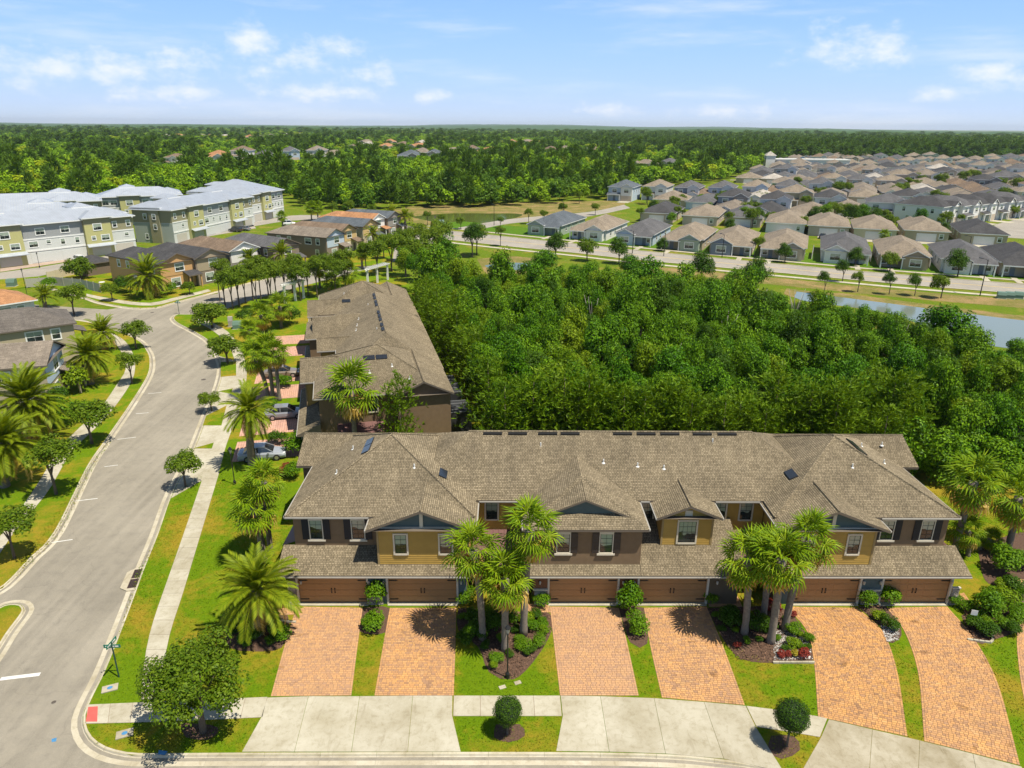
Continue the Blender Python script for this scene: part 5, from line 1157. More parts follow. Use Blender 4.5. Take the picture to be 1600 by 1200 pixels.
def broadleaf(name, label, base, crown, rpx, cat='tree', group=None, meshes=OAKC, k=0, squash=1.0, z=0.0):
    """base of the trunk and middle of the crown as surveyed, crown radius in survey pixels"""
    b = gp(*base, z); c = at_depth(*crown, b.y); r = rpx*mpp(c); h = c.z-z
    t = thing(name, label, cat, b, k*1.3, group)
    tr = ob('trunk', TRK, t); tr.scale = (r*.9, r*.9, h*.95); tr.scale.x = tr.scale.y = max(1.6, r*1.1)
    cr = ob('crown', meshes[k % len(meshes)], t, ((c.x-b.x)*cos(k*1.3), -(c.x-b.x)*sin(k*1.3), h)); cr.scale = (r, r, r*squash); return t
G1 = 'young street trees along the curving street'
for i, (b, c, r, lab) in enumerate([((290,760),(285,724),28,'small street tree standing alone between the street and the long pavement'), ((331,642),(327,624),18,'small round tree on a grass island among the concrete forecourts'), ((356,568),(350,540),28,'street tree on the square grass island beside the bend'),
        ((332,512),(329,491),30,'wide street tree nearest the green utility boxes'), ((213,545),(210,517),22,'street tree on the outer side of the bend near the crossroads'), ((207,600),(203,564),21,'street tree on the left pavement just below the bend'), ((144,693),(140,650),34,'thin spreading street tree on the left verge above the parking marks'),
        ((88,772),(82,708),37,'dense street tree with pale trunk on the left verge'), ((23,872),(16,815),36,'sparse street tree at the left edge of the picture above the kerb corner'), ((116,492),(113,458),22,'dark tree beside the side street at the left, by the grey roof'), ((176,470),(172,452),14,'little tree on the verge by the pale fence'), ((297,460),(294,447),12,'little tree on the verge before the orange-tan house'),
        ((57,650),(60,715),1,'')]):
    if lab: broadleaf('street_tree', lab, b, c, r, group=G1, k=i, squash=.85)
broadleaf('oak_tree', 'big round oak on the grass corner beside the red ramp pad', (318,1143), (301,1064), 90, meshes=[BIGC], k=0, squash=.95)
broadleaf('street_tree', 'dark bushy tree at the end of the pale fence beside the patio', (128,436), (121,420), 22, k=4)
# thin-trunked grove by the junction
rr = random.Random(5)
for i, (x, y) in enumerate([(352,478),(364,482),(374,478),(384,474),(396,470),(408,468),(420,466),(432,464),(344,470),(402,482),(446,462),(458,458),(470,470),(482,462),(496,466),(425,476),(512,455),(525,462),(540,452)]):
    broadleaf('grove_tree', 'slim-trunked tree in the grove between the crossroads and the second brown row', (x, y), (x-1+rr.uniform(-3, 3), y-48+rr.uniform(-8, 8)), rr.uniform(15, 21), group='trees of the grove by the crossroads', k=i, squash=1.05)
for i, (x, y, h, r) in enumerate([(590,430,40,20),(612,424,42,22),(634,432,46,24),(655,440,48,24),(628,408,36,18),(650,400,36,19),(675,415,44,22),(690,400,40,20),(600,404,28,14),(572,420,30,15),(745,398,34,17),(782,384,24,9)]):
    broadleaf('grove_tree', 'leafy tree in the clump between the pergola and the boulevard junction', (x, y), (x, y-h), r, group='trees of the clump by the boulevard junction', k=i+3)
G2 = 'trees planted along the boulevard'
for i, (x, y, h, r, lab) in enumerate([(868,404,24,13,'round dark tree before the boulevard, first from the left of three in a row'), (917,408,23,13,'round dark tree before the boulevard, middle of three in a row'), (967,412,24,13,'round dark tree before the boulevard, right of three in a row'),
        (1287,460,28,8,'narrow tree on the pond side of the boulevard, first from the left'), (1340,456,26,8,'narrow tree on the pond side of the boulevard, second from the left'), (1389,460,26,8,'narrow tree on the pond side of the boulevard, third from the left'), (1429,462,24,9,'narrow tree on the pond side of the boulevard, fourth from the left'), (1470,466,26,12,'wider tree on the pond bank, last of the narrow row'),
        (1316,440,24,9,'small street tree across the boulevard before the grey-roofed white cottage'), (1336,415,16,10,'round tree on the lawn of the grey-roofed white cottage'), (1390,424,20,11,'tree before the khaki cottage'), (1496,432,24,14,'dark tree before the last white cottage of the row'), (1226,410,17,10,'tree between two beige cottages by the boulevard'), (1186,400,24,8,'tall thin tree between the beige cottages'), (1034,392,10,8,'small tree before the sage gable')]):
    broadleaf('boulevard_tree', lab, (x, y), (x, y-h*.9), r*1.25, group=G2, meshes=[FORC[4], OAKC[0], FORC[4]], k=i, squash=1.15, z=-.13)
for i in range(95):
    while True:
        x, y = rr.uniform(960, 1620), rr.uniform(285, 372)
        if inside((x, y), [(1000,320),(1120,318),(1240,290),(1640,285),(1640,330),(1560,352),(1450,372),(1250,360),(1000,345)]): break
    broadleaf('garden_tree', 'small garden tree between the suburban roofs', (x, y), (x, y-rr.uniform(9, 17)), rr.uniform(6, 12), group='garden trees of the suburb', k=i, z=-.13)
for i, (x, y) in enumerate([(610,352),(640,350),(690,356),(720,358),(782,356),(850,348),(930,336),(580,340),(545,336),(520,340),(668,352),(826,350),(880,343),(1000,348),(955,300),(970,305),(905,318)]):
    broadleaf('pond_tree', 'young tree round the greenish pond beyond the boulevard', (x, y), (x, y-rr.uniform(12, 20)), rr.uniform(6, 9), group='young trees round the far pond', k=i, z=-.13)

for i, (b, c, rp, lab) in enumerate([((1478,592),(1480,520),44,'tall full tree standing before the pond at right'), ((1440,585),(1436,535),30,'tree left of the tall full one before the pond'), ((1400,560),(1398,512),24,'narrow tree before the left tip of the pond'), ((1520,590),(1518,560),28,'lower tree right of the tall full one before the pond'), ((1590,600),(1592,560),30,'tree at the right edge below the pond')]):
    broadleaf('pond_side_tree', lab, b, c, rp, meshes=[FORC[0], FORC[1], FORC[3], FORC[5]], k=i, squash=1.15, z=-.14)
for i, (b, c, rp, lab) in enumerate([((738,402),(738,368),17,'tall dark tree at the boulevard junction'), ((700,420),(700,392),20,'bushy tree left of the small pond by the boulevard'), ((1095,440),(1098,418),22,'large dark tree at the boulevard edge of the wood'), ((850,432),(850,412),22,'round tree at the boulevard edge of the wood, left'), ((985,436),(985,420),20,'tree at the boulevard edge of the wood before the blue cottage'), ((1180,455),(1180,428),22,'tree at the boulevard edge of the wood, right')]):
    broadleaf('wood_edge_tree', lab, b, c, rp, meshes=[FORC[4], FORC[1], FORC[4], FORC[0], FORC[5]], k=i, squash=1.1, z=-.14)
for i, (x, y, h, rp) in enumerate([(1272,352,16,11),(1290,350,18,13),(1318,352,22,14),(1332,356,20,14),(1350,352,20,13),(1302,340,14,10),(1368,356,18,11),(1440,352,16,10),(1255,360,14,9),(1140,364,12,9),(1165,352,18,11),(1175,356,20,12),(1186,352,16,10),(1050,350,10,8),(1010,318,18,9),(1020,334,12,8),(1095,322,12,7),(1130,318,14,7),(1475,372,14,9),(1540,368,12,8),(1580,400,14,9),(1425,340,12,8),(1512,345,12,8)]):
    broadleaf('garden_tree', 'dark leafy garden tree between the rows of suburban houses', (x, y), (x, y-h), rp, group='bigger garden trees of the suburb', meshes=[FORC[4], FORC[0], OAKC[1]], k=i, squash=1.15, z=-.13)
SNAG = limb_trunk('limbs', 15, 1.0, .028, .32, 8, paint('bark_pale', (.36, .33, .28), .9, .2))
# ---- the wood between the rows
WG = 'trees of the dense wood'
pts = []; xs = [p[0] for p in FOREST]; ys = [p[1] for p in FOREST]; tries = 0
def blocked(x, y): return inside((x, y), POND) or not inside((x, y), FOREST)
r3 = random.Random(21)
while tries < 42000 and len(pts) < 1100:
    tries += 1; p = (r3.uniform(min(xs), max(xs)), r3.uniform(min(ys), max(ys)))
    if blocked(*p) or any((p[0]-q[0])**2+(p[1]-q[1])**2 < 2.65**2 for q in pts): continue
    X, Yp = to_px(p[0], p[1], 8)
    if X > 1680 or X < 560: continue
    pts.append(p)
pts.sort(key=lambda p: hypot(*p)); rest = []
for i, p in enumerate(pts):
    d = hypot(p[0]-20, p[1]-100); edge = min(abs(p[1]-66), 99)
    near_edge = (p[1] < 71 and p[0] < 45)
    h = r3.uniform(3.8, 6.8) if not near_edge else r3.uniform(4.0, 5.2); r = r3.uniform(1.3, 2.45)*(1.0 if not near_edge else .8)
    if r3.random() < .1: h *= 1.3; r *= 1.15
    dpond = min(hypot(p[0]-q[0], p[1]-q[1]) for q in POND[::3])
    if p[0] > 62 and dpond < 9: h *= .75; r *= .8
    k = r3.choice((0, 0, 1, 1, 3, 5, 5, 2, 4))
    if i < 300:
        t = thing('forest_tree', ('dark green tree' if k == 4 else 'pale yellow-green tree' if k == 2 else 'mid-green leafy tree')+' of the dense wood behind the brown townhouse rows', 'tree', (p[0], p[1], -.14), r3.uniform(0, 6.28), WG)
        tr = ob('trunk', TRKF, t); tr.scale = (4, 4, h); c = ob('crown', FORC[k], t, (0, 0, h)); c.scale = (r, r, r*r3.uniform(1.1, 2.0))
        if r3.random() < .25: c2 = ob('lower_crown', FORC[(k+1) % 6 if k != 3 else 1], t, (r3.uniform(-1, 1), r3.uniform(-1.6, -.4), h*.55)); c2.scale = (r*.8, r*.8, r*.8)
    else: rest.append((p[0], p[1], h, r, k))
for i, (x, y, h) in enumerate([(40, 112, 8.5), (44, 108, 9.2), (37, 117, 8.0), (30, 96, 8.4), (12, 104, 8.8), (52, 92, 8.2), (20, 84, 7.4)]):
    t = thing('dead_tree', 'pale bare-limbed dead tree standing in the dense wood', 'tree', (x, y, -.14), i*1.3, 'dead trees of the wood'); o = ob('limbs', SNAG, t); o.scale = (h*.55, h*.55, h*.85)
def pine_tree(label, x, y, h, z=-.1, group=None, k=0, w=1.0):
    t = thing('pine_tree', label, 'tree', (x, y, z), k*1.7, group); a = ob('trunk', PTR, t); a.scale = (h, h, h); c = ob('crown', PINES[k % 3], t); c.scale = (h*w, h*w, h); return t
for i in range(30):
    x = -0.5+i*1.42+r3.uniform(-.6, .6); pine_tree('yellow-green pine at the edge of the wood behind the long roof', x, r3.uniform(63.2, 67.5), r3.uniform(5.5, 9.5), group='pines at the edge of the wood', k=i, w=1.15)
for i in range(16):
    t = i/15; pine_tree('yellow-green pine beside the second brown row at the edge of the wood', -4+t*-14+r3.uniform(1, 3.5), 72+t*50+r3.uniform(-1, 1), r3.uniform(6, 9.5), group='pines beside the second row', k=i, w=1.1)
b = gp(628, 714); c = at_depth(625, 596, b.y); pine_tree('young pine standing before the dark end wall of the second row', b.x, b.y, c.z, 0, k=1, w=.8)
# low growth that closes the edge of the wood
for i in range(26):
    x = -2+i*1.75+r3.uniform(-.5, .5); t = thing('forest_tree', 'low leafy sapling at the edge of the dense wood', 'tree', (x, r3.uniform(62.6, 65), -.1), r3.uniform(0, 6), 'saplings at the edge of the wood'); c = ob('crown', FORC[(0, 1, 5, 2)[i % 4]], t, (0, 0, 1.5)); s = r3.uniform(1.3, 2.1); c.scale = (s, s, s*1.2)
for i in range(22):
    X = 37+i*2.6; t = thing('forest_tree', 'low leafy tree where the wood meets the right-hand lawn', 'tree', (X+r3.uniform(-.6, .6), 64.5-i*.55+r3.uniform(-1.2, 1), -.1), r3.uniform(0, 6), 'trees where the wood meets the lawn'); c = ob('crown', FORC[(0, 1, 5, 3)[i % 4]], t, (0, 0, 2.2)); s = r3.uniform(2, 3.0); c.scale = (s, s, s*1.15)

# ---- masses of far woods, planted tree by tree by geometry nodes
PROTO = bpy.data.collections.new('woodland_kinds')
def proto(name, me): o = bpy.data.objects.new(name, me); PROTO.objects.link(o)
F_GRN = leaf('far_leaf_green', (.08, .17, .004), (.30, .46, .01), (.78, .9, .7), .22); F_DRK = leaf('far_leaf_dark', (.04, .1, .006), (.12, .22, .012), (.8, .9, .8), .2); F_LGT = leaf('far_leaf_light', (.18, .26, .005), (.42, .5, .012), (.9, .92, .7), .22); F_PIN = leaf('far_needle', (.05, .11, .008), (.13, .22, .014), (.85, .9, .85), .2)
for i, m in enumerate((F_GRN, F_GRN, F_DRK, F_LGT, F_GRN)): proto(f'kind_{i}', crown_mesh('far_crown', 120+i, 800, 1.0, 1.0+.12*(i % 3), 16, .45, .26, m, z=1.05))
proto('kind_5', pine_mesh('far_pine', 140, 3.2, .8, 14, 4, .62, F_PIN, .25)); 
for i in range(6): PROTO.objects.link(o) if False else None
for i, k in enumerate((0, 1, 3)): proto(f'kind_{6+i}', crown_mesh('wood_crown', 160+i, 3200, 1.0, 1.05, 30, .38, .12, [L_FOREST, L_FOREST, L_FOREST2][i], z=0))
def scatter(name, P, scl, rot, idx, zs, label_kind='stuff'):
    me = bpy.data.meshes.new(name); P = np.asarray(P, np.float32); n = len(P); me.vertices.add(n); me.vertices.foreach_set('co', P.ravel())
    for nm, tp, v in (('scl', 'FLOAT', scl), ('rotz', 'FLOAT', rot), ('idx', 'INT', idx), ('tall', 'FLOAT', zs)):
        a = me.attributes.new(nm, tp, 'POINT'); a.data.foreach_set('value', np.asarray(v, np.int32 if tp == 'INT' else np.float32))
    o = ob(name, me, kind='stuff'); ng = bpy.data.node_groups.new(name, 'GeometryNodeTree')
    ng.interface.new_socket('Geometry', in_out='INPUT', socket_type='NodeSocketGeometry'); ng.interface.new_socket('Geometry', in_out='OUTPUT', socket_type='NodeSocketGeometry')
    N = ng.nodes; L = ng.links; gi = N.new('NodeGroupInput'); go = N.new('NodeGroupOutput'); ip = N.new('GeometryNodeInstanceOnPoints'); ci = N.new('GeometryNodeCollectionInfo')
    ci.inputs['Collection'].default_value = PROTO; ci.inputs['Separate Children'].default_value = True; ci.inputs['Reset Children'].default_value = True
    def attr(nm, tp): a = N.new('GeometryNodeInputNamedAttribute'); a.data_type = tp; a.inputs['Name'].default_value = nm; return a.outputs[0]
    L.new(gi.outputs[0], ip.inputs['Points']); L.new(ci.outputs[0], ip.inputs['Instance']); ip.inputs['Pick Instance'].default_value = True; L.new(attr('idx', 'INT'), ip.inputs['Instance Index'])
    e = N.new('FunctionNodeEulerToRotation'); cx = N.new('ShaderNodeCombineXYZ'); L.new(attr('rotz', 'FLOAT'), cx.inputs[2]); L.new(cx.outputs[0], e.inputs[0]); L.new(e.outputs[0], ip.inputs['Rotation'])
    s = attr('scl', 'FLOAT'); t = N.new('ShaderNodeMath'); t.operation = 'MULTIPLY'; L.new(s, t.inputs[0]); L.new(attr('tall', 'FLOAT'), t.inputs[1]); c2 = N.new('ShaderNodeCombineXYZ'); L.new(s, c2.inputs[0]); L.new(s, c2.inputs[1]); L.new(t.outputs[0], c2.inputs[2]); L.new(c2.outputs[0], ip.inputs['Scale'])
    L.new(ip.outputs[0], go.inputs[0]); o.modifiers.new('trees', 'NODES').node_group = ng; return o
if rest: scatter('woodland', [(x, y, h-.1) for x, y, h, r, k in rest], [r for *_, r, k in rest], [i*1.9 for i in range(len(rest))], [6+(k % 3) for *_, k in rest], [1.0+.6*((i*37) % 10)/10 for i in range(len(rest))])
WOODS = [(-400, 340), (-60, 322), (0, 312), (110, 318), (260, 314), (325, 300), (450, 306), (480, 328), (560, 333), (640, 324), (700, 325), (800, 321), (900, 317), (948, 314), (952, 302), (1020, 292), (1130, 285), (1180, 264), (1240, 249), (2000, 249), (2000, 201.5), (800, 200.5), (-400, 199)]
CLEAR = [[(196, 271), (300, 272), (420, 273), (530, 266), (530, 259), (420, 264), (360, 262), (300, 256), (200, 254)], [(250, 218), (470, 216), (470, 212.5), (240, 213.5)]]
rng = np.random.default_rng(4); P = []; S = []; R_ = []; I = []; Z = []
fh = np.array([[p.x, p.y] for p in FARH])
for r0, r1, sp, sc in ((235, 420, 5.6, 3.2), (420, 750, 7.2, 4.0), (750, 1300, 10, 5.4), (1300, 2300, 15, 8.0), (2300, 4200, 26, 13.0)):
    n = int((r1*r1-r0*r0)*.72/(sp*sp)); rad = np.sqrt(rng.uniform(r0*r0, r1*r1, n)); az = rng.uniform(-.70, .72, n); xy = np.stack([rad*np.sin(az), rad*np.cos(az)], 1)
    for x, y in xy:
        p = to_px(x, y, 0)
        if not inside(p, WOODS) or any(inside(p, c) for c in CLEAR): continue
        if len(fh):
            d2 = (fh[:, 0]+6-x)**2+(fh[:, 1]+8-y)**2
            if d2.min() < (13 if r0 < 750 else 17)**2: continue
        dens = sin(x*.011+2)*cos(y*.009)+.6*sin(x*.031+y*.023)
        dark = (p[0] > 1080 and 225 < p[1] < 252) or (900 < p[0] < 1250 and 214 < p[1] < 235)
        if dark: k = rng.choice((2, 5, 5, 2))
        else: k = rng.choice((0, 1, 4, 3, 3, 5) if dens > .25 else (0, 1, 4, 2, 0) if dens > -.4 else (2, 0, 5, 2, 4))
        s_ = sc*rng.uniform(.7, 1.25); z_ = rng.uniform(.85, 1.3) if sc < 5 else rng.uniform(.6, .95) if sc < 7 else rng.uniform(.42, .7) if sc < 10 else rng.uniform(.26, .46)
        # clearings keep the lower walls of the glimpsed houses in view
        d = hypot(x, y); dh = np.hypot(fh[:, 0]+6, fh[:, 1]+4); lat = np.abs(x*(fh[:, 1]+4)-y*(fh[:, 0]+6))/dh; m = (dh > d) & (dh-d < 420) & (lat < 10+s_*.7)
        if m.any():
            lim = (CAM_H-(CAM_H-1.0)*d/dh[m]).min(); z_ = min(z_, lim/(s_*2.1)); 
            if z_ < .22: continue
        P.append((x, y, -.3)); S.append(s_); R_.append(rng.uniform(0, 6.3)); I.append(k); Z.append(z_)
print('WOODS', len(P)); scatter('far_woods', P, S, R_, I, Z)
# low wooded hills to the horizon
HILL = lawn_mat('hill_canopy', (.035, .08, .012), (.06, .12, .018), (.08, .13, .02), (.1, .14, .03), .6)
hv = []; hf = []; NA, NR = 150, 46
for j in range(NR):
    r = 3600*(16000/3600)**(j/(NR-1))
    for i in range(NA):
        a = -.85+1.7*i/(NA-1); x, y = r*sin(a), r*cos(a); h = 7+6*sin(x*.0021+1.3*sin(y*.0011))+6*sin(y*.0017+x*.0009)+3*sin(x*.011)*cos(y*.007)+random.uniform(0, 5)
        h += max(0, (r-5000)/11000)*(22+26*sin(a*7+1)+14*sin(a*17+2)); hv.append((x, y, max(h, 1) if 0 < j else -3))
for j in range(NR-1):
    for i in range(NA-1): b = j*NA+i; hf.append((b, b+1, b+NA+1, b+NA))
ob('hills', npmesh('hills', hv, hf, HILL), kind='structure')

# ------------------------------------------------------------------ palms
FANA = [fan_frond(i, droop=.34+.2*i, n=17, wid=.043) for i in range(3)]; FAN = [npmesh('frond', *f, L_PALM) for f in FANA]; FAND = [npmesh('dead_frond', *fan_frond(9+i, droop=1.1, bl=.85), L_DEAD) for i in range(2)]
FEAA = [feather_frond(i, lf=.62, n=30) for i in range(3)]; FEA = [npmesh('frond', *f, L_DATE) for f in FEAA]; FEAD = [npmesh('dead_frond', *feather_frond(8, droop=1.4), L_DEAD)]
FANC = [joined_crown('crown', FANA, i, 30, 80, -55, L_PALM) for i in range(3)]; FEAC = [joined_crown('crown', FEAA, i, 34, 82, -28, L_DATE) for i in range(2)]
DEDC = joined_crown('dead_fronds', [fan_frond(9, droop=1.1, bl=.8)], 4, 9, -42, -70, L_DEAD)
def palm(name, label, base, crown, rpx, date=False, near=True, group=None, z=0.0, k=0, n=None, dead=7):
    b = gp(*base, z); c = at_depth(*crown, b.y); off = Vector((c.x-b.x, 0, c.z-z)); r = rpx*mpp(c); sc = r/(1.5 if not date else 2.1); rg = random.Random(k*7+3)
    t = thing(name, label, 'palm tree', b, 0, group); mb = MB(); R0 = (.17 if not date else .26)*min(1.3, max(.7, sc)); N = 12; pr = []; rd = []
    for i in range(N+1):
        f = i/N; pr.append((off.x*f*f, 0, -.15+(off.z+.1)*f)); rd.append(R0*(1.35-.5*f if f < .12 else (1.08+.1*(i % 2)) if not date else 1.15+.16*(i % 2)))
    rd[-1] *= 1.3; rd[-2] *= 1.25; mb.tube(pr, rd, 10); ob('trunk', mb.mesh('trunk', PALMBARK, smooth=True), t)
    if near:
        for az, el, s in frond_set(rg, n or (21 if not date else 46), 80, -48 if not date else -42):
            o = ob('frond', rg.choice(FEA if date else FAN), t, off); o.rotation_euler = (rg.uniform(-.2, .2), -el, az); o.scale = (sc*s,)*3
        for az, el, s in frond_set(rg, dead+5, -30, -78):
            o = ob('dead_frond', rg.choice(FEAD if date else FAND), t, off-Vector((0, 0, .12*sc))); o.rotation_euler = (0, -el, az); o.scale = (sc*s*.95,)*3
    else:
        sc *= .8; o = ob('crown', (FEAC if date else FANC)[k % (2 if date else 3)], t, off, k*1.1); o.scale = (sc,)*3
        if not date: o = ob('dead_fronds', DEDC, t, off, k*.7); o.scale = (sc*.9,)*3
    return t
for i, (b, c, r, lab) in enumerate([((754,998),(739,858),43,'fan palm left of three in the front bed between the driveways'), ((789,1016),(789,905),44,'shorter fan palm in front of the other two in the middle bed'), ((818,992),(828,828),46,'tall fan palm right of three in the middle bed'),
        ((1163,990),(1168,872),44,'fan palm at the left of the group before the fifth garage'), ((1204,1004),(1222,872),48,'fan palm in the middle of the group before the fifth garage'), ((1226,984),(1262,842),44,'tallest fan palm at the right of the group before the fifth garage'), ((1192,968),(1200,862),40,'fan palm at the back of the group before the fifth garage'),
        ((1489,868),(1522,752),44,'leaning fan palm at the right end of the long townhouse'), ((1574,860),(1592,776),44,'fan palm at the right edge of the picture'),
        ((413,878),(396,792),40,'fan palm with hanging dead leaves left of the long townhouse, nearer of two'), ((424,868),(412,752),34,'fan palm behind the nearer one left of the long townhouse'), ((557,716),(549,607),42,'fan palm with orange fruit before the dark end wall of the second row')]):
    palm('fan_palm', lab, b, c, r, k=i, dead=9 if i in (9, 10, 7, 8) else 6)
for i, (b, c, r, lab, n) in enumerate([((403,990),(402,922),60,'broad feather palm on the lawn at the left front corner of the townhouse', 40), ((394,728),(390,642),40,'feather palm beside the silver car on the second row driveway', 40), ((47,690),(42,630),52,'big feather palm at the left edge before the blue-gabled house', 62), ((8,760),(8,694),52,'feather palm cut by the left edge of the picture', 58)]):
    palm('feather_palm', lab, b, c, r, date=True, k=i, n=n, dead=4)
for i, (b, c, r, date, lab) in enumerate([((142,600),(138,556),40,1,'feather palm before the corner of the blue-gabled house'), ((163,547),(160,520),30,1,'feather palm beside the side porch of the grey-roofed house'), ((232,464),(230,433),38,1,'feather palm in front of the orange-tan house'), ((70,480),(70,463),24,1,'feather palm beside the orange-roofed house'),
        ((392,435),(390,407),22,1,'feather palm before the white-gabled grey house'), ((440,430),(440,398),26,1,'feather palm before the taupe house'), ((312,440),(308,428),16,1,'low feather palm beside the khaki-gabled house'), ((613,360),(611,334),18,1,'feather palm at the end of the old street'), ((634,366),(632,340),17,1,'feather palm beside the last old-street house'), ((586,392),(583,366),17,1,'feather palm in front of the yellow houses'),
        ((419,620),(396,556),33,0,'fan palm before the second row, left of three trunks'), ((427,622),(418,545),30,0,'fan palm before the second row, middle of three trunks'), ((437,626),(430,552),28,0,'fan palm before the second row, right of three trunks'), ((412,520),(407,492),26,0,'fan palm beside the utility boxes'), ((440,512),(437,478),26,0,'fan palm before the far end of the second row'), ((392,540),(388,515),20,0,'low fan palm on the lawn by the utility boxes'),
        ((545,450),(543,425),24,0,'fan palm at the far end of the second row beside the pergola'), ((520,458),(518,440),20,0,'fan palm left of the pergola'), ((500,450),(498,420),18,0,'fan palm in the grove behind the second row'), ((566,420),(565,395),15,0,'fan palm on the corner beyond the pergola'), ((487,345),(486,325),13,0,'palm at the side street by the pale townhouses, left of two'), ((497,344),(496,324),13,0,'palm at the side street by the pale townhouses, right of two'), ((443,362),(440,338),11,0,'palm on the parking island by the pale townhouses'),
        ((1512,868),(1512,828),32,0,'short fan palm under the leaning palm at the right end'), ((1530,858),(1548,842),22,0,'low fan palm on the lawn behind the leaning palm'), ((1140,352),(1140,342),11,0,'palm between the garages of the suburb'), ((1383,378),(1382,366),10,0,'palm between tan-roofed garages'), ((1465,376),(1465,366),10,0,'palm beside the charcoal-roofed garage house'), ((1240,270),(1240,262),6,0,'palm among the far roofs'), ((1425,312),(1424,302),7,0,'palm before the white row houses')]):
    palm('feather_palm' if date else 'fan_palm', lab, b, c, r*(.82 if i in (0, 1, 2, 10, 11, 12, 13, 14, 23) else 1), date=bool(date), near=i in (0, 1, 2, 10, 11, 12, 13, 14, 23), n=46 if date else 21, dead=4, k=i, z=0 if b[1] > 400 else -.13)

# ------------------------------------------------------------------ shrubs
def shrub_mesh(seed, n, mat, rz=.8, size=.13, lob=12): return crown_mesh('leaves', seed, n, .72, rz*.72, lob, .42, size, mat, low=-.2)
SHR = [shrub_mesh(200+i, 1800, L_SHRUB, .8+.15*i) for i in range(3)]; SHD = [shrub_mesh(210+i, 1800, L_DARK) for i in range(2)]; SHRED = shrub_mesh(220, 700, L_RED, .6, .2, 8); SHY = shrub_mesh(221, 800, L_YEL, .6, .18, 8); SHF = shrub_mesh(222, 1500, L_FOREST2, .7, .14)
core = bmesh.new(); bmesh.ops.create_icosphere(core, subdivisions=3, radius=.86); CORE = bpy.data.meshes.new('dark_core'); core.to_mesh(CORE); core.free(); CORE.materials.append(paint('dark_core', (.015, .03, .008), 1, .3))  # plain dark sphere filling the inside of the leaf ball
rngt = np.random.default_rng(8); d_ = rngt.normal(size=(5200, 3)); d_ /= np.linalg.norm(d_, axis=1, keepdims=True); nn = d_+rngt.normal(size=d_.shape)*.5; nn /= np.linalg.norm(nn, axis=1, keepdims=True)
TOPI = npmesh('leaves', *leaf_quads(d_*(rngt.uniform(.84, 1.03, (5200, 1))+.05*np.sin(5*d_[:, :1]+2)*np.sin(6*d_[:, 1:2])+.05*np.sin(7*d_[:, 2:3]+4*d_[:, :1])), nn, .075*rngt.uniform(.6, 1.4, 5200), rngt, .7, .05), L_DARK)
for lab, b, c, r in (('clipped round topiary tree on the middle verge between the driveways', (793,1147), (793,1110), 23), ('larger clipped topiary tree on the right-hand verge', (1229,1167), (1230,1118), 27)):
    p = gp(*b); q = at_depth(*c, p.y); rad = r*mpp(q); t = thing('topiary_tree', lab, 'topiary tree', p); mb = MB(); mb.tube([(0, 0, -.1), (0, 0, q.z)], [.07, .05], 8); ob('trunk', mb.mesh('trunk', BARK), t); l = ob('leaves', TOPI, t, (0, 0, q.z), sc=rad); ob('dark_core', CORE, t, (0, 0, q.z), sc=rad)
def shrub(label, x, y, r, me, tall=1.0, name='shrub', group=None, k=0):
    p = gp(x, y+r*.35); m = mpp(p); R = r*m*1.32; t = thing(name, label, 'shrub', p, k*1.1, group); o = ob('leaves', me, t, (0, 0, R*.62*tall)); o.scale = (R, R, R*tall); return t
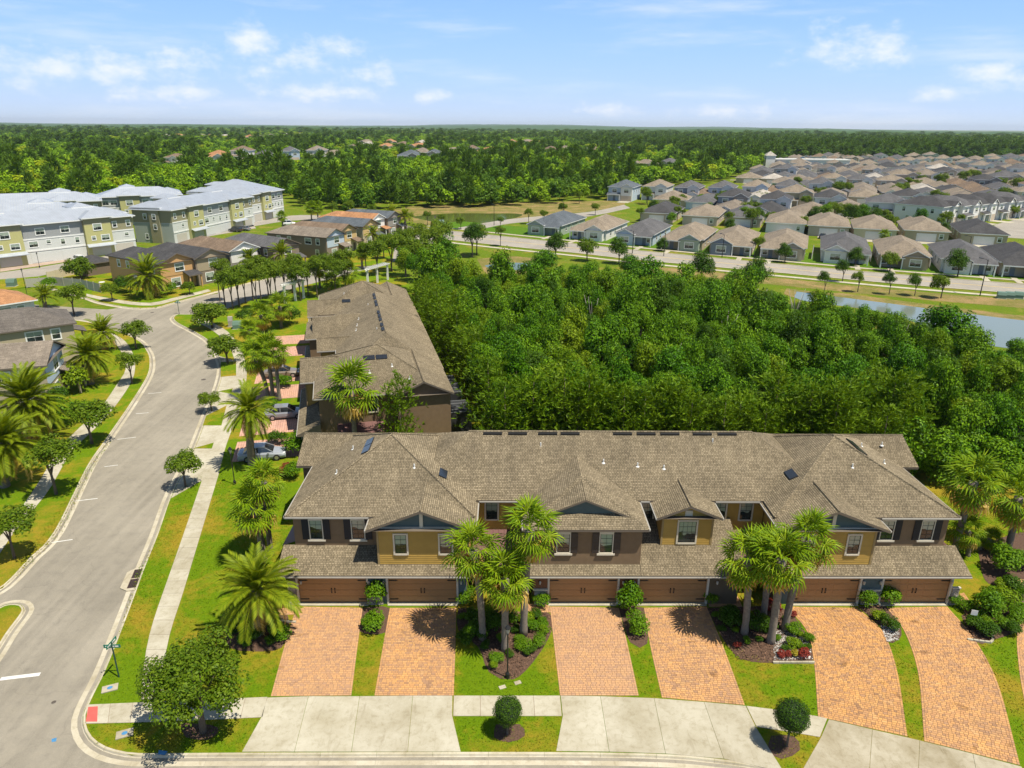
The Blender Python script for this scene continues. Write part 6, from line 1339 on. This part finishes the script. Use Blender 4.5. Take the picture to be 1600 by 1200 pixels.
for i, (lab, x, y, r, me, tall) in enumerate([('tall clipped shrub between the first and second garage', 590, 940, 20, SHR[1], 1.35), ('low round shrub in front of the tall one between the first driveways', 586, 974, 19, SHR[0], .75), ('tall clipped hedge shrub between the third and fourth garage', 983, 948, 21, SHR[1], 1.35), ('rounded shrub below the hedge between the third and fourth driveways', 994, 980, 18, SHR[2], .85),
        ('rounded ball shrub with trunk between the fifth and sixth garage', 1383, 937, 19, SHR[0], 1.0), ('square-cut hedge beside the ball shrub at the fifth garage', 1354, 944, 15, SHR[2], 1.0), ('low shrub in the pebble bed between the last two driveways', 1392, 976, 13, SHD[0], .9), ('yellowish shrub in the pebble bed between the last two driveways', 1374, 964, 11, SHF, .8), ('small shrub by the right end pier of the townhouse', 1490, 940, 11, SHR[0], .9),
        ('dark shrub at the edge of the sixth driveway beside a small white sign', 1524, 980, 16, SHD[0], .8), ('dark shrub behind the small white sign by the sixth driveway', 1542, 988, 16, SHD[1], .8), ('leafy shrub in the right-hand bed, nearest the house', 1540, 955, 22, SHR[2], 1.0), ('light green shrub at the right edge in the bed', 1572, 940, 20, SHF, .8), ('bush in the right-hand bed near the dark patio', 1592, 958, 18, SHR[0], .8),
        ('big rounded shrub under the palms at the right', 1563, 884, 24, SHR[1], 1.05), ('shrub behind the big rounded one at the right edge', 1590, 880, 17, SHR[0], .9), ('small light shrub below the big rounded one at right', 1562, 915, 12, SHF, .7), ('small shrub at the right side lawn edge', 1512, 950, 12, SHR[0], .8),
        ('low shrub left of the third garage', 848, 940, 15, SHR[0], .9), ('low shrub right of the second garage', 730, 938, 14, SHR[2], .9), ('dark shrub under the palms in the middle bed', 738, 975, 18, SHD[0], .9), ('dark shrub right of the palm in the middle bed', 768, 978, 19, SHD[1], .9), ('green shrub at the right side of the middle bed', 830, 980, 12, SHR[0], .8), ('small bright shrub at the edge of the middle bed', 850, 988, 9, SHF, .9), ('low plant in the front of the middle bed', 818, 1010, 12, SHR[2], .7), ('plant at the foot of the lamp post bed', 775, 1028, 11, SHR[0], .7), ('dark plant left of the middle bed', 722, 1000, 13, SHD[0], .8),
        ('shrub right of the fourth garage, nearer the door', 1108, 938, 13, SHR[0], .9), ('taller shrub right of the fourth garage', 1124, 932, 12, SHR[1], 1.2), ('grey-green shrub at the left of the palm bed', 1142, 968, 20, SHD[1], .8), ('dark shrub among the palms of the right bed', 1182, 975, 18, SHD[0], 1.0), ('green shrub among the palms by the pebbles', 1238, 985, 12, SHR[0], .9), ('fern-like shrub on the pebbles of the right bed', 1236, 1006, 11, SHF, .8), ('round shrub at the pebble edge', 1262, 1000, 9, SHR[2], .9), ('red-leaved plant at the front of the pebbles', 1257, 1024, 10, SHRED, .8), ('purple-red plant behind the palm trunks', 1207, 952, 13, SHRED, 1.0), ('yellow plant beside the red one on the pebbles', 1240, 1020, 8, SHY, .7), ('small red plant at the left of the pebbles', 1219, 1022, 7, SHRED, .7),
        ('shrub at the left bed beside the first driveway', 437, 992, 16, SHR[2], .85), ('dark shrub under the broad feather palm', 392, 1000, 15, SHD[0], .8), ('shrub left of the first garage pier', 425, 968, 13, SHD[1], .8), ('shrub on the left side of the long townhouse near the canopy', 460, 742, 14, SHR[0], 1.1), ('round shrub at the near corner of the second row', 466, 702, 20, SHR[1], 1.0), ('red-leaved shrub at the left side of the townhouse', 445, 735, 11, SHRED, .8),
        ('shrub by the second row driveway next to the silver car', 432, 690, 14, SHD[0], .9), ('hedge plant by the second garage drive of the second row', 443, 600, 14, SHR[0], .8), ('shrub at the foot of three palm trunks', 424, 640, 14, SHR[2], .8), ('dark shrub by the corner of the second row', 455, 500, 16, SHD[1], 1.0), ('bushy shrub in the far left garden below the palms', 96, 655, 24, SHR[0], 1.0), ('white-flecked shrub before the blue-gabled house', 120, 605, 20, SHF, 1.2), ('shrub at the left edge among the big palms', 60, 665, 20, SHD[0], 1.0), ('hedge shrub by the porch of the blue-gabled house', 92, 632, 18, SHD[1], 1.1),
        ('bush beside the orange-tan house door', 200, 450, 16, SHD[0], .9), ('bush by the pale fence', 80, 446, 12, SHR[0], .8), ('small bush right of the orange-tan house', 268, 455, 10, SHR[2], .8), ('bush before the khaki-gabled house', 300, 436, 14, SHR[0], .9), ('bush at the back of the crossroads lawn', 430, 500, 14, SHD[0], 1.0), ('bush near the utility boxes', 385, 500, 13, SHD[1], 1.0)]):
    shrub(lab, x, y, r, me, tall, k=i)

for i, (x, y) in enumerate([(724,965),(746,960),(762,958),(800,966),(806,985),(812,1000),(798,1022),(824,968),(842,1004),(836,962),(784,1000),(760,1010),(772,1042),(735,990),(752,992),(846,976),(828,1020)]):
    shrub('low green plant in the mulch of the middle bed under the three palms', x, y, 7+(i*5) % 6, (SHR[0], SHD[0], SHF, SHR[2], SHD[1])[i % 5], .85, name='bed_plant', group='plants of the middle bed', k=i)
for i, (x, y) in enumerate([(1118,962),(1128,982),(1150,985),(1166,1002),(1186,1000),(1152,1010),(1215,998),(1226,1012),(1250,992),(1246,1010),(1228,968),(1240,962),(1212,978),(1196,985),(1172,960),(1254,1014),(1262,1012),(1232,1024)]):
    shrub('small plant in the mulch and pebble bed under the four palms', x, y, 6+(i*5) % 5, (SHR[0], SHD[0], SHF, SHR[2], SHD[1], SHRED)[i % 6], .85, name='bed_plant', group='plants of the palm bed', k=i)
for i, (x, y) in enumerate([(1528,962),(1556,955),(1586,968),(1578,985),(1562,975),(1540,975),(1596,930),(1580,915),(1545,930)]):
    shrub('low bush of the bed at the right edge beside the dark path', x, y, 10+(i*5) % 6, (SHR[0], SHF, SHR[2], SHD[1])[i % 4], .85, name='bed_plant', group='plants of the right-hand bed', k=i)
for i, (x, y) in enumerate([(370,985),(384,975),(412,975),(420,1002),(382,1006)]):
    shrub('dark plant under the broad feather palm at the left corner', x, y, 9+(i*5) % 5, (SHD[0], SHR[2], SHD[1])[i % 3], .85, name='bed_plant', group='plants under the broad feather palm', k=i)
# ------------------------------------------------------------------ cars
CARG = glass('car_glass', (.012, .015, .018), (.03, .035, .04)); TYRE = paint('tyre', (.02, .02, .02), .8); RIMM = paint('rim', (.45, .45, .47), .3, .05, metal=.8); LAMPW = paint('headlamp', (.7, .72, .75), .15, .03); LAMPR = paint('tail_lamp', (.35, .02, .02), .2, .05)
def car_paint(name, c): m = paint(name, c, .28, .03, spec=.6); m.node_tree.nodes['Principled BSDF'].inputs['Coat Weight'].default_value = .6; return m
def loft(mb, st, m=0):
    prev = None
    for ring in st:
        b = len(mb.v); mb.v += ring; n = len(ring)
        if prev is not None:
            for k in range(n-1): mb.f.append((prev+k, b+k, b+k+1, prev+k+1)); mb.m.append(m)
        else: mb.f.append(tuple(range(b, b+n))); mb.m.append(m)
        prev = b
    mb.f.append(tuple(range(prev+n-1, prev-1, -1))); mb.m.append(m)
def car(label, loc, rz, col, L=4.7, w=.9, suv=False, name='parked_car', group=None):
    R = thing(name, label, 'car', loc, rz, group); hb = .95 if not suv else 1.08; ht = 1.45 if not suv else 1.72
    def sec(x, hw, zt): return [(x, -hw*.9, .24), (x, -hw, .45), (x, -hw, .72*zt/.95+.05), (x, -hw*.86, zt), (x, -hw*.4, zt+.03), (x, hw*.4, zt+.03), (x, hw*.86, zt), (x, hw, .72*zt/.95+.05), (x, hw, .45), (x, hw*.9, .24)]
    h = L/2; mb = MB(); loft(mb, [sec(-h, w*.78, hb*.86), sec(-h+.14, w*.92, hb*.96), sec(-h+.8, w, hb), sec(0, w, hb), sec(h-1.35, w, hb*.98), sec(h-.5, w*.95, hb*.84), sec(h-.12, w*.84, hb*.7), sec(h, w*.7, hb*.6)])
    ob('body', mb.mesh('body', col, smooth=False), R)
    gmb = MB(); x0, x1, x2, x3 = (-h+.55, -h+1.25, h-2.05, h-1.2) if not suv else (-h+.12, -h+.45, h-2.0, h-1.3); a, b = w*.87, w*.68; z0 = hb+.0
    P = [(x0, -a, z0), (x3, -a, z0), (x3, a, z0), (x0, a, z0), (x1, -b, ht), (x2, -b, ht), (x2, b, ht), (x1, b, ht)]
    for q in ((0, 1, 5, 4), (1, 2, 6, 5), (2, 3, 7, 6), (3, 0, 4, 7)): gmb.poly([P[i] for i in q])
    ob('windows', gmb.mesh('windows', CARG), R)
    rm = MB(); rm.prism([(x1-.06, -b-.02), (x2+.06, -b-.02), (x2+.06, b+.02), (x1-.06, b+.02)], ht-.02, ht+.045)
    for s in (-1, 1):
        for xa, xb in ((x0, x1), (x3, x2)): rm.tube([(xa, s*a, z0), (xb, s*b, ht)], .045, 4)
        xm = (x1+x2)/2-.1; rm.tube([(xm, s*(a+.005), z0), (xm, s*(b+.02), ht)], .04, 4)
    ob('roof', rm.mesh('roof', col), R)
    for x in (-h+.95, h-.9):
        for s in (-1, 1):
            wb = MB(); wb.tube([(x, s*(w-.2), .33), (x, s*(w+.02), .33)], .33, 16); o = ob('wheel', wb.mesh('wheel', TYRE), R); rb = MB(); rb.tube([(x, s*(w+.0), .33), (x, s*(w+.035), .33)], .2, 10); ob('rim', rb.mesh('rim', RIMM), o)
    for s in (-1, 1):
        m2 = MB(); m2.box(h-.32, s*w*.62-.16, .6, h-.05, s*w*.62+.16, .72); ob('headlight', m2.mesh('headlight', LAMPW), R); m3 = MB(); m3.box(-h-.02, s*w*.6-.16, .66, -h+.15, s*w*.6+.16, .82); ob('tail_light', m3.mesh('tail_light', LAMPR), R)
        m4 = MB(); m4.box(h-1.75, s*(w+.01), hb-.08, h-1.55, s*(w+.18), hb+.06) if s > 0 else m4.box(h-1.75, -w-.18, hb-.08, h-1.55, -w-.01, hb+.06); ob('mirror', m4.mesh('mirror', col), R)
    return R
SILV = car_paint('car_silver', (.30, .325, .36)); CWHT = car_paint('car_white', (.75, .75, .75)); CBLK = car_paint('car_black', (.025, .027, .03)); CGRY = car_paint('car_grey', (.22, .23, .25)); CTAN = car_paint('car_bronze', (.2, .16, .12))
p = gp(411, 716); car('silver saloon parked on the nearest driveway of the second row', (p.x, p.y, .03), radians(12), SILV)
p = gp(441, 588); car('bronze-dark car behind the three palm trunks on the second row driveway', (p.x, p.y, .03), radians(14), CTAN)
p = gp(447, 652); car('silver-blue car mostly hidden beyond the feather palm', (p.x, p.y, .03), radians(12), CGRY)
p = gp(123, 408.5); car('white car parked before the garage of the pale townhouses at the left', (p.x, p.y, -.1), radians(140), CWHT, suv=True)
for i, (x, y, c, a, lab) in enumerate([(368,362,CBLK,160,'black car at a garage of the sage-ended townhouses, left of two'), (381,360,CGRY,160,'grey car at a garage of the sage-ended townhouses, right of two'), (452,352,CWHT,20,'white and dark car on the side street by the pale townhouses'), (1285,372,CBLK,60,'dark car in an open garage mouth of the suburb'), (1092,322,CWHT,-30,'white car before the tall houses by the woods'), (1300,358,CWHT,10,'white car in the lane behind the boulevard houses'), (1490,330,CGRY,40,'grey car by the white row houses'), (1320,356,CGRY,60,'grey car in the lane behind the boulevard houses')]):
    p = gp(x, y, -.12); car(lab, (p.x, p.y, -.11), radians(a), c, suv=i % 2 == 0)

# ------------------------------------------------------------------ lamp posts, signs, boxes, drains
def lamp_post(label, base, top, z=0.0, name='lamp_post', group=None):
    p = gp(*base, z); q = at_depth(*top, p.y); h = q.z-z; t = thing(name, label, 'lamp post', p, 0, group)
    mb = MB(); mb.lathe([(.14, 0), (.13, .35), (.07, .45), (.045, .6), (.045, h-.75), (.07, h-.7), (.03, h-.66)], 10); ob('post', mb.mesh('post', IRON), t)
    l = MB(); l.lathe([(.05, h-.66), (.09, h-.6), (.17, h-.25), (.13, h-.22)], 6); ob('lantern', l.mesh('lantern', LG), t); c = MB(); c.lathe([(.2, h-.26), (.19, h-.22), (.05, h-.04), (.02, h)], 6); ob('cap', c.mesh('cap', IRON), t); return t
LG = paint('lantern_glass', (.3, .29, .26), .2, .1)
lamp_post('black lamp post at the pavement beside the silver saloon', (367, 757), (361, 698)); lamp_post('slender black lamp post in the middle bed', (793, 1059), (792, 976)); lamp_post('black lamp post by the fence at the far left alley', (45, 472), (41, 419)); lamp_post('black lamp post before the lime bays of the left pale townhouses', (62, 418), (58, 394)); lamp_post('black lamp post before the sage-ended pale townhouses', (382, 366), (381, 345)); lamp_post('black lamp post before the blue-gabled taupe house', (498, 420), (497, 404))
def street_light(label, x, y, h, z=-.12):
    p = gp(x, y, z); t = thing('street_light', label, 'street light', p, 0, 'street lights along the boulevard'); mb = MB(); mb.tube([(0, 0, 0), (0, 0, h)], [.11, .07], 8); ob('post', mb.mesh('post', IRON), t); a = MB(); a.tube([(0, 0, h-.2), (-.2, .4, h), (-.5, 1.3, h+.05)], .045, 6); a.box(-.75, 1.1, h, -.35, 1.9, h+.12); ob('arm', a.mesh('arm', IRON), t)
for x, y, h, lab in ((1531, 462, 7.5, 'tall black street light by the pond side pavement at right'), (1128, 402, 6, 'black street light before the beige and slate cottage'), (988, 396, 6, 'black street light before the blue cottage'), (1037, 400, 6, 'black street light before the sage-gabled cottage'), (1176, 418, 6, 'black street light on the wood side of the boulevard'), (772, 352, 7, 'street light by the boulevard crossing'), (880, 344, 6.5, 'street light beside the far pond'), (1510, 405, 6, 'black street light before the last white cottage')): street_light(lab, x, y, h)
SGN = paint('sign_green', (.005, .16, .10), .4, .05)
def street_sign(label, base, top):
    p = gp(*base); q = at_depth(*top, p.y); h = q.z; t = thing('street_sign', label, 'street sign', p); mb = MB(); mb.tube([(0, 0, -.1), (0, 0, h)], .045, 8); ob('post', mb.mesh('post', paint('sign_post', (.02, .06, .045), .5, .05)), t)
    for k, (a, z) in enumerate(((.06, h-.32), (1.5, h-.08))):
        b = MB(); b.box(-.5, -.012, -.12, .5, .012, .12); o = ob('name_plate', b.mesh('name_plate', SGN), t, (0, 0, z), a)
        w = MB()
        for i, (u, v) in enumerate(((-.4, -.3), (-.27, -.08), (-.04, .12), (.16, .38))):
            for s in (-1, 1): y = s*.0135; w.poly([(u, y, -.05), (v, y, -.05), (v, y, .05), (u, y, .05)][::s])
        ob('lettering', w.mesh('lettering', WHITE), o)
street_sign('green street name sign on the corner verge at lower left', (186, 1058), (178, 1003)); street_sign('green street name sign at the crossroads beyond the bend', (280, 490), (279, 470))
def stop_sign(label, base, top, z=-.1):
    p = gp(*base, z); q = at_depth(*top, p.y); t = thing('traffic_sign', label, 'traffic sign', p, .2); mb = MB(); mb.tube([(0, 0, 0), (0, 0, q.z-z)], .04, 6); ob('post', mb.mesh('post', IRON), t); d = MB(); d.tube([(0, -.05, q.z-z-.35), (0, -.03, q.z-z-.35)], .38, 8); ob('plate', d.mesh('plate', SGNP), t)
SGNP = paint('sign_back', (.12, .1, .1), .5)
stop_sign('dark-backed traffic sign at the boulevard junction', (707, 376), (707, 362)); stop_sign('traffic sign beside the far pond', (680, 347), (680, 337))
UB = paint('utility_green', (.12, .2, .15), .5, .08)
def utility_box(label, x, y, w, d, h, z=0.0, col=UB, rz=.2, group=None):
    p = gp(x, y, z); t = thing('utility_box', label, 'utility box', p, rz, group); mb = MB(); mb.box(-w/2, -d/2, 0, w/2, d/2, h*.55); ob('base', mb.mesh('base', col), t); m2 = MB(); m2.poly([(-w/2-.02, -d/2-.02, h*.555), (w/2+.02, -d/2-.02, h*.555), (w/2+.02, -d*.3, h), (-w/2-.02, -d*.3, h)]); m2.poly([(-w/2-.02, -d*.3, h), (w/2+.02, -d*.3, h), (w/2+.02, d/2+.02, h), (-w/2-.02, d/2+.02, h)]); m2.poly([(-w/2-.02, d/2+.02, h), (w/2+.02, d/2+.02, h), (w/2+.02, d/2+.02, h*.55), (-w/2-.02, d/2+.02, h*.55)])
    for s in (-1, 1): m2.poly([(s*(w/2+.02), -d/2-.02, h*.555), (s*(w/2+.02), d/2+.02, h*.555), (s*(w/2+.02), d/2+.02, h), (s*(w/2+.02), -d*.3, h)])
    ob('lid', m2.mesh('lid', col), t); pd = MB(); pd.box(-w/2-.15, -d/2-.15, -.05, w/2+.15, d/2+.15, .04); ob('pad', pd.mesh('pad', CONC), t); return t
utility_box('green electricity cabinet on the lawn by the crossroads', 371, 513, 1.3, 1.2, 1.2); utility_box('grey meter cabinet beside the green electricity cabinet', 361, 510, .7, .6, 1.7, col=GUTTER)
for x, lab in ((1564, 'green transformer box on the pond bank, left of three'), (1577, 'green transformer box on the pond bank, middle of three'), (1591, 'green transformer box on the pond bank, right of three')): utility_box(lab, x, 466, 1.5, 1.3, 1.3, z=-.13, rz=-.4, group='transformer boxes on the pond bank')
utility_box('green utility box at the far left behind the fence', 19, 447, 1.6, 1.4, 1.5); utility_box('green utility box beside the far pond', 690, 350, 1.6, 1.4, 1.4, z=-.13)
# storm drain with two grates
p = gp(220, 903, -.05); t = thing('storm_drain', 'storm drain with two dark grates in a concrete throat by the kerb', 'drain', (p.x, p.y, -.1), radians(104)); t.scale = (1.2, 1.25, 1); mb = MB(); mb.prism([(-1.25, -.55), (1.25, -.55), (1.25, .5), (.85, .95), (-.85, .95), (-1.25, .5)], -.02, .06); ob('throat', mb.mesh('throat', KERB), t)
for sx in (-1, 1):
    g_ = MB(); x0, x1 = (.06, 1.0) if sx > 0 else (-1.0, -.06); y0, y1 = -.4, .55; g_.box(x0, y0, .061, x1, y0+.06, .085); g_.box(x0, y1-.06, .061, x1, y1, .085); g_.box(x0, y0+.06, .061, x0+.06, y1-.06, .085); g_.box(x1-.06, y0+.06, .061, x1, y1-.06, .085)
    for k in range(9): y = y0+.09+k*.088; g_.box(x0+.06, y, .061, x1-.06, y+.045, .082)
    ob('grate', g_.mesh('grate', paint('grate_iron', (.06, .035, .028), .7, .2)), t); b = MB(); b.poly([(x0, y0, .0605), (x1, y0, .0605), (x1, y1, .0605), (x0, y1, .0605)]); ob('pit_shade', b.mesh('pit_shade', IRON), t)  # flat black sheet under the bars stands for the shade of the drain hole
MH = MB(); MH.lathe([(0, .012), (.33, .012), (.36, .0), (.4, -.02)], 20); MHM = MH.mesh('manhole_cover', paint('manhole_iron', (.09, .075, .06), .7, .2))
for x, y, lab in ((318, 593, 'round manhole cover in the street at the bend'), (238, 488, 'manhole cover at the crossroads, left one'), (211, 498, 'manhole cover at the mouth of the side street'), (84, 1097, 'small round valve cover in the lower left street')): q = gp(x, y, -.118); ob('manhole_cover', MHM, None, (q.x, q.y, -.116), label=lab, cat='manhole cover', sc=.9 if y < 700 else .35)
MV = MB(); MV.box(-.38, -.25, 0, .38, .25, .05); MV.box(-.12, -.1, .051, .12, .1, .065); MVM = MV.mesh('meter_cover', CONC_S)
for x, y, lab in ((172, 1076, 'concrete water meter cover in the verge near the street sign'), (195, 1147, 'concrete water meter cover on the corner grass by the oak'), (785, 1074, 'small meter cover at the front of the middle bed'), (809, 1067, 'little round valve box at the right of the middle bed')):
    q = gp(x, y); t = thing('meter_cover', lab, 'meter cover', (q.x, q.y, .005), .4); ob('lid', MVM, t, sc=1.15 if x < 300 else .55); b = MB(); b.flat([(.16*cos(a*pi/5), .13*sin(a*pi/5)) for a in range(10)], .078); ob('paint_mark', b.mesh('paint_mark', BLUEP), t) if x < 300 else None
# garden lights, yard sign, edging stones
GL = MB(); GL.lathe([(.02, 0), (.02, .4), (.09, .42), (.02, .5)], 8); GLM = GL.mesh('garden_light', IRON)
for x, y, lab in ((829, 968, 'thin black garden light by the middle bed, left of three'), (838, 970, 'thin black garden light by the middle bed, middle of three'), (852, 972, 'thin black garden light by the middle bed, right of three')): q = gp(x, y); ob('garden_light', GLM, None, q, label=lab, cat='garden light', group='garden lights in the middle bed')
q = gp(1517, 978); t = thing('yard_sign', 'small tilted white yard sign in the shrubs by the sixth driveway', 'sign', q, -.3); b = MB(); b.box(-.2, -.01, .9, .2, .01, 1.3); ob('plate', b.mesh('plate', WHITE), t); b = MB(); b.tube([(0, 0.02, 0), (0, .02, 1.0)], .015, 6); ob('stake', b.mesh('stake', IRON), t)
BL = MB(); BL.box(-.2, -.07, 0, .2, .07, .12); BLM = BL.mesh('block', CONC)
def edging(label, pts, n):
    P = resample(px(pts), n); t = thing('bed_edging', label, 'bed edging', (*P[0], 0))
    for i, (x, y) in enumerate(P[:-1]): a = atan2(P[i+1][1]-y, P[i+1][0]-x); ob('block', BLM, t, ((x+P[i+1][0])/2-P[0][0], (y+P[i+1][1])/2-P[0][1], 0), a)
edging('pale block edging at the corner of the right-hand bed', [(1512, 1000), (1550, 1005), (1552, 985)], 9); edging('white block edging along the pebble bed', [(1208, 1036), (1272, 1036)], 7); edging('white block edging beside the first driveway bed', [(432, 970), (462, 973)], 4)
# paver path at the right edge, its shadow put into the dark colour
t = thing('brick_path', 'shadowed brown path with pale edge at the right margin', 'path', (0, 0, 0)); b = MB(); b.prism(px([(1586, 925), (1620, 885), (1680, 900), (1660, 960), (1600, 948)]), -.05, .05); ob('paving', b.mesh('paving', paint('shadowed_paving', (.12, .08, .06), .9, .2, 4)), t); b = MB(); q0, q1 = gp(1577, 930), gp(1593, 908); b.prism([(q0.x-.2, q0.y-.2), (q0.x+.3, q0.y-.1), (q1.x+.3, q1.y), (q1.x-.2, q1.y)], -.05, .16); ob('edge', b.mesh('edge', WLS['tan']), t)
# pergolas of white posts and beams beyond the second row
def pergola(label, pts, h=3.4, seg=6):
    P = px(pts); t = thing('pergola', label, 'pergola', (*P[0], 0)); o = Vector((*P[0], 0)); n = len(P)
    for x, y in P: b = MB(); b.box(x-o.x-.2, y-o.y-.2, 0, x-o.x+.2, y-o.y+.2, h); b.box(x-o.x-.28, y-o.y-.28, h-.3, x-o.x+.28, y-o.y+.28, h-.02); ob('post', b.mesh('post', WHITE), t)
    for (x0, y0), (x1, y1) in zip(P, P[1:]):
        a = Vector((x0-o.x, y0-o.y, h)); c = Vector((x1-o.x, y1-o.y, h)); d = (c-a).normalized(); nn = Vector((-d.y, d.x, 0)); b = MB()
        for s in (-.35, .35): b.tube([a+nn*s-d*.4+Vector((0, 0, .16)), c+nn*s+d*.4+Vector((0, 0, .16))], .14, 4)
        ob('beam', b.mesh('beam', WHITE), t)
        for k in range(seg): f = (k+.5)/seg; m = a+(c-a)*f+Vector((0, 0, .38)); b = MB(); b.tube([m-nn*.9, m+nn*.9], .07, 4); ob('slat', b.mesh('slat', WHITE), t)
pergola('white pergola above the far end of the second row', [(575, 447), (590, 442), (606, 437)]); pergola('white pergola among the trees left of the second row end', [(446, 474), (462, 470), (475, 466)])
# patio furniture behind the orange-tan house
t = thing('patio_table', 'small round patio table in the fenced garden', 'table', gp(160, 446)); b = MB(); b.lathe([(0, .74), (.6, .74), (.6, .7), (.05, .68), (.05, .05), (.3, 0)], 12); ob('tabletop', b.mesh('tabletop', WHITE), t)
SC.render.use_persistent_data = False

# ------------------------------------------------------------------ the summer air
hm = bpy.data.materials.new('haze_air'); hm.use_nodes = True; nt = hm.node_tree; nt.nodes.clear(); o_ = nt.nodes.new('ShaderNodeOutputMaterial'); pv_ = nt.nodes.new('ShaderNodeVolumePrincipled')
pv_.inputs['Color'].default_value = (.78, .88, 1.0, 1); pv_.inputs['Density'].default_value = 4.5e-5; pv_.inputs['Anisotropy'].default_value = .2; nt.links.new(pv_.outputs[0], o_.inputs['Volume'])
mb = MB(); mb.box(-17500, -1500, -1.6, 17500, 19000, 120); ob('haze', mb.mesh('haze', hm), kind='stuff')
